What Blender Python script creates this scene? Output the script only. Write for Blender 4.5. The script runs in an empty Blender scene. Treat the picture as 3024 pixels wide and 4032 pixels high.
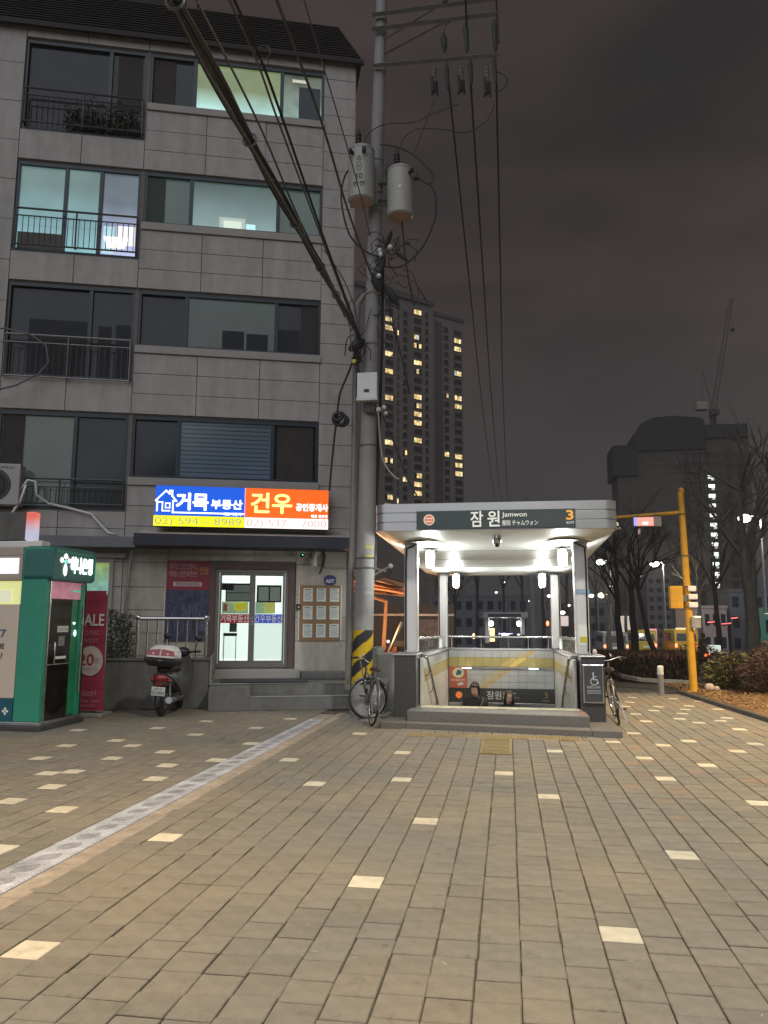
import bpy, math, random
import numpy as np
from mathutils import Vector, Matrix, noise
R = math.radians
rnd = random.Random(7)
S = bpy.context.scene
COL = S.collection

# ------------------------------------------------------------------ camera
FPX, PITCH, YAW, ROLL, EYE = 3028.0, R(8.08), R(9.1), R(.23), 1.55
_f = Vector((-math.sin(YAW)*math.cos(PITCH), math.cos(YAW)*math.cos(PITCH), math.sin(PITCH)))
_r0 = Vector((math.cos(YAW), math.sin(YAW), 0)); _u0 = _r0.cross(_f)
_r = _r0*math.cos(ROLL)+_u0*math.sin(ROLL); _u = -_r0*math.sin(ROLL)+_u0*math.cos(ROLL)
cam_d = bpy.data.cameras.new('camera'); cam = bpy.data.objects.new('camera', cam_d); COL.objects.link(cam)
cam_d.sensor_fit = 'VERTICAL'; cam_d.sensor_height = 32; cam_d.lens = FPX/4032*32
cam_d.clip_end = 3000; cam_d.clip_start = .05
_m = Matrix((_r, _u, -_f)).transposed().to_4x4(); _m.translation = (0, 0, EYE); cam.matrix_world = _m
S.camera = cam

# ------------------------------------------------------------------ sky, light, exposure
W = bpy.data.worlds.new('World'); S.world = W; W.use_nodes = True
nt = W.node_tree; nt.nodes.clear()
def N(t, **k):
    n = nt.nodes.new(t)
    for a, b in k.items(): setattr(n, a, b)
    return n
tc = N('ShaderNodeTexCoord'); mp = N('ShaderNodeMapping'); mp.inputs['Scale'].default_value = (1.2, 1.2, 3.6)
nt.links.new(tc.outputs['Generated'], mp.inputs[0])
n1 = N('ShaderNodeTexNoise'); n1.inputs['Scale'].default_value = 1.25; n1.inputs['Detail'].default_value = 7; n1.inputs['Roughness'].default_value = .5
nt.links.new(mp.outputs[0], n1.inputs['Vector'])
cr = N('ShaderNodeValToRGB'); e = cr.color_ramp.elements
e[0].position = .36; e[0].color = (.0135, .0130, .0140, 1); e[1].position = .60; e[1].color = (.058, .0425, .0395, 1)
nt.links.new(n1.outputs['Fac'], cr.inputs[0])
sx = N('ShaderNodeSeparateXYZ'); nt.links.new(tc.outputs['Generated'], sx.inputs[0])
hz = N('ShaderNodeMapRange'); hz.inputs['From Min'].default_value = -.02; hz.inputs['From Max'].default_value = .42
nt.links.new(sx.outputs['Z'], hz.inputs[0])
mx = N('ShaderNodeMix', data_type='RGBA'); nt.links.new(hz.outputs[0], mx.inputs['Factor'])
mx.inputs['A'].default_value = (.043, .046, .053, 1); nt.links.new(cr.outputs[0], mx.inputs['B'])
sky = N('ShaderNodeTexSky', sky_type='NISHITA', sun_disc=False); sky.sun_elevation = R(-6); sky.sun_rotation = R(200)
ad = N('ShaderNodeMix', data_type='RGBA', blend_type='ADD'); ad.inputs['Factor'].default_value = .05
nt.links.new(mx.outputs['Result'], ad.inputs['A']); nt.links.new(sky.outputs[0], ad.inputs['B'])
bg = N('ShaderNodeBackground'); bg.inputs['Strength'].default_value = 1.0
nt.links.new(ad.outputs['Result'], bg.inputs[0]); ow = N('ShaderNodeOutputWorld'); nt.links.new(bg.outputs[0], ow.inputs[0])
S.view_settings.view_transform = 'Standard'; S.view_settings.look = 'None'
S.view_settings.exposure = 0; S.view_settings.gamma = 1; S.view_settings.use_curve_mapping = False
S.render.engine = 'CYCLES'
S.cycles.use_denoising = True; S.cycles.max_bounces = 6; S.cycles.sample_clamp_indirect = 4
S.cycles.caustics_reflective = False; S.cycles.caustics_refractive = False

def light(name, loc, power, col, r=.15, kind='POINT', rot=None, size=None, spot=None):
    d = bpy.data.lights.new(name, kind); d.energy = power; d.color = col
    if kind == 'AREA': d.size = r
    else: d.shadow_soft_size = r
    if kind == 'SPOT': d.spot_size = spot; d.spot_blend = .6
    o = bpy.data.objects.new(name, d); o.location = loc; COL.objects.link(o)
    if rot: o.rotation_euler = rot
    return o
# the street lamps that light this pavement stand beside and behind the camera
light('street_light_glow', (-5.4, 1.0, 6.5), 2300, (1, .74, .46), .3, 'SPOT', (0, 0, 0), spot=R(125))
light('street_light_glow', (2.5, 4.6, 9.0), 2900, (1, .95, .79), .3, 'SPOT', (0, 0, 0), spot=R(140))
light('street_light_glow', (8.2, 13.5, 7.5), 5400, (1, .72, .38), .3, 'SPOT', (0, 0, 0), spot=R(130))
# the glow of the city under low cloud, from behind the camera
_s = bpy.data.lights.new('sun', 'SUN'); _s.energy = 1.25; _s.angle = R(70); _s.color = (.93, .95, 1)
_so = bpy.data.objects.new('sun', _s); COL.objects.link(_so); _so.rotation_euler = (R(52), 0, R(-14))

# ------------------------------------------------------------------ photo measuring helpers (a point at a known depth)
def ray(x, y): return _f + _r*((x-1512)/FPX) - _u*((y-2016)/FPX)
def yp(x, y, Y): d = ray(x, y); return d*(Y/d.y)+Vector((0, 0, EYE))
def gp(x, y, z=0): d = ray(x, y); return d*((z-EYE)/d.z)+Vector((0, 0, EYE))
def zz(x, y): return x*1.8228, y*1.8228

# ------------------------------------------------------------------ materials
MATS = {}
def mat(name, col, rough=.6, metal=0, var=.15, vs=3., bump=0, bs=40., emit=None, es=1., alpha=None, spec=.5, trans=0, coat=0, dirt=0):
    if name in MATS: return MATS[name]
    m = bpy.data.materials.new(name); m.use_nodes = True; t = m.node_tree; b = t.nodes['Principled BSDF']
    b.inputs['Base Color'].default_value = (*col, 1); b.inputs['Roughness'].default_value = rough; b.inputs['Metallic'].default_value = metal
    b.inputs['Specular IOR Level'].default_value = spec; b.inputs['Transmission Weight'].default_value = trans; b.inputs['Coat Weight'].default_value = coat
    tcn = t.nodes.new('ShaderNodeTexCoord')
    if var:
        nz = t.nodes.new('ShaderNodeTexNoise'); nz.inputs['Scale'].default_value = vs; nz.inputs['Detail'].default_value = 5; nz.inputs['Roughness'].default_value = .65
        t.links.new(tcn.outputs['Object'], nz.inputs['Vector'])
        r = t.nodes.new('ShaderNodeMapRange'); r.inputs['From Min'].default_value = .3; r.inputs['From Max'].default_value = .7
        r.inputs['To Min'].default_value = 1-var; r.inputs['To Max'].default_value = 1+var
        t.links.new(nz.outputs['Fac'], r.inputs[0])
        v = t.nodes.new('ShaderNodeVectorMath'); v.operation = 'SCALE'; v.inputs[0].default_value = col
        t.links.new(r.outputs[0], v.inputs['Scale']); t.links.new(v.outputs[0], b.inputs['Base Color'])
        r2 = t.nodes.new('ShaderNodeMapRange'); r2.inputs['To Min'].default_value = max(0, rough-.08); r2.inputs['To Max'].default_value = min(1, rough+.1)
        t.links.new(nz.outputs['Fac'], r2.inputs[0]); t.links.new(r2.outputs[0], b.inputs['Roughness'])
        if dirt:
            nd = t.nodes.new('ShaderNodeTexNoise'); nd.inputs['Scale'].default_value = .9; nd.inputs['Detail'].default_value = 6; nd.inputs['Roughness'].default_value = .7
            mpn = t.nodes.new('ShaderNodeMapping'); mpn.inputs['Scale'].default_value = (3, 3, .5)
            t.links.new(tcn.outputs['Object'], mpn.inputs[0]); t.links.new(mpn.outputs[0], nd.inputs['Vector'])
            rd = t.nodes.new('ShaderNodeMapRange'); rd.inputs['From Min'].default_value = .35; rd.inputs['From Max'].default_value = .7; rd.inputs['To Min'].default_value = 1-dirt; rd.inputs['To Max'].default_value = 1.05
            t.links.new(nd.outputs['Fac'], rd.inputs[0]); v2 = t.nodes.new('ShaderNodeVectorMath'); v2.operation = 'SCALE'
            t.links.new(v.outputs[0], v2.inputs[0]); t.links.new(rd.outputs[0], v2.inputs['Scale']); t.links.new(v2.outputs[0], b.inputs['Base Color'])
    if bump:
        nb = t.nodes.new('ShaderNodeTexNoise'); nb.inputs['Scale'].default_value = bs; nb.inputs['Detail'].default_value = 4
        t.links.new(tcn.outputs['Object'], nb.inputs['Vector'])
        bu = t.nodes.new('ShaderNodeBump'); bu.inputs['Strength'].default_value = bump; bu.inputs['Distance'].default_value = .01
        t.links.new(nb.outputs['Fac'], bu.inputs['Height']); t.links.new(bu.outputs[0], b.inputs['Normal'])
    if emit: b.inputs['Emission Color'].default_value = (*emit, 1); b.inputs['Emission Strength'].default_value = es
    if alpha is not None: b.inputs['Alpha'].default_value = alpha
    MATS[name] = m; return m

def lit_glass(name, top, bot, es, z0, z1, blot=.35, sc=1.2):
    blot *= .45
    """pane glows in place of a lit room: emission graded by height plus noise"""
    m = mat(name, (.05, .06, .06), .12, var=0)
    t = m.node_tree; b = t.nodes['Principled BSDF']; tcn = t.nodes.new('ShaderNodeTexCoord'); s = t.nodes.new('ShaderNodeSeparateXYZ')
    t.links.new(tcn.outputs['Object'], s.inputs[0])
    r = t.nodes.new('ShaderNodeMapRange'); r.inputs['From Min'].default_value = z0; r.inputs['From Max'].default_value = z1
    t.links.new(s.outputs['Z'], r.inputs[0])
    c = t.nodes.new('ShaderNodeMix'); c.data_type = 'RGBA'; c.inputs['A'].default_value = (*bot, 1); c.inputs['B'].default_value = (*top, 1)
    t.links.new(r.outputs[0], c.inputs['Factor'])
    nz = t.nodes.new('ShaderNodeTexNoise'); nz.inputs['Scale'].default_value = sc; nz.inputs['Detail'].default_value = 2
    t.links.new(tcn.outputs['Object'], nz.inputs['Vector'])
    r2 = t.nodes.new('ShaderNodeMapRange'); r2.inputs['From Min'].default_value = .3; r2.inputs['From Max'].default_value = .7; r2.inputs['To Min'].default_value = es*(1-blot); r2.inputs['To Max'].default_value = es*(1+blot)
    t.links.new(nz.outputs['Fac'], r2.inputs[0])
    t.links.new(c.outputs['Result'], b.inputs['Emission Color']); t.links.new(r2.outputs[0], b.inputs['Emission Strength'])
    return m
def glow(name, col, es): return mat(name, (.8, .8, .8), .5, var=0, emit=col, es=es)

# ------------------------------------------------------------------ mesh building
class MB:
    def __init__(s): s.v = []; s.f = []; s.m = []; s.cur = 0
    def add(s, vs, fs):
        o = len(s.v); s.v += [tuple(v) for v in vs]; s.f += [tuple(i+o for i in f) for f in fs]; s.m += [s.cur]*len(fs); return s
    def box(s, x0, x1, y0, y1, z0, z1, c=0):
        x0, x1 = sorted((x0, x1)); y0, y1 = sorted((y0, y1)); z0, z1 = sorted((z0, z1))
        return s.add([(x0,y0,z0),(x1,y0,z0),(x1,y1,z0),(x0,y1,z0),(x0,y0,z1),(x1,y0,z1),(x1,y1,z1),(x0,y1,z1)],
                     [(0,3,2,1),(4,5,6,7),(0,1,5,4),(1,2,6,5),(2,3,7,6),(3,0,4,7)])
    def prism(s, pts, z0, z1, axis='z'):
        n = len(pts)
        def P(a, b, h): return (a, b, h) if axis == 'z' else ((a, h, b) if axis == 'y' else (h, a, b))
        return s.add([P(a, b, z0) for a, b in pts]+[P(a, b, z1) for a, b in pts],
                     [tuple(range(n))[::-1], tuple(range(n, 2*n))]+[(i, (i+1) % n, n+(i+1) % n, n+i) for i in range(n)])
    def tube(s, pts, r, n=6, caps=True):
        pts = [Vector(p) for p in pts]; rs = r if isinstance(r, (list, tuple)) else [r]*len(pts)
        vs = []; prev = None
        for i, p in enumerate(pts):
            d = (pts[min(i+1, len(pts)-1)]-pts[max(i-1, 0)]).normalized()
            a = Vector((0, 0, 1)) if abs(d.z) < .9 else Vector((1, 0, 0))
            if prev is not None and (prev-d*prev.dot(d)).length > .1: u = (prev-d*prev.dot(d)).normalized()
            else: u = d.cross(a).normalized()
            prev = u; w = d.cross(u)
            for k in range(n):
                t = 2*math.pi*k/n; vs.append(p+(u*math.cos(t)+w*math.sin(t))*rs[i])
        fs = [(i*n+k, i*n+(k+1) % n, (i+1)*n+(k+1) % n, (i+1)*n+k) for i in range(len(pts)-1) for k in range(n)]
        if caps: fs += [tuple(range(n))[::-1], tuple(range((len(pts)-1)*n, len(pts)*n))]
        return s.add(vs, fs)
    def lathe(s, c, prof, n=16):
        c = Vector(c); vs = [c+Vector((r*math.cos(2*math.pi*k/n), r*math.sin(2*math.pi*k/n), z)) for r, z in prof for k in range(n)]
        L = len(prof)
        return s.add(vs, [(i*n+k, i*n+(k+1) % n, (i+1)*n+(k+1) % n, (i+1)*n+k) for i in range(L-1) for k in range(n)]+[tuple(range(n))[::-1], tuple(range((L-1)*n, L*n))])
    def ball(s, c, rx, ry=None, rz=None, n=10, m=7):
        ry = ry or rx; rz = rz or rx; c = Vector(c); vs = []
        for i in range(m+1):
            a = math.pi*i/m
            for k in range(n): vs.append(c+Vector((rx*math.sin(a)*math.cos(2*math.pi*k/n), ry*math.sin(a)*math.sin(2*math.pi*k/n), rz*math.cos(a))))
        return s.add(vs, [(i*n+k, (i+1)*n+k, (i+1)*n+(k+1) % n, i*n+(k+1) % n) for i in range(m) for k in range(n)])
    def loft(s, rings, caps=True):
        n = len(rings[0]); vs = [p for r in rings for p in r]
        fs = [(i*n+k, i*n+(k+1) % n, (i+1)*n+(k+1) % n, (i+1)*n+k) for i in range(len(rings)-1) for k in range(n)]
        if caps: fs += [tuple(range(n))[::-1], tuple(range((len(rings)-1)*n, len(rings)*n))]
        return s.add(vs, fs)
    def torus(s, c, Rr, r, axis='y', n=28, k=6, a0=0, a1=2*math.pi):
        c = Vector(c); pts = []
        full = abs(a1-a0-2*math.pi) < 1e-4; cnt = n if full else n+1; vs = []
        for i in range(cnt):
            a = a0+(a1-a0)*i/n
            for j in range(k):
                b = 2*math.pi*j/k; rr = Rr+r*math.cos(b); h = r*math.sin(b); x, z = rr*math.cos(a), rr*math.sin(a)
                vs.append(c+(Vector((x, h, z)) if axis == 'y' else Vector((h, x, z)) if axis == 'x' else Vector((x, z, h))))
        fs = [(i*k+j, i*k+(j+1) % k, ((i+1) % cnt)*k+(j+1) % k, ((i+1) % cnt)*k+j) for i in range(n if full else n) for j in range(k)]
        return s.add(vs, fs)
    def xf(s, M): s.v = [tuple(M @ Vector(v)) for v in s.v]; return s
    def build(s, name, mats, parent=None, smooth=False, bevel=0, world=False):
        me = bpy.data.meshes.new(name); vs = s.v
        if world and parent:
            rt = parent
            while rt.parent: rt = rt.parent
            Mi = rt.matrix_basis.inverted(); vs = [tuple(Mi @ Vector(v)) for v in vs]
        me.from_pydata(vs, [], s.f)
        for m in (mats if isinstance(mats, (list, tuple)) else [mats]): me.materials.append(m)
        if isinstance(mats, (list, tuple)) and len(mats) > 1: me.polygons.foreach_set('material_index', s.m)
        import bmesh
        bm = bmesh.new(); bm.from_mesh(me); bmesh.ops.recalc_face_normals(bm, faces=bm.faces)
        if bevel:
            es = [e for e in bm.edges if e.is_manifold and e.calc_face_angle(0) > .5]
            bmesh.ops.bevel(bm, geom=es, offset=bevel, segments=2, affect='EDGES', clamp_overlap=True, profile=.5)
        bm.to_mesh(me); bm.free()
        if smooth: me.shade_smooth() if hasattr(me, 'shade_smooth') else me.polygons.foreach_set('use_smooth', [True]*len(me.polygons))
        if smooth == 'auto': me.set_sharp_from_angle(angle=R(40))
        me.update(); o = bpy.data.objects.new(name, me); COL.objects.link(o)
        if parent: o.parent = parent
        return o
def B(*a): return MB().box(*a)
def tag(o, label=None, cat=None, group=None, kind=None):
    if label: o['label'] = label
    if cat: o['category'] = cat
    if group: o['group'] = group
    if kind: o['kind'] = kind
    return o
def thing(name, label, cat, loc=(0, 0, 0), rz=0, group=None):
    o = bpy.data.objects.new(name, None); COL.objects.link(o); o.empty_display_size = .2
    o.matrix_basis = Matrix.Translation(loc) @ Matrix.Rotation(rz, 4, 'Z'); return tag(o, label, cat, group)
def children(o): return KIDS.get(o.name, [])
def copy_tree(o, parent=None):
    c = o.copy(); COL.objects.link(c); c.parent = parent
    for ch in [x for x in ALLO() if x.parent == o]: copy_tree(ch, c)
    return c
def ALLO(): return list(COL.objects)
_txt = {}
def text(body, size, origin, right, up, mtl, parent, name='lettering', depth=.004, bold=0, align='LEFT', width=None, world=False, mirror=False, spacing=1):
    """flat raised lettering; origin = baseline start; right/up are directions in the parent's frame (or world)"""
    c = bpy.data.curves.new('t', 'FONT'); c.body = body; c.size = size; c.extrude = 0; c.align_x = align; c.space_character = spacing; c.resolution_u = 3
    o = bpy.data.objects.new('t', c); COL.objects.link(o)
    me = bpy.data.meshes.new_from_object(o.evaluated_get(bpy.context.evaluated_depsgraph_get()))
    bpy.data.objects.remove(o); bpy.data.curves.remove(c)
    vs = [v.co.copy() for v in me.vertices]
    if not vs: return None
    if width:
        w0 = min(v.x for v in vs); w1 = max(v.x for v in vs); k = width/(w1-w0)
        for v in vs: v.x = (v.x-w0)*k - (width/2 if align == 'CENTER' else 0)
    rt, upv = Vector(right).normalized(), Vector(up).normalized(); nn = rt.cross(upv)
    mb = MB(); fs = [tuple(p.vertices) for p in me.polygons]
    for q, (ox, oy) in enumerate([(0, 0)]+([(bold, 0), (-bold, 0), (0, bold), (0, -bold), (bold*.7, bold*.7), (-bold*.7, -bold*.7), (bold*.7, -bold*.7), (-bold*.7, bold*.7)] if bold else [])):
        mb.add([Vector(origin)+rt*(v.x+ox)+upv*(v.y+oy)+nn*(depth+.00015*q) for v in vs], fs)
    bpy.data.meshes.remove(me)
    me2 = bpy.data.meshes.new(name); vv = mb.v
    if world and parent:
        root = parent
        while root.parent: root = root.parent
        Mi = root.matrix_basis.inverted(); vv = [tuple(Mi @ Vector(v)) for v in vv]
    me2.from_pydata(vv, [], mb.f); me2.materials.append(mtl); me2.update()
    ob = bpy.data.objects.new(name, me2); COL.objects.link(ob); ob.parent = parent
    return ob

# common materials
M_steel = mat('stainless', (.62, .63, .64), .24, 1, var=.06, vs=6)
M_steel_d = mat('dull_steel', (.42, .43, .45), .42, 1, var=.12, vs=8)
M_alu = mat('aluminium_panel', (.42, .43, .45), .3, .7, var=.05, vs=2)
M_black = mat('black_rubber', (.018, .018, .02), .55, var=.1)
M_blackm = mat('black_paint', (.02, .02, .022), .35, var=.1)
M_wire = mat('cable_black', (.02, .019, .019), .6, var=0)
M_wire_g = mat('cable_grey', (.145, .15, .16), .6, var=0)
M_wire_r = mat('cable_reddish', (.17, .12, .11), .6, var=0)
M_granite = mat('dark_granite', (.055, .055, .058), .28, var=.35, vs=60, bump=.05)
M_granite_l = mat('grey_granite', (.15, .14, .128), .55, var=.28, vs=45, bump=.15, bs=90)
M_conc = mat('concrete', (.30, .295, .28), .85, var=.15, vs=5, bump=.25, dirt=.25)
M_conc_d = mat('dark_concrete', (.15, .15, .145), .85, var=.2, vs=5, bump=.25, dirt=.3)
M_white = mat('white_paint', (.75, .75, .73), .4, var=.05)
M_paper = mat('paper', (.74, .80, .77), .7, var=.04)
M_ink = mat('ink', (.05, .06, .06), .8, var=0)
M_txtw = mat('white_lettering', (.80, .80, .80), .5, var=0)
M_frame = mat('navy_window_frame', (.010, .028, .046), .35, var=.1)
M_pane = mat('dark_glass', (.022, .030, .044), .10, var=.25, vs=.6, spec=.3)
M_pane_g = mat('dark_green_glass', (.026, .042, .048), .10, var=.35, vs=.7, spec=.3)
M_glass = mat('clear_glass', (.9, .95, .95), .02, var=0, trans=1, spec=.5)

# ================================================================== GROUND
def gz(y): return 0 if y < 20 else -(y-20)*.027
mb = MB(); X = [-600, -60, -12, 12, 60, 600]; Ys = [-300, -20, 20, 60, 120, 400, 1600]
# ground sheet with a hole under the stair well
hx0, hx1, hy0, hy1 = -1.40, 1.03, 12.46, 18.0
xs = sorted(X+[hx0, hx1]); ys = sorted(Ys+[hy0, hy1])
vs = [(x, y, min(gz(y), gz(20)) - .06 - (0 if y <= 60 else 0)) for y in ys for x in xs]; nx = len(xs); fs = []
for j in range(len(ys)-1):
    for i in range(nx-1):
        if xs[i] == hx0 and ys[j] == hy0: continue
        fs.append((j*nx+i, j*nx+i+1, (j+1)*nx+i+1, (j+1)*nx+i))
M_asph = mat('asphalt', (.048, .049, .052), .8, var=.25, vs=14, bump=.3, bs=120)
tag(MB().add(vs, fs).build('ground', mat('earth', (.09, .085, .075), .95, var=.3, vs=.8, bump=.3)), kind='structure')

# --- sidewalk: bedding sheet + pavers
M_bed = mat('joint_sand', (.11, .092, .068), .95, var=.35, vs=20)
mb = MB()
for (x0, x1, y0, y1) in [(-14, 4.0, -14, hy0), (-14, hx0, hy0, 15.9), (hx1, 4.0, hy0, 18.15)]: mb.add([(x0,y0,-.014),(x1,y0,-.014),(x1,y1,-.014),(x0,y1,-.014)], [(0,1,2,3)])
sidewalk = tag(mb.build('sidewalk', M_bed), kind='structure')
def paver_mat(name, col):
    m = mat(name, col, .82, var=.16, vs=9, bump=.35, bs=130); t = m.node_tree; b = t.nodes['Principled BSDF']
    src = b.inputs['Base Color'].links[0].from_socket
    at = t.nodes.new('ShaderNodeAttribute'); at.attribute_name = 'tone'
    oi = t.nodes.new('ShaderNodeObjectInfo')
    geo = t.nodes.new('ShaderNodeNewGeometry'); nz = t.nodes.new('ShaderNodeTexNoise'); nz.inputs['Scale'].default_value = .55; nz.inputs['Detail'].default_value = 3
    t.links.new(geo.outputs['Position'], nz.inputs['Vector'])
    cr = t.nodes.new('ShaderNodeValToRGB'); el = cr.color_ramp.elements; el[0].position = .38; el[0].color = (.86, .88, .90, 1); el[1].position = .62; el[1].color = (1.10, 1.02, .92, 1)
    t.links.new(nz.outputs['Fac'], cr.inputs[0])
    nf = t.nodes.new('ShaderNodeTexNoise'); nf.inputs['Scale'].default_value = 260; nf.inputs['Detail'].default_value = 2
    t.links.new(geo.outputs['Position'], nf.inputs['Vector'])
    rf = t.nodes.new('ShaderNodeMapRange'); rf.inputs['From Min'].default_value = .3; rf.inputs['From Max'].default_value = .7; rf.inputs['To Min'].default_value = .86; rf.inputs['To Max'].default_value = 1.14
    t.links.new(nf.outputs['Fac'], rf.inputs[0])
    v0 = t.nodes.new('ShaderNodeVectorMath'); v0.operation = 'SCALE'; t.links.new(src, v0.inputs[0]); t.links.new(at.outputs['Fac'], v0.inputs['Scale'])
    v1 = t.nodes.new('ShaderNodeVectorMath'); v1.operation = 'MULTIPLY'; t.links.new(v0.outputs[0], v1.inputs[0]); t.links.new(cr.outputs[0], v1.inputs[1])
    v2 = t.nodes.new('ShaderNodeVectorMath'); v2.operation = 'SCALE'; t.links.new(v1.outputs[0], v2.inputs[0]); t.links.new(rf.outputs[0], v2.inputs['Scale'])
    ns = t.nodes.new('ShaderNodeTexNoise'); ns.inputs['Scale'].default_value = 5.5; ns.inputs['Detail'].default_value = 4; ns.inputs['Roughness'].default_value = .75
    t.links.new(geo.outputs['Position'], ns.inputs['Vector'])
    rs = t.nodes.new('ShaderNodeMapRange'); rs.inputs['From Min'].default_value = .58; rs.inputs['From Max'].default_value = .72; rs.inputs['To Min'].default_value = 1.0; rs.inputs['To Max'].default_value = .74
    t.links.new(ns.outputs['Fac'], rs.inputs[0])
    vo = t.nodes.new('ShaderNodeTexVoronoi'); vo.inputs['Scale'].default_value = 3.2; vo.inputs['Randomness'].default_value = 1; t.links.new(geo.outputs['Position'], vo.inputs['Vector'])
    rv = t.nodes.new('ShaderNodeMapRange'); rv.inputs['From Min'].default_value = .045; rv.inputs['From Max'].default_value = .075; rv.inputs['To Min'].default_value = .72; rv.inputs['To Max'].default_value = 1
    t.links.new(vo.outputs['Distance'], rv.inputs[0]); mm = t.nodes.new('ShaderNodeMath'); mm.operation = 'MULTIPLY'; t.links.new(rs.outputs[0], mm.inputs[0]); t.links.new(rv.outputs[0], mm.inputs[1])
    v3 = t.nodes.new('ShaderNodeVectorMath'); v3.operation = 'SCALE'; t.links.new(v2.outputs[0], v3.inputs[0]); t.links.new(mm.outputs[0], v3.inputs['Scale'])
    t.links.new(v3.outputs[0], b.inputs['Base Color']); return m
M_pav = paver_mat('brown_grey_paver', (.208, .190, .160)); M_pavl = paver_mat('cream_paver', (.60, .56, .45)); M_pavy = paver_mat('tactile_yellow', (.31, .245, .12))
M_pavr = paver_mat('rosy_paver', (.235, .18, .14))
def paver_geo(w, d, b=.005, dz=(0, 0, 0, 0), h=.010):
    hw, hd = w/2, d/2
    o = [(-hw,-hd), (hw,-hd), (hw,hd), (-hw,hd)]; i = [(-hw+b,-hd+b), (hw-b,-hd+b), (hw-b,hd-b), (-hw+b,hd-b)]
    vs = [(x, y, -h) for x, y in o]+[(x, y, -.004+dz[k]) for k, (x, y) in enumerate(o)]+[(x, y, dz[k]) for k, (x, y) in enumerate(i)]
    return vs, [(8,9,10,11)]+[(4+k, 4+(k+1) % 4, 8+(k+1) % 4, 8+k) for k in range(4)]+[(k, (k+1) % 4, 4+(k+1) % 4, 4+k) for k in range(4)]
def set_tone(me, vals):
    a = me.attributes.new('tone', 'FLOAT', 'FACE'); a.data.foreach_set('value', vals)
def pix(x, y, z=0):
    p = Vector((x, y, z-EYE)); d = p.dot(_f)
    if d < .3: return None
    return 1512+FPX*p.dot(_r)/d, 2016-FPX*p.dot(_u)/d
light_px = [zz(*p) for p in [(783,1908),(1347,2028),(1468,1848),(920,1766),(350,1800),(148,1752),(316,1683),(131,1694),(178,1664),(98,1672),(340,1653),(255,1636),(680,1689),(870,1682),(1090,1669),(1183,1715),(1423,1685),(631,1638),(876,1626),(459,1638),(375,1622),(298,1608),(533,1605),(67,1640),(130,1612),(265,1598),(551,1572),(409,1586),(332,1573),(178,1578),(444,1556),(788,1585),(1193,1622),(1404,1635),(1439,1612),(1310,1603),(1370,1583),(1645,1733),(15,1838),(15,1725),(25,2062),(1640,1608),(640,1552),(700,1556),(1500,1600),(1580,1622),(1540,1650),(1600,1575)]]
light_px += [(2350+x*.4063, 2150+y*.4063) for x, y in [(345,1468),(720,1475),(365,1512),(630,1553),(280,1548),(518,1587),(875,1587),(960,1555),(395,1622),(880,1630),(790,1670),(425,1695),(975,1708),(1220,1585),(1310,1660),(1250,1698),(960,1505)]]
PX0, PW, PD = .03, .2, .2
lightset = set()
off = {}
def coff(k):
    if k not in off: off[k] = rnd.choice([0, .05, .1, .15])+rnd.uniform(-.01, .01)
    return off[k]
for p in light_px:
    g = gp(*p); k = math.floor((g.x-PX0)/PW); j = math.floor((g.y-coff(k))/PD); lightset.add((k, j))
E_F = R(18.25); FX, FY = -3.26, 15.6
def Fw(s, o, z=0): return Vector((FX+math.cos(E_F)*s+math.sin(E_F)*o, FY+math.sin(E_F)*s-math.cos(E_F)*o, z))
def f_off(x, y): return (x-FX)*math.sin(E_F)-(y-FY)*math.cos(E_F)
cells = []
for k in range(-75, 20):
    xc = PX0+k*PW+PW/2
    if -3.17 < xc < -2.71 or xc > 3.98: continue
    for j in range(4, 92):
        yc = coff(k)+j*PD+PD/2
        q = pix(xc, yc)
        if q is None or q[0] < -170 or q[0] > 3190 or q[1] > 4200: continue
        if yc > 18.1 or (xc < -1.75 and f_off(xc, yc) < .1): continue
        if xc < -2.2 and f_off(xc, yc) < 1.55 and yc > 11: continue
        if -1.9 < xc < 1.5 and yc > 11.45: continue
        if xc < -6.6 and 10.35 < yc < 11.1 : continue
        if (-1.45 < xc < 1.13 and 10.75 < yc < 11.35) or (-.40 < xc < 0.0 and 9.45 < yc < 10.76): continue
        cells.append((math.hypot(xc, yc), xc, yc, k, j))
cells.sort()
near, rest = cells[:300], cells[300:]
variants = []
for vi in range(8):
    r2 = random.Random(vi); dz = [r2.uniform(-.0012, .0012) for _ in range(4)]
    for mtl in (M_pav, M_pavl):
        vs, fs = paver_geo(PW-.006, PD-.006, dz=dz); me = bpy.data.meshes.new('paver'); me.from_pydata(vs, [], fs); me.materials.append(mtl)
        set_tone(me, [r2.uniform(.93, 1.07)]*len(fs)); me.update(); variants.append(me)
for d, xc, yc, k, j in near:
    L = (k, j) in lightset
    o = bpy.data.objects.new('paver', variants[rnd.randrange(8)*2+(1 if L else 0)]); COL.objects.link(o); o.parent = sidewalk
    o.location = (xc+rnd.uniform(-.003, .003), yc+rnd.uniform(-.002, .002), rnd.uniform(-.002, .0015)); o.rotation_euler = (rnd.uniform(-.006, .006), rnd.uniform(-.006, .006), rnd.uniform(-.014, .014)); o.scale = (rnd.uniform(.985, 1.01), rnd.uniform(.99, 1.005), 1)
    if L: o['label'] = 'cream paver'
mb = MB(); tones = []; 
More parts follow.
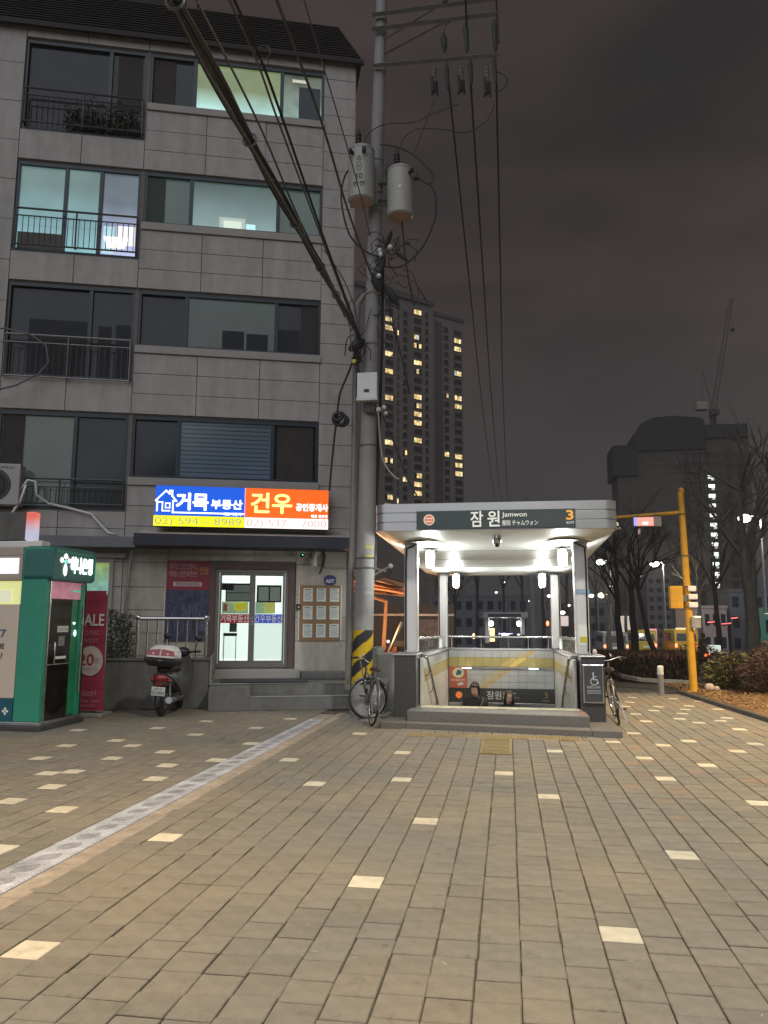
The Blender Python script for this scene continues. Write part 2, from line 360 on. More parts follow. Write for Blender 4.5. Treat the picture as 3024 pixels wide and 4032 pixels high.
for d, xc, yc, k, j in rest:
    L = (k, j) in lightset
    vs, fs = paver_geo(PW-.009, PD-.008, dz=[rnd.uniform(-.0012, .0012) for _ in range(4)]); tn = rnd.uniform(.92, 1.08)
    zo = rnd.uniform(-.002, .0015); an = rnd.uniform(-.012, .012); xo = rnd.uniform(-.003, .003); vs = [(x+xc+xo-an*y, y+yc+an*x, z+zo) for x, y, z in vs]
    mb.cur = 1 if L else (2 if rnd.random() < .10 and xc > 1.0 else 0)
    mb.add(vs, fs); tones += [tn]*len(fs)
o = mb.build('pavers', [M_pav, M_pavl, M_pavr], sidewalk); set_tone(o.data, tones); o['kind'] = 'stuff'
# yellow tactile paving in front of the station steps
tgrid = [(-1.45+.3*i, 10.77+.3*j) for i in range(8) for j in range(1)]
for (x, y) in tgrid:
    m2 = MB(); vs, fs = paver_geo(.292, .292, h=.014); m2.add([(a+x+.15, b+y+.15, c+.001) for a, b, c in vs], fs)
    for a in range(4):
        m2.box(x+.03, x+.27, y+.035+a*.065, y+.065+a*.065, .001, .006)
    o = m2.build('tactile_paver', M_pavy, sidewalk); set_tone(o.data, [rnd.uniform(.8, 1.1)]*len(o.data.polygons))
for (x, y, w_, mm) in [(-.37, 9.55+.3*j, .392, M_pavy) for j in range(4)]+[(-1.45+.2*i, 11.07, .192, M_pav) for i in range(13)]+[(-1.45+.2*i, 11.27, .192, M_pav) for i in range(13)]+[(.95, 10.78, .19, M_pav)]:
    d_ = .292 if mm is M_pavy else .192; m2 = MB(); vs, fs = paver_geo(w_, d_, h=.014); m2.add([(a+x+w_/2, b+y+d_/2, c+.001) for a, b, c in vs], fs)
    if mm is M_pavy:
        for a in range(4): m2.box(x+.03, x+.36, y+.035+a*.065, y+.065+a*.065, .001, .006)
    o = m2.build('tactile_paver' if mm is M_pavy else 'paver', mm, sidewalk); set_tone(o.data, [rnd.uniform(.85, 1.05)]*len(o.data.polygons))
# drain channel
dr = thing('drain_channel', 'long grey drain channel with patterned grate running diagonally across the paving', 'drain', (-3.0, 1.5, 0))
M_dr = mat('drain_concrete', (.56, .57, .62), .7, .2, var=.25, vs=6, bump=.4, bs=60, dirt=.3)
M_hole = mat('drain_slot', (.03, .028, .03), .9, var=0)
y = 1.8; i = 0
while y < 11.9:
    m2 = B(-3.155, -2.885, y+.003, y+.497, -.02, .003); o = m2.build('grate', M_dr, dr, bevel=.003, world=True)
    h = MB()
    for c in (.125, .375):
        for q in range(-3, 4):
            w = .07*math.sqrt(max(.05, 1-(q/4)**2)); yy = y+c+q*.022
            h.add([(-3.02-w, yy-.0025-.02, .0036), (-3.02+w, yy-.0025+.02, .0036), (-3.02+w, yy+.0035+.02, .0036), (-3.02-w, yy+.0035-.02, .0036)], [(0,1,2,3)])
    for a in range(6):
        for b_ in range(12):
            xx = -3.14+a*.048; yy = y+.02+b_*.041
            if min(abs(yy-y-.125), abs(yy-y-.375)) > .075 or abs(xx+3.02) > .09: h.add([(xx-.004, yy-.004, .0036), (xx+.004, yy-.004, .0036), (xx+.004, yy+.004, .0036), (xx-.004, yy+.004, .0036)], [(0,1,2,3)])
    tag(h.build('slot', M_hole, o, world=True), kind='stuff')
    y += .5; i += 1
M_bord = mat('drain_border', (.40, .33, .26), .85, var=.25, vs=7, bump=.35, dirt=.3)
y = 1.2
while y < 12.9:
    B(-2.873, -2.722, y+.003, y+.995, -.02, .002).build('border_slab', M_bord, dr, bevel=.004, world=True); y += 1.0
B(-3.155, -2.885, 11.9, 12.9, -.02, .002).build('border_slab', M_bord, dr, bevel=.004, world=True)
# debris
mb = MB()
for q in range(110):
    g = Vector((rnd.uniform(-3.5, 4), rnd.uniform(2.4, 8.5), .004)); a = rnd.uniform(0, 6.28); L = rnd.uniform(.008, .028); w = .0012
    d = Vector((math.cos(a), math.sin(a), 0)); n = Vector((-d.y, d.x, 0)); b2 = g+d*L+n*rnd.uniform(-.008, .008)
    mb.add([g-n*w, g+n*w, b2+n*w+d*L*.3, b2-n*w+d*L*.3], [(0,1,2,3)])
tag(mb.build('straw_litter', mat('straw', (.6, .58, .5), .8, var=0)), 'tiny pale straw bits scattered over the brown paving', 'litter', kind='stuff')

# --- far road, asphalt, mulch, kerbs
def sheet(name, pts, z, m, kind='structure'):
    return tag(MB().add([(x, y, gz(y)+z) for x, y in pts], [tuple(range(len(pts)))]).build(name, m), kind=kind)
def strip(name, x0, x1, ylist, z, m):
    mb = MB(); vs = []
    for y in ylist: vs += [(x0(y), y, gz(y)+z), (x1(y), y, gz(y)+z)]
    mb.add(vs, [(2*i, 2*i+1, 2*i+3, 2*i+2) for i in range(len(ylist)-1)]); return tag(mb.build(name, m), kind='structure')
YL = [20, 60, 120, 400]
sheet('asphalt_path', [(1.9, 18.17), (3.75, 18.25), (4.6, 20.0), (4.6, 21.3), (2.6, 22.4), (1.9, 20)], -.004, M_asph)
strip('road', lambda y: 6.4+(y-20)*.02, lambda y: 26+(y-20)*.02, [-30, 20, 60, 120, 400], -.05, M_asph)
strip('back_pavement', lambda y: -6.0, lambda y: 3.0+(y-20)*.02, [20, 60, 120], -.03, mat('far_paving', (.16, .15, .14), .85, var=.3, vs=3))
M_mulch = mat('mulch_brown', (.20, .115, .055), .95, var=.5, vs=12, bump=1, bs=50)
mul = [gp(2671,2729), gp(3024,2841), Vector((4.6, 10, 0)), Vector((4.9, 5, 0)), Vector((6.2, 5, 0)), Vector((6.4, 20, 0)), Vector((5.4, 21, 0)), Vector((4.2, 19.4, 0))]
sheet('mulch_bed', [(p.x, p.y) for p in mul], .03, M_mulch)
# shredded bark pieces
mb = MB()
for q in range(9000):
    y = rnd.uniform(8, 20.4); x0 = 3.78+(18.2-y)*.065+.08; x = rnd.uniform(x0, 6.3)
    a = rnd.uniform(0, 3.14); L = rnd.uniform(.02, .07); w = rnd.uniform(.004, .012); d = Vector((math.cos(a), math.sin(a), rnd.uniform(-.4, .4)))*L; n = Vector((-math.sin(a), math.cos(a), rnd.uniform(-.5, .5)))*w
    c = Vector((x, y, .04+rnd.uniform(0, .03))); mb.cur = rnd.choice([0, 0, 1]); mb.add([c-d-n, c+d-n, c+d+n, c-d+n], [(0,1,2,3)])
tag(mb.build('bark_mulch', [M_mulch, mat('straw_mulch', (.34, .22, .10), .9, var=.3)]), 'loose brown bark and straw mulch covering the planting bed', 'mulch', kind='stuff')
kb = thing('kerb', 'low dark edging stones between cream paving and mulch bed', 'kerb', (3.8, 17, 0))
M_kerb = mat('kerb_stone', (.07, .065, .06), .8, var=.3, vs=8, bump=.3)
a, b = gp(2671, 2729), gp(3024, 2841); dv = (b-a); n_ = 9; ext = 16
for i in range(ext):
    p, q = a+dv*(i/n_), a+dv*((i+.985)/n_); m2 = MB(); nn = Vector((-dv.y, dv.x, 0)).normalized()*.05
    m2.add([p-nn, q-nn, q+nn, p+nn]+[v+Vector((0,0,.07)) for v in (p-nn, q-nn, q+nn, p+nn)], [(3,2,1,0),(4,5,6,7),(0,1,5,4),(1,2,6,5),(2,3,7,6),(3,0,4,7)])
    m2.build('kerb_stone', M_kerb, kb, bevel=.008, world=True)
kb2 = thing('kerb', 'pale curved kerb along the dark hedge beyond the bollard', 'kerb', (3.3, 22, 0))
pts = [gp(2390,2640), gp(2425,2655), gp(2460,2672), gp(2520,2684), gp(2620,2690), gp(2715,2695)]
for p, q in zip(pts, pts[1:]):
    m2 = MB(); d = q-p; nn = Vector((-d.y, d.x, 0)).normalized()*.07; m2.add([p-nn, q-nn, q+nn, p+nn]+[v+Vector((0,0,.10)) for v in (p-nn, q-nn, q+nn, p+nn)], [(3,2,1,0),(4,5,6,7),(0,1,5,4),(1,2,6,5),(2,3,7,6),(3,0,4,7)])
    m2.build('kerb_stone', M_conc, kb2, bevel=.01, world=True)

# ================================================================== APARTMENT HOUSE (local x = along facade, -y = towards camera)
bld = thing('apartment_building', 'grey stone-clad apartment house with dark mansard roof and green-lit windows', 'building', (FX, FY, 0), E_F)
M_tile = mat('facade_stone', (.44, .42, .405), .62, var=.09, vs=4, bump=.06, bs=80, dirt=.22)
M_tile2 = mat('facade_stone_low', (.52, .49, .44), .62, var=.14, vs=4, bump=.08, bs=80, dirt=.3)  # lighter tan stone, raised further to stand in for light spilling there
M_joint = mat('facade_joint', (.17, .16, .15), .8, var=.1)
M_roof = mat('roof_shingle', (.013, .009, .010), .7, var=.3, vs=6, bump=.4)
M_sill = mat('sill_stone', (.36, .345, .33), .6, var=.08)
# backing walls with window holes (strips)
rows = [(11.75, 12.60, 13.83), (9.05, 9.86, 11.04), (6.40, 7.16, 8.38), (3.72, 4.40, 5.69)]
sL0, sL1, sR0, sR1 = -6.98, -4.50, -4.42, -.64
core = MB(); core.box(-9.5, .04, .45, 9, 0, 14.1)
def solid(x0, x1, z0, z1): core.box(x0, x1, .02, .45, z0, z1)
solid(-9.5, sL0, 0, 14.1); solid(sR1, .04, 0, 14.1); solid(sL1, sR0, 3.0, 14.1)
prevL, prevR = 3.0, 3.0
for (zl, zr, zt) in rows[::-1]:
    solid(sL0, sL1, prevL, zl); solid(sR0, sR1, prevR, zr); prevL = prevR = zt
solid(sL0, sL1, prevL, 14.1); solid(sR0, sR1, prevR, 14.1)
solid(sL0, -2.78, 0, 3.0); solid(-1.08, sR1, 0, 3.0); solid(-2.78, -1.08, 2.70, 3.0); solid(-2.78, -1.08, 0, .6)
core.build('wall', M_joint, bld)
# cladding panels
def clad(x0, x1, z0, z1, m=M_tile, out=0):
    if z1-z0 < .03 or x1-x0 < .03: return
    dz = rnd.uniform(-.002, .003)
    B(x0+.006, x1-.006, -.02-out-dz, .018, z0+.005, z1-.005).build('stone_panel', m, bld, bevel=.004)
def clad_col(x0, x1, zs, m=M_tile):
    for a, b in zip(zs, zs[1:]): clad(x0, x1, a, b, m)
def courses(z0, z1, h=.43):
    n = max(1, round((z1-z0)/h)); return [z0+(z1-z0)*i/n for i in range(n+1)]
xsR = [-4.46, -3.18, -1.90, -.64]; xsL = [-6.98, -5.74, -4.46]
rr = rows[::-1]
for i in range(5):
    zt = rr[i-1][2]+.02 if i else 3.0
    zbR = rr[i][1]-.17 if i < 4 else 14.1; zbL = rr[i][0]-.03 if i < 4 else 14.1
    for a, b in zip(xsR, xsR[1:]): clad_col(a, b, courses(zt, zbR))
    for a, b in zip(xsL, xsL[1:]): clad_col(a, b, courses(zt, zbL, .62 if i else .4))
    if i < 4: B(sR0-.03, sR1+.02, -.06, .03, rr[i][1]-.165, rr[i][1]-.005).build('window_sill', M_sill, bld, bevel=.008)
clad_col(-.64, .06, courses(3.0, 14.1, .445)); clad_col(-9.5, -8.25, courses(.9, 14.1, .9)); clad_col(-8.25, -6.98, courses(.9, 14.1, .9))
B(.045, .075, -.01, .5, 3.3, 14.1).build('corner_trim', M_sill, bld)
for a, b in [(-6.98, -5.74), (-5.74, -4.46), (-4.46, -3.6), (-3.6, -2.80)]: clad_col(a, b, [.3, .86, 1.3, 1.75, 2.2, 2.69, 3.0], M_tile2)
clad_col(-1.06, -.02, [.5, 1.15, 1.62, 2.08, 2.69, 3.0], M_tile2); clad(-2.8, -1.9, 2.74, 3.0, M_tile2); clad(-1.9, -1.06, 2.74, 3.0, M_tile2)
# roof
rf = MB(); rf.add([(-9.8, -.12, 14.12), (.20, -.12, 14.12), (-.30, .75, 15.65), (-9.8, .75, 15.65), (-9.8, 9.2, 14.12), (.2, 9.2, 14.12), (-.3, 8.3, 15.65), (-9.8, 8.3, 15.65)],
    [(0,1,2,3), (1,5,6,2), (5,4,7,6), (3,2,6,7), (0,4,5,1), (0,3,7,4)])
roof = rf.build('roof', M_roof, bld)
for q in range(14):
    z0 = 14.14+q*.107; yy = -.13+.57*(z0-14.12)
    xr = .20-.5*(z0-14.12)/1.53
    MB().add([(-9.8, yy-.03, z0), (xr, yy-.03, z0), (xr, yy+.06, z0+.10), (-9.8, yy+.06, z0+.10), (-9.8, yy+.05, z0), (xr, yy+.05, z0)], [(0,1,2,3), (0,1,5,4), (1,2,5), (0,4,3)]).build('shingle_course', M_roof, roof)
B(-9.8, .24, -.17, -.10, 14.02, 14.13).build('gutter', M_roof, bld, bevel=.01)
B(-5.9, -3.9, .9, 2.0, 15.6, 16.3).build('dormer', M_roof, bld)
MB().tube([(-3.6, .9, 15.6), (-3.6, .9, 16.5)], .03).tube([(-3.75, .9, 16.4), (-3.45, .9, 16.4)], .02).build('roof_vent', M_blackm, bld)
# windows
lg = {}
def window(x0, x1, z0, z1, splits, mats):
    w = MB(); t = .055; w.box(x0, x1, .03, .13, z0, z0+t); w.box(x0, x1, .03, .13, z1-t-.03, z1); w.box(x0, x0+t, .03, .13, z0+t, z1-t-.03); w.box(x1-t, x1, .03, .13, z0+t, z1-t-.03)
    fr = w.build('window', M_frame, bld, bevel=.004)
    ed = [x0+t]+list(splits)+[x1-t]
    for q, s in enumerate(splits): B(s-.04, s+.04, .035, .125, z0+t, z1-t-.03).build('mullion', M_frame, fr, bevel=.004)
    for q, (a, b) in enumerate(zip(ed, ed[1:])):
        yy = .085 if q % 2 else .105; B(a, b, yy, yy+.006, z0+t, z1-t-.03).build('pane', mats[q], fr)
    return fr
L1 = lit_glass('lit_green_top', (.20, .26, .12), (.55, .95, .90), .85, 12.6, 13.2, .35, 1.6)
L1b = lit_glass('lit_green_top_side', (.10, .12, .08), (.30, .45, .38), .8, 12.6, 13.6, .8, 2.6)
L2 = lit_glass('lit_pale_green', (.12, .20, .19), (.25, .50, .56), 1, 9.0, 10.6, .25, 1.4)
L2c = lit_glass('lit_pale_blue', (.10, .13, .16), (.55, .62, .95), 1, 9.0, 10.3, .35, 1.5)
L2b = lit_glass('lit_dim_green', (.045, .085, .072), (.22, .33, .34), 1, 9.8, 10.9, .35, 1.2)
L2d = lit_glass('lit_dim_green_side', (.03, .048, .042), (.03, .05, .045), 1, 9.8, 10.9, .35, 1.2)
L3 = lit_glass('faint_green', (.012, .022, .018), (.010, .014, .014), 1, 7.1, 8.3, .5, 1.0)
L4 = lit_glass('faint_olive', (.024, .034, .026), (.022, .030, .028), 1, 3.7, 5.7, .3, .9)
L5 = lit_glass('faint_blue_blind', (.022, .034, .040), (.024, .036, .060), 1, 4.4, 5.7, .3, .9)
window(sL0, sL1, *rows[0][::2], [-5.25], [M_pane, M_pane_g]); window(sR0, sR1, rows[0][1], rows[0][2], [-3.47, -1.58], [M_pane_g, L1, L1b])
window(sL0, sL1, *rows[1][::2], [-6.0, -5.30], [L2, L2, L2c]); window(sR0, sR1, rows[1][1], rows[1][2], [-3.45, -1.60], [L2d, L2b, L2d])
window(sL0, sL1, *rows[2][::2], [-5.37], [M_pane, M_pane]); window(sR0, sR1, rows[2][1], rows[2][2], [-3.45, -1.58], [M_pane, L3, M_pane])
window(sL0, sL1, *rows[3][::2], [-5.52], [L4, M_pane_g]); window(sR0, sR1, rows[3][1], rows[3][2], [-3.5, -1.60], [M_pane, L5, M_pane])
# dark part of the top right window and lit things seen inside
B(-1.20, -.72, .07, .08, 12.66, 13.45).build('curtain', M_frame, bld); B(-1.35, -1.0, .07, .078, 13.55, 13.62).build('ceiling_lamp', glow('lamp_dim', (.6, .65, .45), .6), bld)
B(-5.22, -5.0, .075, .08, 9.15, 9.75).build('lit_room_wall', glow('room_cyan', (.35, .65, .70), .9), bld)
B(-4.95, -4.58, .075, .08, 9.35, 9.78).build('lit_room_wall', glow('room_white', (.75, .75, .8), 1.1), bld)
MB().add([(-5.20, .07, 9.52), (-4.72, .07, 9.52), (-4.78, .07, 9.28), (-5.12, .07, 9.28)], [(0,1,2,3)]).build('ceiling_lamp', glow('tv_white', (1, 1, 1), 2.2), bld)
B(-2.75, -2.38, .075, .082, 9.92, 10.10).build('lit_picture', glow('box_cream', (.50, .62, .48), 1), bld); B(-2.28, -2.08, .075, .082, 9.93, 10.06).build('lit_picture', glow('box_cyan', (.35, .72, .78), 1), bld)
B(-2.85, -2.30, .083, .084, 9.92, 10.18).build('lit_room_wall', glow('box_back', (.22, .30, .25), 1), bld)
B(-6.90, -6.05, .06, .09, 9.12, 9.48).build('balcony_chest', M_conc_d, bld)
for q in range(6): B(-3.0+q*.24, -2.96+q*.24, .07, .08, 7.22, 7.55+.1*(q % 2)).build('cabinet_edge', mat('pale_cab', (.20, .24, .22), .6), bld)
for z in [4.55+.09*i for i in range(12)]: B(-3.44, -1.66, .078, .083, z, z+.012).build('blind_slat', M_pane, bld)
M_cur = mat('curtain_dark', (.020, .026, .036), .8, var=.2, vs=4); M_curb = mat('curtain_brown', (.040, .034, .036), .8, var=.3, vs=4)
for x0, x1, z0, z1, mm in [(-6.55, -5.42, 6.47, 7.62, M_cur), (-5.2, -4.95, 6.47, 7.55, M_cur), (-4.85, -4.57, 6.47, 7.6, M_cur), (-1.53, -1.1, 7.22, 7.72, M_cur), (-1.05, -.72, 7.22, 8.3, M_curb), (-2.7, -2.25, 7.22, 7.62, M_cur), (-2.2, -1.75, 7.22, 7.58, M_cur), (-1.5, -.75, 4.46, 5.6, M_curb), (-6.9, -6.5, 4.2, 5.6, M_curb), (-5.1, -4.6, 12.4, 13.7, M_curb), (-4.36, -3.9, 12.66, 13.7, M_curb), (-4.35, -4.0, 9.93, 10.95, mat('curtain_green', (.05, .07, .06), .8))]: B(x0, x1, .066, .078, z0, z1).build('curtain', mm, bld)
# chest of vegetation on top left balcony
leafm = mat('dark_leaf', (.035, .055, .035), .6, var=.3)
mb = MB()
for q in range(500):
    c = Vector((rnd.uniform(-6.1, -4.6), rnd.uniform(-.08, .06), 11.85+abs(rnd.gauss(0, .22)))); a = Vector([rnd.gauss(0, 1) for _ in range(3)]).normalized()*.08; b2 = Vector([rnd.gauss(0, 1) for _ in range(3)]).normalized()*.03
    mb.add([c-a, c+b2, c+a, c-b2], [(0,1,2,3)])
tag(mb.build('balcony_plants', leafm, bld), kind='stuff')
# balcony railings
M_rail = mat('railing_iron', (.10, .10, .105), .45, .6, var=.1)
def railing(z0, z1, m, x0=sL0+.05, x1=sL1-.02):
    r = MB(); r.tube([(x0, -.09, z1), (x1, -.09, z1)], .022).tube([(x0, -.09, z1-.16), (x1, -.09, z1-.16)], .014).tube([(x0, -.09, z0+.06), (x1, -.09, z0+.06)], .018)
    for x in (x0, (x0+x1)/2, x1): r.tube([(x, -.09, z0+.02), (x, -.09, z1)], .018).tube([(x, -.09, z0+.08), (x, .03, z0+.08)], .012)
    o = r.build('balcony_railing', m, bld)
    for q in range(22):
        x = x0+(x1-x0)*(q+.5)/22; MB().tube([(x, -.09, z0+.06), (x, -.09, z1-.16)], .008, 4).build('baluster', m, o)
M_railb = mat('railing_steel', (.30, .30, .31), .35, .8, var=.1)
railing(11.80, 12.62, M_rail); railing(9.08, 9.92, M_rail); railing(6.30, 7.22, M_railb); railing(3.75, 4.30, M_rail)
# ledge over the ground floor
M_navy = mat('awning_navy', (.020, .026, .045), .5, var=.15); M_awn = mat('awning_top', (.50, .45, .44), .5, var=.1)
MB().prism([(-.72, 3.06), (-.72, 3.17), (-.02, 3.33), (-.02, 3.06)], -4.14, .06, 'x').build('sign_ledge', [M_awn], bld, bevel=.006)
B(-4.16, .08, -.75, -.02, 2.96, 3.06).build('ledge_fascia', M_navy, bld, bevel=.006); B(-4.17, .09, -.775, -.72, 2.96, 3.19).build('ledge_fascia', M_navy, bld, bevel=.006)
B(-9.5, -4.18, -.45, -.02, 2.94, 3.15).build('ledge_fascia', mat('ledge_grey', (.16, .17, .19), .5, var=.15), bld, bevel=.01)
B(-9.5, -4.4, -.12, -.02, 2.76, 2.86).build('cable_trunk', M_sill, bld, bevel=.01)
B(-4.2, -.5, -.07, -.02, 2.83, 2.875).build('cable_trunk', M_sill, bld, bevel=.006)
# doorway
M_dframe = mat('brown_door_frame', (.11, .075, .075), .45, var=.1); M_dalu = mat('door_aluminium', (.20, .19, .18), .45, .3, var=.08)
dd = MB(); dd.box(-2.78, -2.66, -.05, .12, .60, 2.70).box(-1.20, -1.08, -.05, .12, .60, 2.70).box(-2.66, -1.20, -.05, .12, 2.58, 2.70).build('door_frame', M_dframe, bld, bevel=.006)
df = MB(); df.box(-2.66, -2.58, .0, .07, .62, 2.58).box(-1.27, -1.20, .0, .07, .62, 2.58).box(-2.58, -1.27, .0, .07, 2.51, 2.58).box(-2.58, -1.27, .0, .07, .62, .70).build('door_frame', M_dalu, bld, bevel=.004)
room = MB(); room.add([(-4.2, .46, .6), (-.7, .46, .6), (-.7, 2.6, .6), (-4.2, 2.6, .6), (-4.2, .46, 2.75), (-.7, .46, 2.75), (-.7, 2.6, 2.75), (-4.2, 2.6, 2.75)], [])
B(-2.66, -1.2, .12, .6, .56, .60).build('shop_floor', M_conc, bld)
# shop interior, hollowed in front of the core: white back panel, its room light put in as emission
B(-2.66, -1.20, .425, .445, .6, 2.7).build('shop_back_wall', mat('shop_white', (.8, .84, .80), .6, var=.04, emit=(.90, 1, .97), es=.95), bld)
B(-2.5, -1.35, .16, .40, 2.60, 2.64).build('shop_ceiling_lamp', glow('shop_tube', (.85, 1, .95), 3), bld)
frost = mat('frosted_film', (.78, .82, .76), .7, var=.04, emit=(.84, .97, .88), es=1.0)  # film emits by itself in place of shop light coming through
frostb = mat('frosted_film_upper', (.74, .84, .82), .6, var=.04, emit=(.55, .85, .78), es=.50)
M_red = mat('red_vinyl', (.30, .012, .022), .5, var=.08, emit=(.35, .01, .02), es=.30); M_blue = mat('blue_vinyl', (.03, .06, .45), .5, var=.08, emit=(.03, .08, .5), es=.45)
leaf = []
for q, (a, b) in enumerate([(-2.575, -1.945), (-1.905, -1.275)]):
    d = MB(); d.box(a, a+.04, .015, .05, .70, 2.51).box(b-.04, b, .015, .05, .70, 2.51).box(a+.04, b-.04, .015, .05, 2.45, 2.51).box(a+.04, b-.04, .015, .05, .70, .76)
    o = d.build('sliding_door', M_dalu, bld, bevel=.004)
    B(a+.04, b-.04, .03, .036, .76, 2.45).build('glass', M_glass, o)
    B(a+.042, b-.042, .037 if q else .395, .040 if q else .40, .78, 1.50).build('frosted_film', frost, o)
    B(a+.042, b-.042, .024, .028, 1.50, 1.68).build('vinyl_band', M_red if q == 0 else M_blue, o)
    text('거목부동산' if q == 0 else '건우부동산', .16, ((a+b)/2, .022, 1.53), (1, 0, 0), (0, 0, 1), M_txtw, o, bold=.003, align='CENTER', width=.56, depth=.001)
B(-1.95, -1.90, .008, .014, .70, 2.51).build('meeting_stile', M_dalu, bld); B(-1.96, -1.89, -.0, .007, 1.45, 1.6).build('door_handle', M_steel, bld, bevel=.004)
# things seen behind the door glass
nb = thing('notice_board', 'grey framed price board hanging inside the left door pane', 'board', Fw(-2.2, -.12, 1.7), E_F)
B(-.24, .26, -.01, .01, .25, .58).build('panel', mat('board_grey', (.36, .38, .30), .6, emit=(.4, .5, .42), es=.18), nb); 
fr_ = MB(); fr_.box(-.26, .28, -.02, -.01, .565, .60).box(-.26, .28, -.02, -.01, .23, .25).box(-.26, -.24, -.02, -.01, .25, .565).box(-.26, .26, -.02, -.01, .40, .415).build('frame', M_ink, nb)
B(-.36, -.1, -.035, -.022, .46, .60).build('poster', mat('poster_dark', (.08, .085, .08), .6, var=.4, vs=40), nb)
nb2 = thing('notice_board', 'dark framed pair of papers hanging inside the right door pane', 'board', Fw(-1.6, -.12, 1.7), E_F)
B(-.24, .26, -.01, .01, .22, .57).build('panel', mat('board_dark', (.10, .11, .10), .6), nb2)
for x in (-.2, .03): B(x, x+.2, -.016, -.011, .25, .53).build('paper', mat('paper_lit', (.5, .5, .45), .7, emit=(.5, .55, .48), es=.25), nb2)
for sx_, x0, x1, z0, z1, c in [(0, -2.53, -2.0, 1.69, 1.93, (.42, .62, .32)), (0, -2.25, -2.0, 1.75, 1.92, (.75, .65, .05)), (0, -2.49, -2.42, 1.74, 1.9, (.55, .15, .12)), (0, -1.86, -1.45, 1.69, 1.93, (.5, .68, .50)), (0, -1.65, -1.43, 1.70, 1.93, (.80, .76, .15)), (0, -1.42, -1.33, 1.69, 1.78, (.7, .45, .3)), (0, -1.36, -1.30, 1.87, 1.98, (.02, .03, .05))]:
    pass
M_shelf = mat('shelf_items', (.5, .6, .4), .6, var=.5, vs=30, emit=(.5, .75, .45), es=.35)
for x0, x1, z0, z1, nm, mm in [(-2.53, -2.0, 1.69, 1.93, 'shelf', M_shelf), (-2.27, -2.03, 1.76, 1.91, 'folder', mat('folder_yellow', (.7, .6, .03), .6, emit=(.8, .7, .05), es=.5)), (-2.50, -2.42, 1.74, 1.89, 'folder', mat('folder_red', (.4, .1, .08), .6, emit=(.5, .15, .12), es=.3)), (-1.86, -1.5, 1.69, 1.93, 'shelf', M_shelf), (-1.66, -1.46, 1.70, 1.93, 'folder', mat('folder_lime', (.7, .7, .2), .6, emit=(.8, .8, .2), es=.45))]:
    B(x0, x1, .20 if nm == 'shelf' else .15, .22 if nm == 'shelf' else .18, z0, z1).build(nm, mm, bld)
chs = thing('chair', 'grey chair standing just inside the left glass door', 'chair', Fw(-2.35, -.22, .62), E_F)
B(-.13, .14, -.10, .10, .62, .68).build('seat', mat('chair_grey', (.22, .25, .24), .6), chs, bevel=.01); B(-.02, .13, .07, .10, .70, .88).build('backrest', mat('chair_grey', (.22, .25, .24), .6), chs, bevel=.01)
for x in (-.12, .12):
    for y in (-.08, .08): MB().tube([(x, y, 0), (x, y, .62)], .006, 6).build('leg', mat('chair_leg', (.35, .38, .37), .5), chs)
# entrance steps
M_step = mat('step_stone', (.17, .17, .165), .7, var=.18, vs=6, bump=.2, dirt=.25)
M_nose = mat('step_nosing', (.42, .43, .41), .5, var=.1)
st = thing('entrance_steps', 'grey stone steps climbing to the lit glass shop door', 'steps', (FX, FY, 0), E_F)
B(-2.62, .35, -1.5, -.06, 0, .42).build('landing', M_step, st, bevel=.01)
B(-2.60, .40, -1.95, -1.51, 0, .235).build('step', M_step, st, bevel=.01)
B(-2.61, -1.9, -1.96, -1.505, .0, .40).build('step', M_step, st, bevel=.01)
B(-2.62, -1.92, -1.515, -1.46, .42, .432).build('nosing', M_nose, st); B(-1.88, .40, -1.96, -1.92, .235, .245).build('nosing', M_nose, st); B(-1.9, .35, -1.512, -1.46, .42, .43).build('nosing', mat('nosing_dim', (.24, .24, .24), .6), st)
B(-2.72, -.95, -.34, -.055, .42, .60).build('sill', M_sill, st, bevel=.01); B(-.94, .2, -.55, -.055, .42, .56).build('step', M_step, st, bevel=.02)
mt = tag(B(-2.45, -.85, -1.30, -.45, .425, .445).build('door_mat', mat('mat_dark', (.045, .045, .055), .95, var=.2, vs=30, bump=.5), None, bevel=.01), 'dark grey door mat lying on the landing below the glass door', 'mat')
mt.matrix_basis = Matrix.Translation((FX, FY, 0)) @ Matrix.Rotation(E_F, 4, 'Z')
# shop sign
sg = thing('shop_sign', 'bright backlit signboard, blue left half and orange right half with phone numbers', 'sign', Fw(-2.15, .40, 3.38), E_F)
B(-1.70, 1.70, .01, .30, 0, .80).build('housing', M_blackm, sg, bevel=.006)
def sgm(n, c, es=1.): return mat(n, c, .35, var=.10, vs=3, emit=c, es=es)
B(-1.70, .03, -.004, .009, .21, .80).build('blue_panel', sgm('sign_blue', (.005, .09, .62)), sg); B(.035, 1.70, -.004, .009, .21, .80).build('orange_panel', sgm('sign_orange', (.95, .12, .01)), sg)
B(-1.72, .03, -.004, .009, .0, .207).build('yellow_panel', sgm('sign_yellow', (.85, .85, .01)), sg); B(.035, 1.70, -.004, .009, 0, .207).build('white_panel', sgm('sign_white', (1, .93, .93)), sg)
B(.025, .04, -.008, .0, .21, .8).build('divider', sgm('sign_pink', (.9, .35, .75)), sg)
Mw = glow('sign_letter_white', (1, 1, 1), 1.5); My = glow('sign_letter_yellow', (1, .95, .15), 1.2); Mg = glow('sign_digits_green', (.18, .20, .0), .8); Mr = glow('sign_digits_red', (.75, .12, .08), .9)
X_, Z_ = (1, 0, 0), (0, 0, 1)
text('거목', .36, (-1.29, -.005, .36), X_, Z_, Mw, sg, bold=.014, width=.60); text('부동산', .20, (-.62, -.005, .38), X_, Z_, Mw, sg, bold=.008, width=.60); text('대표 박용덕', .07, (-.38, -.005, .235), X_, Z_, Mw, sg, bold=.002, width=.34)
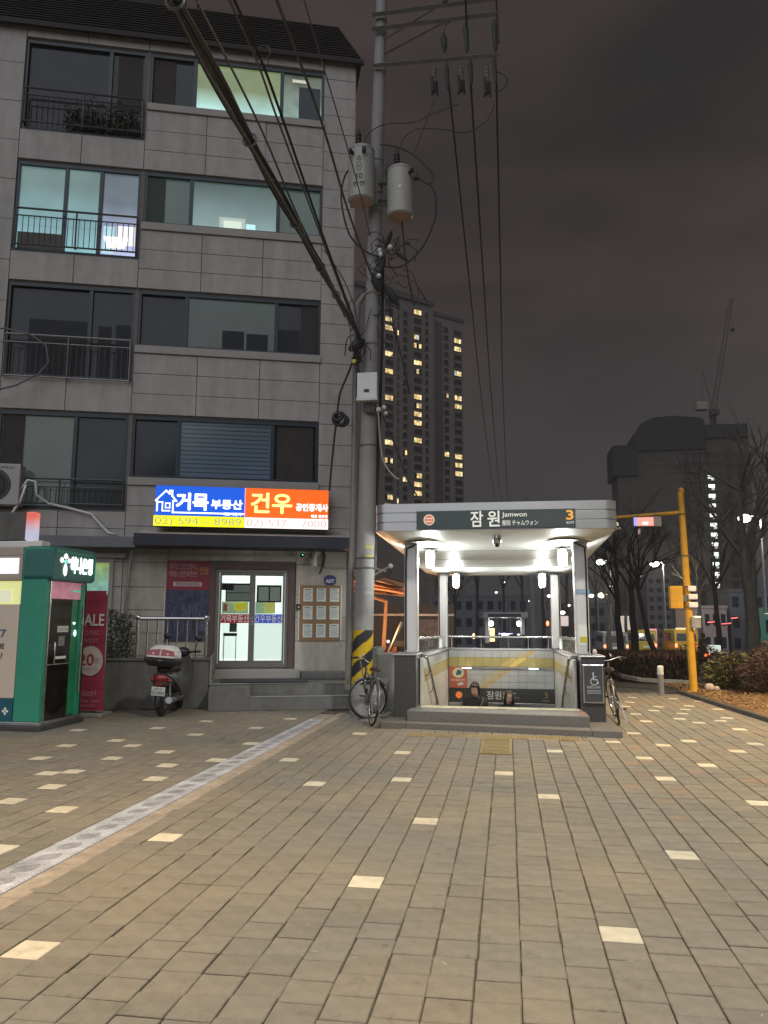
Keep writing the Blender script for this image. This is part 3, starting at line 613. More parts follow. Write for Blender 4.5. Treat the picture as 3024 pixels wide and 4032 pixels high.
text('건우', .44, (.16, -.005, .34), X_, Z_, My, sg, bold=.012, width=.80); text('공인중개사', .16, (1.05, -.005, .38), X_, Z_, Mw, sg, bold=.006, width=.64); text('대표 정호영', .07, (1.36, -.005, .235), X_, Z_, Mw, sg, bold=.002, width=.32)
text('02) 594 – 8989', .20, (-1.69, -.005, .035), X_, Z_, Mg, sg, bold=0, width=1.66); text('02) 537 – 7000', .20, (.08, -.005, .035), X_, Z_, Mr, sg, bold=0, width=1.58)
hs = MB()
def bar2(m, pts, w=.022, y=-.007):
    for (x0, z0), (x1, z1) in zip(pts, pts[1:]):
        d = Vector((x1-x0, 0, z1-z0)).normalized(); n = Vector((-d.z, 0, d.x))*w/2; a, b = Vector((x0, y, z0))-d*w/2, Vector((x1, y, z1))+d*w/2
        m.add([a-n, b-n, b+n, a+n], [(0,1,2,3)])
bar2(hs, [(-1.69, .50), (-1.50, .70), (-1.43, .64), (-1.43, .70), (-1.38, .70), (-1.38, .60), (-1.30, .50), (-1.36, .50), (-1.36, .27), (.02, .27)], .03)
bar2(hs, [(-1.66, .50), (-1.66, .30)], .03); bar2(hs, [(-1.66, .47), (-1.56, .47), (-1.56, .30), (-1.42, .30)], .025); bar2(hs, [(-1.50, .45), (-1.42, .45), (-1.42, .36), (-1.50, .36), (-1.50, .45)], .02)
hs.build('house_logo', Mw, sg)
# wall fittings
def ft(name, label, cat, s, z, o=0): return thing(name, label, cat, Fw(s, o, z), E_F)
cb = ft('cork_board', 'cork notice board with nine printed sheets right of the shop door', 'notice board', -.56, 1.15, .03)
M_cork = mat('cork', (.30, .19, .10), .9, var=.2, vs=50, bump=.2)
B(-.42, .42, -.02, .005, 0, 1.12).build('board', M_cork, cb)
for x in (-.44, .42): B(x, x+.025, -.03, .005, 0, 1.12).build('side_strip', M_white, cb, bevel=.003)
for i in range(3):
    for j in range(3):
        x = -.34+i*.27; z = .07+j*.36; p = B(x, x+.19, -.026, -.021, z, z+.27).build('paper_sheet', M_paper, cb); t_ = MB()
        for q in range(9):
            zz_ = z+.235-q*.024; w = .13 if q == 0 else rnd.uniform(.11, .16); t_.add([(x+.02, -.0275, zz_), (x+.02+w, -.0275, zz_), (x+.02+w, -.0275, zz_+(.014 if q == 0 else .006)), (x+.02, -.0275, zz_+(.014 if q == 0 else .006))], [(0,1,2,3)])
        t_.build('printed_lines', M_ink, p)
adt = ft('security_plate', 'small blue octagonal security company plate above the cork board', 'sign', -.36, 2.37, .03)
oc = [(-.06, -.10), (.06, -.10), (.12, -.05), (.12, .06), (.06, .11), (-.06, .11), (-.12, .06), (-.12, -.05)]
MB().prism(oc, -.02, .005, 'y').build('plate', mat('adt_blue', (.02, .03, .20), .4), adt, bevel=.003); text('ADT', .10, (0, -.021, -.045), X_, Z_, M_txtw, adt, bold=.003, align='CENTER', width=.17, depth=.002)
po = ft('poster', 'tall wall poster, red text panel over a dark blue city picture', 'poster', -3.20, 1.15, .03)
B(-.40, .42, -.02, .005, .0, 1.0).build('city_picture', mat('poster_city', (.05, .055, .12), .5, var=.7, vs=9), po)
B(-.40, .42, -.02, .005, 1.0, 1.58).build('red_panel', mat('poster_red', (.26, .025, .05), .5), po); B(-.44, -.42, -.03, .0, .0, 1.05).build('edge_strip', M_white, po)
M_ptxt = mat('poster_text', (.55, .45, .5), .6, var=0)
text('래미안 신반포팰리스', .13, (-.36, -.021, 1.42), X_, Z_, M_ptxt, po, width=.56); text('대림-신반포한신', .13, (-.36, -.021, 1.27), X_, Z_, M_ptxt, po, width=.54); text('전문', .16, (.22, -.021, 1.33), X_, Z_, mat('poster_yellow', (.6, .4, .08), .6), po, width=.18)
B(-.28, .28, -.024, -.021, 1.07, 1.16).build('text_bar', M_ptxt, po); text('매매 전세 월세 상담', .07, (-.22, -.0245, 1.09), X_, Z_, mat('poster_red_ink', (.26, .025, .05), .5), po, width=.44)
cit = MB()
for q in range(26):
    x = rnd.uniform(-.34, .34); h = rnd.uniform(.2, .62)*(1-abs(x)); cit.add([(x, -.0212, .2), (x+.03, -.0212, .2), (x+.03, -.0212, .25+h), (x, -.0212, .25+h)], [(0,1,2,3)])
cit.build('printed_towers', mat('poster_tower', (.11, .12, .20), .6, var=.5, vs=30), po)
ib = ft('intercom', 'small black intercom box beside the brown door frame', 'intercom', -.99, 1.76, .03); B(-.05, .04, -.03, 0, 0, .13).build('case', M_blackm, ib, bevel=.005); B(-.02, .015, -.034, -.03, .05, .08).build('button', M_white, ib)
cc = ft('security_camera', 'white bullet security camera under the ledge near the building corner', 'camera', -.68, 2.66, .03)
MB().tube([(0, -.02, .28), (0, -.10, .28), (-.02, -.22, .10), (-.02, -.24, -.02)], [.03, .03, .05, .05], 10).build('body', M_white, cc, smooth='auto'); MB().tube([(.16, -.02, .30), (.2, -.12, .2), (.12, -.1, -.1), (.10, -.05, -.15)], .018, 8).build('cable', M_black, cc, smooth=True); B(-.06, .06, -.02, .01, .2, .34).build('bracket', M_white, cc)
cc2 = ft('security_camera', 'tiny black dome camera with green light under the ledge', 'camera', -.95, 2.86, .35); MB().ball((0, 0, 0), .05).build('dome', M_blackm, cc2, smooth=True); MB().ball((.0, -.045, .0), .012).build('indicator', glow('led_green', (.1, 1, .4), 2), cc2)
pp = tag(MB().tube([Fw(-4.30, .12, 2.92), Fw(-4.32, .10, 2.7), Fw(-4.36, .08, 1.7), Fw(-4.38, .08, .9)], .028, 8).build('drain_pipe', M_steel_d), 'thin steel pipe running down the wall above the dark hedge', 'pipe')
bx = ft('meter_box', 'grey rounded meter cover mounted behind the corner camera', 'box', -.28, 2.62, .03); B(-.22, .24, -.10, 0, .0, .36).build('cover', M_sill, bx, bevel=.04)
# small shop window left behind the kiosk
sw = ft('shop_window', 'small lit shop window with yellow and cyan poster behind the kiosk', 'window', -5.05, 1.0, .03)
B(-.5, .42, -.03, .0, 0, 1.86).build('frame', M_sill, sw, bevel=.006); B(-.44, .34, -.036, -.031, 1.05, 1.66).build('lit_poster', lit_glass('poster_lit', (.45, .60, .10), (.30, .70, .65), .55, 1.05, 1.75, .5, 8), sw); B(-.44, .34, -.036, -.031, .1, 1.02).build('red_panel', mat('win_red', (.18, .01, .02), .5), sw)
# air conditioner + hoses + projecting sign
ac = ft('air_conditioner', 'white outdoor air conditioning unit on the wall above the kiosk', 'air conditioner', -6.80, 3.72, .22)
B(-.45, .42, -.16, .16, 0, .80).build('case', mat('ac_white', (.42, .41, .40), .5, var=.06), ac, bevel=.015); MB().torus((-.05, -.165, .38), .30, .012, n=24, k=4).torus((-.05, -.165, .38), .2, .006, n=20, k=4).torus((-.05, -.165, .38), .1, .006, n=16, k=4).build('fan_grille', M_blackm, ac)
MB().prism([(-.05+.28*math.cos(t*math.pi/12), .38+.28*math.sin(t*math.pi/12)) for t in range(24)], -.163, -.155, 'y').build('fan_opening', M_black, ac); text('SAMSUNG', .07, (.05, -.161, .70), X_, Z_, mat('ac_text', (.12, .12, .14), .5), ac, width=.26)
B(-.4, -.34, -.05, .2, -.06, 0).build('bracket', M_steel_d, ac); B(.3, .36, -.05, .2, -.06, 0).build('bracket', M_steel_d, ac)
tag(MB().tube([Fw(s_, o_, z_) for s_, o_, z_ in [(-6.40, .3, 4.0), (-6.25, .32, 4.22), (-6.12, .3, 4.2), (-6.1, .25, 3.95), (-5.9, .12, 3.8), (-5.5, .08, 3.72), (-5.1, .08, 3.62), (-4.9, .08, 3.4), (-4.75, .1, 3.25), (-4.6, .12, 3.22)]], .026, 8).build('hose', M_white, smooth=True), 'white insulated hose snaking right from the air conditioner along the wall', 'hose')
tag(MB().tube([Fw(s_, o_, z_) for s_, o_, z_ in [(-6.38, .3, 4.05), (-6.28, .33, 4.12), (-6.36, .33, 3.8), (-6.5, .33, 3.55), (-6.6, .3, 3.4)]], .024, 8).build('hose', M_white, smooth=True), 'short white hose dropping from the air conditioner towards the kiosk', 'hose')
ps = thing('projecting_sign', 'small red and white projecting light box above the kiosk roof', 'sign', (-7.62, 11.2, 2.68))
B(-.6, .04, -.08, .08, .12, .58).build('light_box', M_conc_d, ps, bevel=.02); B(.045, .20, -.08, .08, .12, .58).build('lit_end', lit_glass('red_white', (.9, .16, .10), (.62, .62, .8), .8, .25, .5, .2, 3), ps, bevel=.02); B(-.6, .38, -.12, .12, 0, .11).build('foot', M_white, ps, bevel=.02)
# cable loops left side of the facade
tag(MB().tube([Fw(s_, o_, z_) for s_, o_, z_ in [(-7.6, .3, 7.1), (-6.9, .3, 7.25), (-6.4, .3, 7.15), (-6.1, .3, 6.95), (-6.02, .3, 6.6), (-6.2, .3, 6.35), (-6.6, .3, 6.1), (-7.2, .3, 5.9)]], .018, 6).build('cable', M_wire_g, smooth=True), 'drooping grey cable loop in front of the second-floor balcony', 'cable')

# retaining wall with railing and planter
rw = thing('planter_wall', 'low concrete planter wall behind the scooter', 'wall', (FX, FY, 0), E_F)
B(-9.6, -2.64, -1.50, -1.30, 0, .84).build('wall', M_conc_d, rw, bevel=.01); B(-9.6, -2.62, -1.53, -1.27, .84, .88).build('coping', M_conc_d, rw, bevel=.008)
B(-9.6, -2.64, -1.30, -.1, .0, .74).build('soil', M_mulch, rw); B(-2.63, -2.60, -1.5, -.1, .4, .92).build('end_post', M_conc, rw, bevel=.006)
def blob(name, mtl, cx, cy, cz, rx, ry, rz, n, size, parent=None, box=False, leafy=1.):
    mb = MB()
    for q in range(n):
        if box: c = Vector((cx+rnd.uniform(-rx, rx), cy+rnd.uniform(-ry, ry), cz+rnd.uniform(-rz, rz)))
        else:
            d = Vector([rnd.gauss(0, 1) for _ in range(3)]).normalized()*(rnd.random()**.4); c = Vector((cx+d.x*rx, cy+d.y*ry, cz+d.z*rz))
        c += Vector((noise.noise(c*1.7), noise.noise(c*1.7+Vector((9, 0, 0))), noise.noise(c*1.7+Vector((0, 9, 0)))))*.25*min(rx, rz)
        a = Vector([rnd.gauss(0, 1) for _ in range(3)]).normalized()*size*rnd.uniform(.6, 1.4); b2 = Vector([rnd.gauss(0, 1) for _ in range(3)]).normalized()*size*.35*leafy
        mb.cur = rnd.randrange(len(mtl)) if isinstance(mtl, list) else 0
        mb.add([c-a, c+b2, c+a, c-b2], [(0,1,2,3)])
    return mb.build(name, mtl, parent)
c = Fw(-4.35, .95, 1.3); hb = thing('hedge', 'dark clipped evergreen bush in the planter left of the chrome railing', 'bush', (c.x, c.y, .86), E_F)
tag(blob('foliage', [leafm, mat('dark_leaf2', (.02, .035, .022), .6)], -.55, .1, .42, .85, .35, .44, 5200, .035, hb, box=True), kind='stuff')
rl = thing('handrail', 'chrome railing with vertical bars on the planter wall above the scooter', 'railing', (FX, FY, 0), E_F)
x0, x1, y_ = -3.92, -2.72, -1.40
for x in (x0, x1): MB().tube([(x, y_, .88), (x, y_, 1.60)], .026, 10).build('post', M_steel, rl, smooth='auto'); MB().ball((x, y_, 1.60), .05).build('ball_cap', M_steel, rl, smooth=True)
MB().tube([(x0, y_, 1.58), (x1, y_, 1.58)], .034, 10).build('top_rail', M_steel, rl, smooth='auto')
for q in range(1, 7):
    x = x0+(x1-x0)*q/7; MB().tube([(x, y_, .88), (x, y_, 1.55)], .013, 8).build('baluster', M_steel, rl, smooth='auto')
MB().tube([(x0, y_, 1.57), (x0-.05, y_+.5, 1.57), (x0-.1, -.15, 1.57)], .03, 8).build('side_rail', M_steel, rl, smooth='auto')

# ================================================================== UTILITY POLE
ux, uy = -2.47, 13.05
up = thing('utility_pole', 'tall concrete utility pole with yellow and black striped base band', 'utility pole', (ux, uy, 0))
M_pole = mat('pole_concrete', (.31, .305, .305), .7, var=.10, vs=3, bump=.15, dirt=.2)
def pc(z): return Vector((ux+.022*z, uy, z))
def pr_(z): return .178-.0055*z
MB().tube([pc(z) for z in (0, 3, 6, 9, 12, 15)], [pr_(z) for z in (0, 3, 6, 9, 12, 15)], 24).build('shaft', M_pole, up, smooth='auto', world=True)
# striped band: geometry of diagonal stripes wrapped round the pole
M_yel = mat('hazard_yellow', (.62, .42, .015), .45, var=.12, vs=8, dirt=.25); M_blk = mat('hazard_black', (.02, .02, .024), .5, var=.1)
def band(zlo, zhi):
    n = 48; mb = MB(); h = .02; k = int((zhi-zlo)/h)
    for i in range(n):
        for j in range(k):
            a0, a1 = 2*math.pi*i/n, 2*math.pi*(i+1)/n; z0, z1 = zlo+j*h, zlo+(j+1)*h
            am = (a0+a1)/2; ph = (am/(2*math.pi)*2.02 - (z0-zlo)/.42) % 1
            mb.cur = 0 if ph < .5 else 1; vs = []
            for a, z in ((a0, z0), (a1, z0), (a1, z1), (a0, z1)):
                rr_ = pr_(z)+.004; p = pc(z); vs.append((p.x+rr_*math.cos(a), p.y+rr_*math.sin(a), z))
            mb.add(vs, [(0,1,2,3)])
    return mb.build('striped_band', [M_yel, M_blk], up, world=True)
band(.50, 1.42)
for z in (2.45, 2.62, 4.6, 6.45, 7.4, 8.55, 9.35, 10.0, 11.82, 12.62, 12.88):
    p = pc(z); MB().torus(p, pr_(z)+.006, .014, axis='z', n=20, k=4).build('strap', M_steel_d, up, world=True)
tg = mat('tag_yellow', (.45, .38, .12), .6); 
for z, s in ((2.78, .0), (2.62, 0.0), (2.0, .03)):
    m2 = MB(); n = 6
    for j in range(n):
        a0, a1 = R(-82+s*100+j*9), R(-82+s*100+(j+1)*9); rr_ = pr_(z)+.006; p = pc(z)
        m2.add([(p.x+rr_*math.cos(a), p.y+rr_*math.sin(a), zq) for a, zq in ((a0, z), (a1, z), (a1, z+.055), (a0, z+.055))], [(0,1,2,3)])
    m2.build('number_tag', tg if s == 0 else M_sill, up, world=True)
def curve_pts_(P): return P
# steel cross arms
M_galv = mat('galvanised', (.15, .155, .15), .6, .3, var=.25, vs=8)
def arm(x0, z0, x1, z1, w=.05, y=uy-.18): MB().tube([(x0, y, z0), (x1, y, z1)], w, 4).build('cross_arm', M_galv, up, world=True)
arm(-2.32, 12.90, .06, 12.93); arm(-2.32, 12.60, .04, 12.62); arm(-2.3, 11.84, .03, 11.78, .045); arm(-2.1, 12.05, -.85, 12.62, .03); arm(-2.1, 12.35, -1.1, 12.9, .025)
arm(-2.9, 14.2, .1, 14.2)
M_ins = mat('insulator_dark', (.015, .015, .017), .5, var=0); M_insg = mat('insulator_grey', (.14, .13, .12), .5, var=.1)
yA = uy-.18
def fuse(x, z0, z1, dark):
    g = MB(); zm = z0+(z1-z0)*.45
    prof = []
    for i in range(9): prof.append((.05 if i % 2 else .035, zm+(z1-zm)*i/8))
    MB().lathe((x, yA, 0), prof, 8).build('fuse_insulator', M_insg, up, world=True)
    MB().tube([(x-.03, yA, zm+.1), (x-.01, yA, z0+.06), (x-.05, yA, z0)], [.05, .05, .02], 6).tube([(x+.03, yA, zm), (x+.06, yA, z0-.02)], [.04, .02], 5).build('fuse_holder', M_ins, up, world=True)
fuse(-1.16, 11.12, 11.66, 1); fuse(-.67, 11.08, 11.62, 1); fuse(-.2, 10.98, 11.55, 1)
def cutout(x, z0, z1, r=.06): MB().tube([(x, yA, z1), (x, yA, z1-.1), (x+.01, yA, (z0+z1)/2), (x+.02, yA, z0+.1), (x+.02, yA, z0)], [.02, r, r*.9, r*.8, .02], 8).build('cable_termination', M_ins, up, world=True)
MB().tube(curve_pts_([(-.98, yA, 12.33), (-.95, yA, 12.5), (-.78, yA, 12.62)]), .012, 5).build('jumper_wire', M_wire, up, world=True); cutout(-.98, 11.95, 12.35); cutout(-.93, 11.2, 11.72, .045); cutout(-.57, 11.9, 12.5, .05); cutout(-.5, 11.25, 11.75, .045); cutout(-.05, 11.85, 12.5, .05); cutout(-.06, 11.2, 11.75, .04)
for x in (-.95, -.55, -.1, -.02): MB().tube([(x, yA, 12.95), (x, yA, 13.35)], .05, 8).build('pin_insulator', M_ins, up, world=True)
B(-.28, -.02, yA-.08, yA+.08, 12.95, 13.08).build('bracket_plate', M_ins, up, world=True)
# transformers
M_trans = mat('transformer_paint', (.40, .405, .38), .4, var=.08, dirt=.15)
def transformer(label, x, z0, z1, num, y=uy-.42):
    t = thing('transformer', label, 'transformer', (x, y, z0), 0, 'transformers on the utility pole'); h = z1-z0; r = .235
    MB().lathe((0, 0, 0), [(r*.85, -.03), (r, 0), (r, h*.95), (r*1.03, h*.95), (r*1.03, h*.98), (r*.8, h+.03), (r*.3, h+.06)], 28).build('tank', M_trans, t, smooth='auto')
    MB().lathe((0, 0, 0), [(r*.2, -.05), (r*.84, -.032)], 28).build('base_plate', mat('tank_bottom', (.50, .36, .28), .5, var=.1), t)
    pf = [(.06 if i % 2 else .045, h+.05+i*.035) for i in range(9)]+[(.02, h+.42)]
    MB().lathe((-.06, 0, 0), pf, 10).build('bushing', M_ins, t, smooth=False)
    for a in (-120, -70) if num else (-40, 10):
        ca, sa = math.cos(R(a)), math.sin(R(a)); MB().tube([(r*ca, r*sa, h*.82), ((r+.09)*ca, (r+.09)*sa, h*.84)], [.03, .045], 8).build('terminal', M_ins, t)
    B(-.05, .05, r-.02, r+.18, h*.2, h*.8).build('hanger', M_galv, t)
    if num:
        Mi = mat('stencil_black', (.05, .05, .05), .6, var=0)
        def curved(body, size, z, w):
            o = text(body, size, (0, 0, z), X_, Z_, Mi, t, align='CENTER', width=w, bold=.002)
            for v in o.data.vertices:
                a = v.co.x/r; v.co.x = (r+.003)*math.sin(a); v.co.y = -(r+.003)*math.cos(a)
        curved('50', .15, h*.30, .12); curved('한전', .10, h*.17, .2); curved('⊕', .13, h*.50, .1); curved('소', .13, h*.66, .1)
    else: B(-.0, .05, -r-.01, -r+.01, h*.45, h*.53).build('white_tag', M_white, t, bevel=.01)
    return t
transformer('left grey pole transformer with number fifty stencilled on it', -2.46, 9.0, 9.98, True); transformer('right grey pole transformer hanging lower, with a small white tag', -1.77, 8.72, 9.60, False, uy-.30)
MB().tube([(-2.2, uy-.1, 9.15), (-1.75, uy-.1, 9.15)], .05, 4).tube([(-2.2, uy-.1, 9.5), (-1.75, uy-.1, 9.5)], .04, 4).tube([(-2.7, uy-.2, 9.05), (-1.6, uy-.2, 9.0)], .035, 4).build('transformer_bracket', M_galv, up, world=True)
cutout(-2.0, 9.35, 9.8, .06)
# white box, ducts
wb = thing('equipment_box', 'white telecom box strapped to the utility pole above the shop sign', 'box', (ux+.11, uy-.24, 5.34))
B(-.16, .19, -.10, .07, .05, .50).build('case', mat('box_white', (.82, .83, .84), .4, var=.04), wb, bevel=.008); B(-.17, .20, -.11, .07, .0, .055).build('lip', M_white, wb, bevel=.004); MB().prism([(-.03, .14), (.05, .14), (.06, .17), (.05, .20), (-.03, .20), (-.045, .17)], -.105, -.1, 'y').build('badge', M_blackm, wb)
for q in range(5): MB().tube([(-.12+q*.06, 0, .01), (-.10+q*.05, .0, -.12-.02*q), (.0+q*.03, .05, -.2), (.12, .12, -.1)], .012, 5).build('cable', M_wire_g, wb, smooth=True)
MB().tube([pc(7.45)+Vector((-.16, .05, 0)), pc(7.25)+Vector((-.27, .0, 0)), pc(6.9)+Vector((-.28, 0, 0)), pc(5.4)+Vector((-.27, 0, 0)), pc(3.2)+Vector((-.24, 0, 0)), pc(.4)+Vector((-.24, 0, 0))], .055, 8).build('conduit', mat('duct_grey', (.20, .19, .18), .6), up, smooth='auto', world=True)
MB().tube([pc(0.45)+Vector((-.24, -.02, 0)), pc(1.65)+Vector((-.24, -.02, 0))], .035, 6).build('conduit_guard', M_steel_d, up, world=True)
MB().tube([pc(8.2)+Vector((.16, .0, 0)), pc(6.5)+Vector((.19, 0, 0)), pc(4.8)+Vector((.18, 0, 0)), pc(2.4)+Vector((.17, 0, 0))], .03, 6).build('conduit', M_black, up, smooth='auto', world=True)
# splice clutter
M_spl = mat('splice_black', (.018, .018, .02), .5, var=0)
for (x, y, z, r, L, a) in [(-2.56, uy-.2, 6.4, .10, .3, .3), (-2.2, uy-.2, 7.55, .09, .25, -.8), (-1.95, uy-.15, 7.32, .07, .35, -.7), (-2.1, uy-.2, 7.9, .05, .2, 1.2), (-1.75, uy-.2, 8.0, .04, .25, -.4), (-2.0, uy-.2, 8.35, .05, .2, .9)]:
    d = Vector((math.cos(a)*.5, 0, math.sin(a)))*L; c = Vector((x, y, z)); MB().tube([c-d, c-d*.4, c+d*.4, c+d], [r*.3, r, r, r*.3], 8).build('cable_splice', M_spl, up, world=True, smooth='auto')
for (x, z) in [(-2.15, 7.62), (-2.12, 8.02), (-2.14, 8.10), (-1.95, 8.15)]: MB().ball((x, uy-.3, z), .045).build('spool_insulator', M_white, up, smooth=True, world=True)
B(-2.62, -2.56, uy-.28, uy-.24, 6.05, 6.11).build('cable_marker', mat('marker_yellow', (.7, .6, .1), .5), up, world=True)
rr9 = random.Random(5)
for q in range(22):
    x0, z0 = rr9.uniform(-2.4, -1.8), rr9.uniform(7.0, 8.4); pts = [Vector((x0, uy-rr9.uniform(.1, .35), z0))]
    for w_ in range(4): pts.append(pts[-1]+Vector((rr9.uniform(-.18, .22), rr9.uniform(-.05, .05), rr9.uniform(-.3, .2))))
    MB().tube(pts, .009, 4).build('jumper_wire', M_wire, up, world=True, smooth=True)
# named wires
def curve_pts(P, n=24):
    P = [Vector(p) for p in P]; out = []
    for i in range(len(P)-1):
        p0, p1, p2, p3 = P[max(i-1, 0)], P[i], P[i+1], P[min(i+2, len(P)-1)]
        for j in range(n if i < len(P)-2 else n+1):
            t = j/n; out.append(.5*((2*p1)+(p2-p0)*t+(2*p0-5*p1+4*p2-p3)*t*t+(3*p1-p0-3*p2+p3)*t**3))
    return out
def wire(label, P, r=.012, m=M_wire, grp=None, n=8, k=5):
    return tag(MB().tube(curve_pts(P, n), r, k).build('cable', m, smooth=True), label, 'cable', grp)
def wy(px, py, Y=uy-.2): return yp(px*1.8228, py*1.8228, Y)
wire('thin wire from the left transformer top up to the lowest cross arm', [wy(787, 308), wy(800, 285), wy(835, 268), wy(895, 264), wy(930, 248), wy(990, 225)], .010)
wire('thin wire looping from the right transformer top to the right-hand fuses', [wy(866, 322), wy(872, 298), wy(905, 278), wy(960, 280), wy(1005, 286), wy(1050, 262), wy(1068, 225)], .010)
wire('straight thin wire from right transformer up to the left fuse', [wy(895, 330), wy(912, 285), wy(925, 250), wy(938, 215)], .008)
wire('black cable arching from the pole over the right transformer and down', [wy(820, 312), wy(850, 316), wy(890, 332), wy(925, 365), wy(937, 385), wy(925, 398), wy(905, 385), wy(900, 372)], .014)
wire('big black cable loop hanging right of the right transformer', [wy(925, 395), wy(940, 420), wy(940, 470), wy(915, 530), wy(880, 568), wy(855, 578), wy(830, 575)], .018)
wire('big black cable loop hanging left of the left transformer', [wy(778, 350), wy(768, 335), wy(766, 352), wy(745, 380), wy(737, 430), wy(752, 500), wy(780, 535), wy(810, 552), wy(830, 552)], .018)
wire('short curl of wire right of the highest right termination', [wy(1075, 155), wy(1092, 165), wy(1095, 180), wy(1083, 195), wy(1068, 196)], .010)
wire('black lead dropping from the right transformer to the splices', [wy(868, 480), wy(872, 520), wy(878, 575), wy(890, 640), wy(895, 660)], .016)
wire('thin lead from splices curling down right of the pole', [wy(870, 583), wy(890, 590), wy(903, 625), wy(902, 645)], .008)
wire('thick black lead falling over the tower behind the pole', [wy(825, 605), wy(838, 640), wy(850, 700), wy(872, 790), wy(885, 850)], .014)
wire('black cable lashed from the pole band down to the building wall', [wy(770, 705), wy(768, 760), wy(755, 800), wy(735, 850), wy(728, 900), wy(722, 950), wy(715, 1020), wy(712, 1060)], .020)
cl = thing('cable_coil', 'coil of black cable hanging on the wall cable right of the windows', 'cable coil', wy(733, 905)); MB().torus((0, 0, 0), .11, .03, n=16, k=5).torus((.06, .02, -.03), .09, .03, n=16, k=5).torus((-.02, -.03, .03), .07, .035, n=14, k=5).build('coil', M_spl, cl, smooth=True)
wire('pale cable hanging right of the pole over the tower', [wy(815, 865), wy(818, 900), wy(822, 960), wy(830, 1000), wy(850, 1028), wy(862, 1035)], .016, M_sill)
wire('dark cable running from the box down towards the station roof', [wy(818, 880), wy(840, 930), wy(862, 985), wy(878, 1030), wy(900, 1070)], .014)
tag(MB().ball(wy(818, 885), .05).ball(wy(834, 893), .035).ball(wy(830, 880), .04).build('terminal_cluster', M_white, smooth=True), 'white cable clamps on the right flank of the pole', 'clamp')
# three street wires running away to the far end
for i, (x, z) in enumerate([(-.9, 11.08), (-.5, 11.1), (-.03, 11.15)]):
    P = [(x, uy-.2, z+.3), (x, 20, z-.05), (x, 30, z-.5), (x+.1, 45, z-.6-.5), (x+.3, 62, z-1.0)]
    wire(['leftmost of three power wires running away down the street', 'middle of three power wires running away down the street', 'rightmost of three power wires running away down the street'][i], P, .022 if i else .02, grp='power wires running down the street')
wire('power wire coming from above to the middle termination', [(-.53, 4, 14.2), (-.53, 8, 13.6), (-.55, uy-.2, 12.45)], .02); wire('power wire coming from above to the right termination', [(-.06, 4, 14.4), (-.04, 8, 14.0), (-.02, 12, 13.3), (0, uy-.2, 12.7), (.02, uy-.2, 12.0)], .02)
# bundle towards the camera
bun = thing('cable_bundle', 'thick bundle of lashed communication cables sweeping up left from the pole', 'cable bundle', (-2.5, uy-.2, 6.5))
rb_ = random.Random(3)
def bz(y): return 6.40+.16*(1-abs((y-8)/5))*-.3+.012*(y-5)**1.2 if y > 5 else 6.40
for q in range(14):
    a = q*2.4; rr_ = .010+.038*math.sqrt(q/14); pts = []
    y = 3.2; ph = rb_.uniform(0, 6)
    while y <= uy-.15:
        k = (y-3)/(uy-3); sp = (1-.55*k)*(.55+.45*abs(math.sin((y-3.2)*math.pi/1.9))); pts.append((-2.5+rr_*sp*2*math.cos(a+y*.3+ph*.1), y, bz(y)+rr_*sp*2*math.sin(a+y*.3))); y += .3
    MB().tube(pts, rb_.choice([.007, .010, .013]), 5).build('strand', rb_.choice([M_wire_g, M_wire_g, M_wire_r, M_wire, mat('cable_mid', (.10, .09, .088), .6, var=0)]), bun, smooth=True, world=True)
for y in (5.1, 6.9, 8.6, 9.9, 10.9, 11.7): MB().torus((-2.5, y, bz(y)), .075*(1-.04*(y-5)), .014, axis='y', n=14, k=5).build('lashing', M_wire_g, bun, world=True)
MB().tube([(-2.5, 11.5, 6.5), (-2.42, 11.6, 6.2), (-2.40, 11.6, 5.85)], .012, 5).build('loose_end', M_wire_g, bun, smooth=True, world=True)
wire('single cable right of the thick bundle, slack from above', [(-2.42, 4.6, 6.55), (-2.44, 6.9, 6.62), (-2.48, 8.6, 6.52), (-2.5, 10.6, 6.5)], .012, M_wire_g)
wire('drop cable with a small ring crossing the top window', [(-2.5, 5.2, 7.32), (-2.5, 6.9, 7.38), (-2.5, 7.8, 7.23), (-2.5, 9.81, 6.93), (-2.5, 12.3, 6.57), (-2.5, uy-.2, 6.5)], .013, M_wire_g)
wire('dark twin cable beside the ringed drop cable', [(-2.46, 5.2, 7.34), (-2.46, 6.9, 7.40), (-2.46, 7.9, 7.27), (-2.48, 9.8, 6.96), (-2.49, 12.3, 6.6), (-2.5, uy-.2, 6.52)], .016, M_wire)
tag(MB().torus((-2.43, 7.0, 7.44), .085, .006, axis='y', n=24, k=4).build('cable_ring', M_wire_g), 'thin wire ring hanging from the drop cable before the roof', 'cable')
wire('dark cable second from the pole crossing the dark roof', [(-2.3, 6.2, 8.05), (-2.3, 8.92, 8.05), (-2.3, 10.7, 7.77), (-2.3, 12.6, 7.69), (-2.2, uy, 7.4)], .017, mat('cable_mid', (.10, .09, .088), .6, var=0))
wire('pale thin guy wire nearest the pole', [(-2.3, 7.0, 9.1), (-2.3, 9.13, 8.88), (-2.3, 11.2, 8.68), (-2.35, uy-.1, 8.5)], .010, M_wire_g)
wire('wire from upper pole down to the bundle anchor', [wy(700, 540), wy(740, 600), wy(765, 660), wy(772, 700)], .010)
for q in range(16):
    x0 = Vector((-2.55+rr9.uniform(-.08, .12), uy-.25, 6.5+rr9.uniform(-.4, .3))); pts = [x0]
    for w_ in range(3): pts.append(pts[-1]+Vector((rr9.uniform(-.1, .12), rr9.uniform(-.05, .05), rr9.uniform(-.25, .1))))
    MB().tube(pts, .010, 4).build('tie_wire', M_wire, up, smooth=True, world=True)
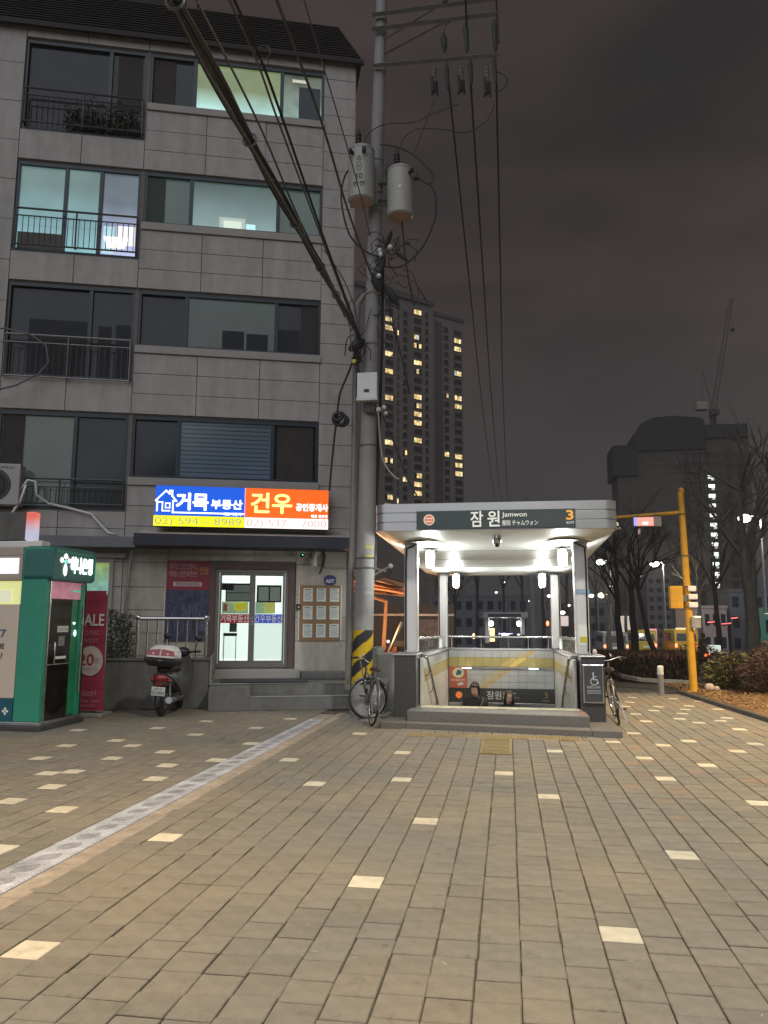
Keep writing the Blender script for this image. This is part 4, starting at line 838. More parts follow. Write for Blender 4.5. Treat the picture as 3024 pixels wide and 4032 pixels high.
# ================================================================== SUBWAY ENTRANCE
exec_station = True
stn = thing('subway_entrance', 'silver canopied subway entrance with glowing lanterns, exit three', 'subway entrance', (-.18, 12.2, 0))
def sb(name, m, *a, bevel=.008, parent=None): return B(*a).build(name, m, parent or stn, bevel=bevel, world=True)
# plinth
for pts_ in ([(-1.88, 11.50), (-1.513, 11.455), (-1.513, 12.46), (-1.88, 12.46)], [(-1.51, 11.455), (1.11, 11.11), (1.11, 11.412), (-1.51, 11.652)], [(1.113, 11.108), (1.5, 11.06), (1.5, 12.46), (1.113, 12.46)]): MB().prism(pts_, -.06, .085).build('lower_step', M_granite_l, stn, bevel=.008, world=True)
MB().prism([(-1.51, 11.66), (1.11, 11.42), (1.11, 12.44), (-1.51, 12.44)], 0, .235).build('upper_step', M_granite_l, stn, bevel=.012, world=True)
# threshold tactile strips
M_tac = mat('tactile_cream', (.48, .44, .30), .7, var=.35, vs=15)
for q in range(8): sb('tactile_tile', M_tac, -1.35+q*.3, -1.06+q*.3, 12.05, 12.34, .236, .242, bevel=0)
M_graf = mat('sticker_red', (.45, .12, .10), .7, var=.3)
sb('floor_marking', M_graf, 1.03, 1.07, 11.62, 12.30, .236, .240, bevel=0)
# pillar plinths (dark granite)
sb('pillar_base', M_granite, -1.76, -1.42, 12.05, 12.75, .0, 1.02); sb('pillar_base', M_granite, 1.07, 1.41, 12.05, 12.75, .0, 1.02)
sb('pillar_cap', M_steel_d, -1.78, -1.40, 12.03, 12.77, 1.022, 1.05); sb('pillar_cap', M_steel_d, 1.05, 1.43, 12.03, 12.77, 1.022, 1.05)
# parapet and shaft walls
M_wallp = mat('shaft_backing', (.25, .25, .24), .7, var=.1)
def wtile(name, col, stripe): 
    m = mat(name, col, .3, var=.06, vs=10, spec=.5)
    t = m.node_tree; b = t.nodes['Principled BSDF']; src = b.inputs['Base Color'].links[0].from_socket
    g = t.nodes.new('ShaderNodeNewGeometry'); s = t.nodes.new('ShaderNodeSeparateXYZ'); t.links.new(g.outputs['Position'], s.inputs[0])
    # printed diagonal stripes: x - 1.25 z
    ma = t.nodes.new('ShaderNodeMath'); ma.operation = 'MULTIPLY'; ma.inputs[1].default_value = -1.35; t.links.new(s.outputs['Z'], ma.inputs[0])
    mb_ = t.nodes.new('ShaderNodeMath'); mb_.operation = 'ADD'; t.links.new(s.outputs['X'], mb_.inputs[0]); t.links.new(ma.outputs[0], mb_.inputs[1])
    cr = t.nodes.new('ShaderNodeValToRGB'); cr.color_ramp.interpolation = 'CONSTANT'
    mr = t.nodes.new('ShaderNodeMapRange'); mr.inputs['From Min'].default_value = -2; mr.inputs['From Max'].default_value = 1.5; t.links.new(mb_.outputs[0], mr.inputs[0])
    el = cr.color_ramp.elements; el[0].position = 0; el[0].color = (0, 0, 0, 1); el[1].position = .300; el[1].color = (.5, .5, .5, 1)
    for p, c_ in ((.345, 0), (.352, 1), (.405, 0)):
        q = el.new(p); q.color = (c_, c_, c_, 1)
    t.links.new(mr.outputs[0], cr.inputs[0])
    mx = t.nodes.new('ShaderNodeMix'); mx.data_type = 'RGBA'; t.links.new(cr.outputs[0], mx.inputs['Factor']); t.links.new(src, mx.inputs['A']); mx.inputs['B'].default_value = (*stripe, 1)
    t.links.new(mx.outputs['Result'], b.inputs['Base Color']); return m
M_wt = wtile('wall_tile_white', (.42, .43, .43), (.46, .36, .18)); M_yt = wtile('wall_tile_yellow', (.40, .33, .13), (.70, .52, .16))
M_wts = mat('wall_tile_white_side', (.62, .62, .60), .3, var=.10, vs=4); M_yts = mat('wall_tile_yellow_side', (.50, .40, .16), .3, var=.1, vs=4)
sb('parapet_back', M_wallp, -1.62, 1.25, 18.01, 18.25, -4.6, .90, bevel=0)
sb('parapet_coping', M_steel_d, -1.64, 1.27, 17.97, 18.28, .902, .95)
for q in range(12):
    x0 = -1.36+q*2.36/12; x1 = x0+2.36/12-.006
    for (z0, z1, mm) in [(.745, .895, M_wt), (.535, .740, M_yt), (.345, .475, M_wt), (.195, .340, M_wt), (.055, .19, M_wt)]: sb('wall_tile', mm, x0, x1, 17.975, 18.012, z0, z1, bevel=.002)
sb('steel_strip', M_steel, -1.36, 1.0, 17.95, 18.01, .48, .53); sb('steel_strip', M_steel, -1.36, 1.0, 17.955, 18.01, -.34, -.26)
for q in range(2): 
    m2 = MB().lathe((-.95+q*1.5, 17.94, .50), [(.10, -.01), (.12, 0), (.10, .01)], 16)
    m2.build('strip_lamp', glow('strip_glow', (.95, 1, .95), 2.0), stn, world=True); light('strip_lamp_light', (-.5+q*.7, 16.6, .9), 9, (.97, 1, .93), .3)  # fill lights added in mid-shaft, apart from the strip lamps, to brighten the walls
ws = sb('station_sign', mat('sign_black', (.035, .035, .035), .4), -1.35, 1.0, 17.94, 18.0, -.255, .05)
Mws = mat('sign_dimwhite', (.5, .5, .48), .5, var=0)
def st_text(body, size, x, y, z, m, w, parent=None, bold=0): return text(body, size, (x, y, z), X_, Z_, m, parent or stn, world=True, width=w, bold=bold)
st_text('잠원', .2, -.50, 17.938, -.17, Mws, .32, bold=.003); st_text('Jamwon', .09, -.15, 17.938, -.07, Mws, .30); st_text('蚕院 チャムウォン', .08, -.15, 17.938, -.17, Mws, .38); st_text('3', .18, .76, 17.938, -.14, mat('sign_amber', (.35, .2, .06), .5), .09); st_text('나가는곳', .05, .72, 17.938, -.22, Mws, .16)
m2 = MB().prism([(-1.13+.075*math.cos(t*math.pi/12), -.10+.075*math.sin(t*math.pi/12)) for t in range(24)], 17.932, 17.939, 'y'); m2.build('line_roundel', mat('line_orange', (.75, .20, .04), .5, emit=(.75, .2, .04), es=.25), stn, world=True)
# poster on the shaft wall (mascot replaced by a plain stand-in shape)
pz = sb('wall_poster', mat('poster_orange', (.42, .10, .05), .5), -1.34, -.94, 17.93, 17.97, .06, .52, bevel=0)
MB().prism([(-1.14+.13*math.cos(t*math.pi/12), .39+.11*math.sin(t*math.pi/12)) for t in range(24)], 17.922, 17.929, 'y').build('poster_disc', mat('poster_disc', (.62, .60, .40), .6), stn, world=True)
MB().prism([(-1.20, .34), (-1.08, .36), (-1.07, .44), (-1.16, .47)], 17.915, 17.921, 'y').build('poster_shape', mat('poster_teal', (.03, .13, .20), .6), stn, world=True)
st_text('에스컬레이터', .06, -1.30, 17.926, .21, M_txtw, .30); MB().prism([(-1.15, .10), (-1.02, .13), (-1.04, .19), (-1.10, .18), (-1.16, .16)], 17.92, 17.928, 'y').build('poster_arrow', Mws, stn, world=True)
# side walls
for sx_, xi, xo in ((-1, -1.38, -1.62), (1, 1.01, 1.25)):
    nm = 'parapet_side'; m2 = MB(); y0, y1 = 12.76, 18.0
    m2.add([(xi+.02*sx_, y0, -4.6), (xo, y0, -4.6), (xo, y1, -4.6), (xi+.02*sx_, y1, -4.6), (xi+.02*sx_, y0, .97), (xo, y0, .97), (xo, y1, .90), (xi+.02*sx_, y1, .90)], [(0,3,2,1),(4,5,6,7),(0,1,5,4),(1,2,6,5),(2,3,7,6),(3,0,4,7)]); m2.build(nm, M_wallp, stn, world=True)
    m2 = MB(); m2.add([(xi-.03*sx_, y0, .972), (xo+.02*sx_, y0, .972), (xo+.02*sx_, y1, .902), (xi-.03*sx_, y1, .902), (xi-.03*sx_, y0, 1.02), (xo+.02*sx_, y0, 1.02), (xo+.02*sx_, y1, .95), (xi-.03*sx_, y1, .95)], [(0,3,2,1),(4,5,6,7),(0,1,5,4),(1,2,6,5),(2,3,7,6),(3,0,4,7)]); m2.build('parapet_coping', M_steel_d, stn, world=True, bevel=.006)
    xf = xi+.0*sx_; zs = [.965, .77, .56, .33, .08, -.2, -.5, -.9, -1.4, -2]
    for q in range(9):
        ya, yb = 12.78+q*.58, 12.78+(q+1)*.58-.006
        for r_ in range(len(zs)-1):
            mm = M_yts if r_ == 1 else M_wts; sl = -.07*(ya-12.76)/5.24
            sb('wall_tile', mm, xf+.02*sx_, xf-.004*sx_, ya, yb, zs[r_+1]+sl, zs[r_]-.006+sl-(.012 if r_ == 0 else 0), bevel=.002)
# stairs
for q in range(18):
    y0 = 12.45+q*.30; z1 = .235-(q)*.16; sb('stair', M_granite_l, -1.36, .99, y0, y0+.31, z1-.7-.16, z1-.16, bevel=.006)
# front inner faces beside the stairs + handrails
for sx_, x in ((-1, -1.385), (1, 1.015)):
    sb('end_panel', M_wts, x-.02, x+.02, 12.46, 12.775, -.3, .965)
    rail = [(x-.07*sx_, 12.52, .97), (x-.07*sx_, 12.62, .98), (x-.08*sx_, 12.75, .90), (x-.09*sx_, 14.5, -.03), (x-.09*sx_, 17, -1.36)]
    MB().tube(curve_pts(rail, 5), .024, 8).build('stair_handrail', M_steel, stn, world=True, smooth=True)
    for yy in (13.0, 13.6, 14.2, 14.9): 
        zq = .90-.53*(yy-12.75); MB().tube([(x-.08*sx_, yy, zq), (x-.06*sx_, yy, zq-.10), (x-.0, yy, zq-.12)], .010, 5).build('rail_bracket', M_steel, stn, world=True)
# upper rails on parapets
for sx_, x in ((-1, -1.50), (1, 1.13)):
    MB().tube([(x, 12.80, 1.27), (x, 18.1, 1.20)], .030, 10).build('guard_rail', M_steel, stn, world=True, smooth='auto')
    for q in range(19): yy = 12.95+q*.28; zt = 1.27-.013*(yy-12.8); MB().tube([(x, yy, 1.0-.013*(yy-12.8)), (x, yy, zt)], .013, 6).build('baluster', M_steel, stn, world=True)
MB().tube([(-1.50, 18.1, 1.20), (1.13, 18.1, 1.20)], .032, 10).build('guard_rail', M_steel, stn, world=True, smooth='auto')
for x in (-1.3, -.62, .0, .45, .9): MB().tube([(x, 18.1, .95), (x, 18.1, 1.2)], .015, 6).build('baluster', M_steel, stn, world=True)
# columns
def roof_z(y): return 2.80-.033*(y-12.2)
M_colm = mat('column_steel', (.72, .72, .75), .35, .35, var=.05, vs=2)
cols = [(-1.52, 12.33, 1.05), (1.125, 12.33, 1.05), (-1.48, 17.95, .95), (1.07, 17.95, .95)]
for x, y, z0 in cols:
    w = .105; o = sb('column', M_colm, x-w, x+w, y-.12, y+.12, z0, roof_z(y)+.02, bevel=.03)
    MB().lathe((x+(.22 if x < 0 else -.22), y-.05, roof_z(y)), [(.38, -.012), (.40, -.006), (.38, .01)], 28).build('ceiling_plate', M_steel_d, stn, world=True)
    s_ = 1 if x > 0 else -1
    MB().tube([(x+s_*.075, y-.135, z0+.05), (x+s_*.075, y-.135, 2.5), (x+s_*.06, y-.14, 2.70), (x-s_*.10, y-.14, 2.77)], .014, 6).build('cable_run', M_black, stn, world=True, smooth=True)
sb('ceiling_bracket', M_steel_d, -1.7, -1.35, 12.1, 12.3, 2.79, 2.81, bevel=0)
# stickers on the right front column
sb('sticker', M_paper, 1.06, 1.20, 12.20, 12.209, 1.20, 1.50, bevel=0); sb('sticker', mat('sticker_yellow', (.55, .5, .05), .5), 1.08, 1.18, 12.195, 12.20, 1.24, 1.33, bevel=0); sb('sticker', mat('sticker_blue', (.30, .42, .60), .5), 1.04, 1.24, 12.195, 12.2, 1.98, 2.05, bevel=0)
# canopy: fascia with rounded corners and dished soffit
def rrect(x0, x1, y0, y1, r, n=6):
    pts = []
    for cx, cy, a0 in ((x1-r, y0+r, -90), (x1-r, y1-r, 0), (x0+r, y1-r, 90), (x0+r, y0+r, 180)):
        for i in range(n+1): a = R(a0+90*i/n); pts.append((cx+r*math.cos(a), cy+r*math.sin(a)))
    return pts
cx0, cx1, cy0, cy1 = -1.98, 1.60, 11.42, 19.2
def ring(x0, x1, y0, y1, r, z): return [(x, y, z-.022*(y-11.4)) for x, y in rrect(x0, x1, y0, y1, r)]
can = MB().loft([ring(cx0, cx1, cy0, cy1, .17, 2.90), ring(cx0, cx1, cy0, cy1, .17, 3.02), ring(cx0+.012, cx1-.012, cy0+.012, cy1-.012, .17, 3.025), ring(cx0+.012, cx1-.012, cy0+.012, cy1-.012, .17, 3.035), ring(cx0, cx1, cy0, cy1, .17, 3.04), ring(cx0, cx1, cy0, cy1, .17, 3.16), ring(cx0+.012, cx1-.012, cy0+.012, cy1-.012, .17, 3.165), ring(cx0+.012, cx1-.012, cy0+.012, cy1-.012, .17, 3.175), ring(cx0, cx1, cy0, cy1, .17, 3.18), ring(cx0, cx1, cy0, cy1, .17, 3.31)])
can.build('canopy_fascia', M_alu, stn, world=True, smooth='auto')
M_soff = mat('soffit_panel', (.84, .88, .87), .45, .05, var=.05, vs=1.5)
so = MB().loft([ring(cx0+.02, cx1-.02, cy0+.02, cy1-.02, .16, 2.898), ring(cx0+.34, cx1-.34, cy0+.62, cy1-.62, .12, 2.80), ring(cx0+.36, cx1-.36, cy0+.64, cy1-.64, .12, 2.803)])
so.build('soffit', M_soff, stn, world=True, smooth='auto')
for q in range(4): 
    y = 13.3+q*1.3; sb('soffit_seam', M_steel_d, cx0+.4, cx1-.4, y, y+.012, roof_z(y)-.012, roof_z(y)-.002, bevel=0)
# fascia sign
fs_ = sb('name_board', mat('board_slate', (.035, .052, .060), .45), -1.33, 1.00, 11.395, 11.42, 2.915, 3.19, bevel=.003)
M_sw = mat('board_white', (.80, .82, .80), .5, var=0, emit=(.8, .82, .8), es=.12)
yS = 11.392
st_text('잠', .26, -.52, yS, 2.96, M_sw, .18, bold=.004); st_text('원', .26, -.27, yS, 2.96, M_sw, .175, bold=.004); st_text('Jamwon', .10, -.06, yS, 3.085, M_sw, .36, bold=.001); st_text('蚕院 チャムウォン', .085, -.06, yS, 2.96, M_sw, .52, bold=.0005)
st_text('3', .19, .87, yS, 3.03, mat('board_amber', (.75, .38, .06), .5, emit=(.7, .35, .05), es=.3), .095, bold=.006); st_text('EXIT', .05, .87, yS, 2.965, M_sw, .11)
MB().prism([(-1.14+.082*math.cos(t*math.pi/12), 3.055+.082*math.sin(t*math.pi/12)) for t in range(24)], 11.386, 11.395, 'y').build('line_roundel', M_sw, stn, world=True)
MB().prism([(-1.14+.068*math.cos(t*math.pi/12), 3.055+.068*math.sin(t*math.pi/12)) for t in range(24)], 11.383, 11.386, 'y').build('line_roundel', mat('roundel_orange', (.65, .17, .07), .5, emit=(.65, .17, .07), es=.25), stn, world=True)
for dz_ in (-.022, .022): sb('roundel_bar', M_sw, -1.19, -1.09, 11.380, 11.3825, 3.045+dz_, 3.060+dz_, bevel=0)
# lanterns
M_lan = glow('lantern_glass', (1, .98, .88), 14)
def lantern(label, x, y, zt, p):
    L = thing('lantern', label, 'lantern', (x, y, zt-.34), 0, 'lanterns hanging under the subway canopy')
    MB().lathe((0, 0, 0), [(.052, 0), (.066, .03), (.078, .20), (.066, .27)], 14).build('glass', M_lan, L, smooth='auto')
    MB().lathe((0, 0, 0), [(.13, .272), (.135, .28), (.05, .30), (.035, zt-(zt-.34)+.0)], 18).build('cap', M_steel, L, smooth='auto')
    for a in range(4): MB().tube([(.070*math.cos(a*1.57+.78), .070*math.sin(a*1.57+.78), 0), (.084*math.cos(a*1.57+.78), .084*math.sin(a*1.57+.78), .27)], .004, 4).build('guard_bar', M_steel, L)
    MB().lathe((0, 0, 0), [(.06, -.02), (.06, 0)], 12).build('base_ring', M_steel, L)
    light('lantern_bulb', (x, y-.16, zt-.26), p, (.97, 1, .93), .11)
    return L
lantern('front left lantern glowing under the canopy', -1.27, 12.85, roof_z(12.85), 52); lantern('front right lantern glowing under the canopy', .90, 12.85, roof_z(12.85), 52)
lantern('rear left lantern glowing under the canopy', -1.12, 17.1, roof_z(17.1), 56); lantern('rear right lantern glowing under the canopy', .75, 17.1, roof_z(17.1), 56)
cv = thing('security_camera', 'silver dome camera hanging under the middle of the station name board', 'camera', (-.14, 11.75, 2.86)); MB().lathe((0, 0, -.14), [(.03, -.03), (.06, 0), (.075, .08), (.07, .14)], 14).build('housing', M_steel, cv, smooth='auto'); MB().ball((0, -.02, -.15), .045).build('lens', M_blackm, cv, smooth=True)
cv = thing('security_camera', 'dark dome camera at the right end of the canopy', 'camera', (1.66, 12.0, 2.95)); MB().ball((0, 0, -.02), .07).build('lens', M_blackm, cv, smooth=True); MB().tube([(-.1, 0, .08), (0, 0, .08), (0, 0, 0)], .03, 6).build('arm', M_white, cv)
# accessibility sign
as_ = thing('accessibility_sign', 'dark grey sign with white wheelchair symbol on the right pillar', 'sign', (1.235, 12.03, .36))
B(-.15, .15, -.035, 0, 0, .56).build('frame', M_steel, as_, bevel=.005); B(-.13, .13, -.04, -.036, .02, .54).build('plate', mat('acc_plate', (.05, .055, .065), .5), as_)
Ma = mat('acc_white', (.62, .64, .66), .5, var=0, emit=(.6, .62, .64), es=.08); w = MB()
w.prism([(.0+.012*math.cos(t), .435+.012*math.sin(t)) for t in [i*.785 for i in range(8)]], -.044, -.041, 'y')
bar2(w, [(0, .415), (.0, .345), (.05, .345), (.07, .29)], .014, -.043); bar2(w, [(.0, .385), (.04, .385)], .010, -.043)
bar2(w, [(.01+.05*math.cos(R(a)), .315+.05*math.sin(R(a))) for a in range(110, 361, 25)], .012, -.043); w.build('wheelchair_symbol', Ma, as_)
text('장애인·노약자', .045, (0, -.041, .215), X_, Z_, Ma, as_, align='CENTER', width=.19); text('이동편의시설 안내', .035, (0, -.041, .165), X_, Z_, Ma, as_, align='CENTER', width=.19); B(-.10, .10, -.0415, -.0405, .145, .15).build('rule', Ma, as_)
tag(MB().lathe((1.30, 12.3, 1.05), [(.03, 0), (.035, .05), (.02, .09)], 10).build('paper_cup', mat('cup_pink', (.6, .5, .58), .5)), 'small pale pink cup left on top of the right pillar', 'cup')

# ================================================================== PEOPLE (heads and shoulders above the stairs; full bodies on the stairs)
def skin_body(name, verts, edges, radii, m, parent, sub=2):
    me = bpy.data.meshes.new(name); me.from_pydata(verts, edges, []); o = bpy.data.objects.new(name, me); COL.objects.link(o)
    md = o.modifiers.new('skin', 'SKIN'); me.skin_vertices[0].data[0].use_root = True
    for i, r in enumerate(radii): me.skin_vertices[0].data[i].radius = (r, r) if not isinstance(r, tuple) else r
    ms = o.modifiers.new('sub', 'SUBSURF'); ms.levels = sub; ms.render_levels = sub
    dg = bpy.context.evaluated_depsgraph_get(); m2 = bpy.data.meshes.new_from_object(o.evaluated_get(dg)); bpy.data.objects.remove(o)
    m2.materials.clear(); m2.materials.append(m); m2.polygons.foreach_set('use_smooth', [True]*len(m2.polygons))
    ob = bpy.data.objects.new(name, m2); COL.objects.link(ob); ob.parent = parent; return ob
M_skin = mat('skin', (.62, .42, .34), .5, var=.05); M_hair = mat('hair', (.012, .010, .010), .45, var=.2, vs=60); M_coat = mat('black_coat', (.016, .017, .021), .75, var=.2, vs=8, bump=.1)
M_lip = mat('lips', (.35, .12, .11), .4); M_eye = mat('eye_dark', (.02, .015, .012), .3, var=0)
def person(label, loc, rz, h, coat, longhair, bag=False, turn=0):
    p = thing('person', label, 'person', loc, rz); k = h/1.75; H = 1.75
    # faces -y (towards camera), stride up the stairs
    J = dict(pel=(0, 0, .93), bel=(0, .0, 1.10), che=(0, .0, 1.32), neckb=(0, .01, 1.47), lsh=(.185, .01, 1.385), rsh=(-.185, .01, 1.385), lel=(.23, .05, 1.14), rel=(-.23, .03, 1.14), lwr=(.22, -.10, .93), rwr=(-.22, -.12, .95),
             lhip=(.09, 0, .90), rhip=(-.09, 0, .90), lkn=(.10, -.20, .62), rkn=(-.10, .02, .50), lan=(.10, -.12, .22), ran=(-.10, .16, .08), lto=(.10, -.27, .17), rto=(-.10, .02, .03))
    names = list(J); ix = {n: i for i, n in enumerate(names)}
    E = [('pel','bel'),('bel','che'),('che','neckb'),('che','lsh'),('che','rsh'),('lsh','lel'),('rsh','rel'),('lel','lwr'),('rel','rwr'),('pel','lhip'),('pel','rhip'),('lhip','lkn'),('rhip','rkn'),('lkn','lan'),('rkn','ran'),('lan','lto'),('ran','rto')]
    rad = dict(pel=(.16,.12), bel=(.15,.11), che=(.17,.12), neckb=.06, lsh=.088, rsh=.088, lel=.058, rel=.058, lwr=.042, rwr=.042, lhip=.10, rhip=.10, lkn=.07, rkn=.07, lan=.048, ran=.048, lto=.035, rto=.035)
    skin_body('body', [Vector(J[n])*k for n in names], [(ix[a], ix[b]) for a, b in E], [tuple(x*k for x in rad[n]) if isinstance(rad[n], tuple) else rad[n]*k for n in names], coat, p)
    # head: loft of cross sections (half width, front y, back y, z)
    z0 = 1.50*k; sec = [(.048,-.03,.06,-.05),(.046,-.04,.06,.00),(.050,-.085,.065,.025),(.062,-.098,.080,.050),(.070,-.100,.090,.080),(.073,-.098,.096,.115),(.074,-.096,.100,.140),(.073,-.097,.100,.165),(.066,-.088,.094,.195),(.048,-.062,.075,.220),(.015,-.02,.03,.232)]
    rg = []
    for wv, fy, by, zq in sec:
        cy = (fy+by)/2; ry = (by-fy)/2; rg.append([Vector((wv*math.cos(a)*1.0, cy+ry*math.sin(a), zq))*k*1.06+Vector((0, 0, z0)) for a in [2*math.pi*i/20 for i in range(20)]])
    T = Matrix.Translation((0, 0, z0)) @ Matrix.Rotation(turn, 4, 'Z') @ Matrix.Rotation(R(8), 4, 'X') @ Matrix.Translation((0, 0, -z0))
    hd = MB().loft(rg).xf(T).build('head', M_skin, p, smooth=True)
    def hp(x, y, z): return Vector((x, y, z))*k+Vector((0, 0, z0))
    fx = MB().loft([[hp(x*s, -.098-d, z) for x, z in ((-.012, .085), (0, .080), (.012, .085), (.007, .12), (-.007, .12))] for s, d in ((1, 0), (.6, .018))]).xf(T).build('nose', M_skin, hd, smooth=True)
    MB().ball(hp(-.028, -.093, .118), .011*k, .006, .006).ball(hp(.028, -.093, .118), .011*k, .006, .006).xf(T).build('eyes', M_eye, hd, smooth=True)
    eb = MB(); eb.box(-.045*k, -.014*k, -.101*k, -.094*k, z0+.138*k, z0+.143*k).box(.014*k, .045*k, -.101*k, -.094*k, z0+.138*k, z0+.143*k).xf(T).build('eyebrows', M_hair, hd)
    MB().ball(hp(0, -.098, .058), .022*k, .007, .007).xf(T).build('mouth', M_lip, hd, smooth=True)
    MB().ball(hp(-.076, .0, .11), .010*k, .018*k, .030*k).ball(hp(.076, .0, .11), .010*k, .018*k, .030*k).xf(T).build('ears', M_skin, hd, smooth=True)
    hr = MB(); rings = []
    for zq, wv, fy, by in [(.0 if not longhair else -.12, .070 if not longhair else .11, .045, .100), (.08 if not longhair else .02, .086 if not longhair else .098, .015, .115), (.14, .088, -.03, .119), (.165, .083, -.104, .116), (.20, .076, -.100, .108), (.228, .055, -.07, .085), (.245, .018, -.02, .03)]:
        cy = (fy+by)/2; ry = (by-fy)/2; rings.append([hp(1.03*wv*math.cos(a), cy+.012+1.03*ry*math.sin(a), (zq-.1)*1.05+.108+(.012*math.sin(7*a) if zq > .15 else 0)) for a in [2*math.pi*i/20 for i in range(20)]])
    hr.loft(rings)
    if longhair:
        for s in (-1, 1): hr.tube([hp(s*.05, -.075, .215), hp(s*.082, -.06, .14), hp(s*.088, -.04, .06), hp(s*.090, -.03, -.04), hp(s*.085, -.03, -.13)], [.010, .016, .020, .026, .014], 8)
    else:
        for s in (-1, 1): hr.tube([hp(s*.06, -.07, .205), hp(s*.084, -.055, .15), hp(s*.086, -.03, .08), hp(s*.078, .0, .02)], [.012, .016, .015, .008], 8)
        for a in range(7): hr.tube([hp(-.06+a*.02, -.085, .205), hp(-.062+a*.021, -.106, .19), hp(-.058+a*.020+.01*(a%2), -.106, .172)], [.016, .013, .004], 6)
    hr.xf(T).build('hair', M_hair, p, smooth=True)
    for s in (-1, 1):
        w_ = Vector(J['lwr' if s > 0 else 'rwr'])*k; pts = []; hv = [w_]; he = []; hrad = [.026]; hv.append(w_+Vector((0, -.02, -.07))); he.append((0, 1)); hrad.append(.03)
        for fgi in range(4):
            base = w_+Vector(((fgi-1.5)*.019, -.03, -.085)); i0 = len(hv); L = [.07, .08, .075, .06][fgi]
            hv += [base, base+Vector((0, -.012, -L*.5)), base+Vector((0, .010, -L))]; he += [(1, i0), (i0, i0+1), (i0+1, i0+2)]; hrad += [.010, .009, .007]
        b_ = w_+Vector((-s*.03, -.03, -.04)); i0 = len(hv); hv += [b_, b_+Vector((-s*.015, -.02, -.035))]; he += [(1, i0), (i0, i0+1)]; hrad += [.012, .008]
        skin_body('hand', hv, he, hrad, M_skin, p, 1)
    MB().torus((0, .01*k, 1.46*k), .068*k, .020*k, axis='z', n=16, k=6).build('collar', coat, p, smooth=True)
    if bag: MB().tube(curve_pts([(.15, -.02, 1.46), (.13, -.135, 1.35), (.0, -.15, 1.15), (-.15, -.13, 1.0)], 4), .018, 6).build('bag_strap', mat('strap_grey', (.09, .09, .10), .5), p, smooth=True)
    return p
def stair_z(y): return .285-.16*(int((y-12.45)/.30)+1)
person('man in black jacket with dark hair climbing the stairs', (-.66, 15.45, .385-1.76), 0, 1.75, M_coat, False, True, R(-12))
person('woman with long dark hair, only her face above the steps', (-.01, 15.9, .185-1.66), 0, 1.66, mat('dark_coat', (.03, .028, .03), .8, var=.2), True, False, R(8))

# ================================================================== BICYCLES
M_chrome = mat('chrome', (.7, .7, .7), .15, 1, var=0); M_bfr = mat('bike_frame_grey', (.16, .16, .17), .3, .5, var=.1)
def wheel(parent, cx, r=.325, M=Matrix()):
    w = MB().torus((cx, 0, r), r-.016, .016, n=40, k=8).xf(M).build('wheel', M_black, parent, smooth=True)
    MB().torus((cx, 0, r), r-.038, .010, n=40, k=6).xf(M).build('rim', M_chrome, w, smooth=True)
    sp = MB()
    for i in range(28):
        a = 2*math.pi*i/28; sp.tube([(cx+.02*math.cos(a+.4), (.025 if i % 2 else -.025), r+.02*math.sin(a+.4)), (cx+(r-.04)*math.cos(a), 0, r+(r-.04)*math.sin(a))], .0014, 3, False)
    sp.xf(M).build('spokes', M_chrome, w); MB().tube([(cx, -.05, r), (cx, .05, r)], .018, 8).xf(M).build('hub', M_chrome, w)
    return w
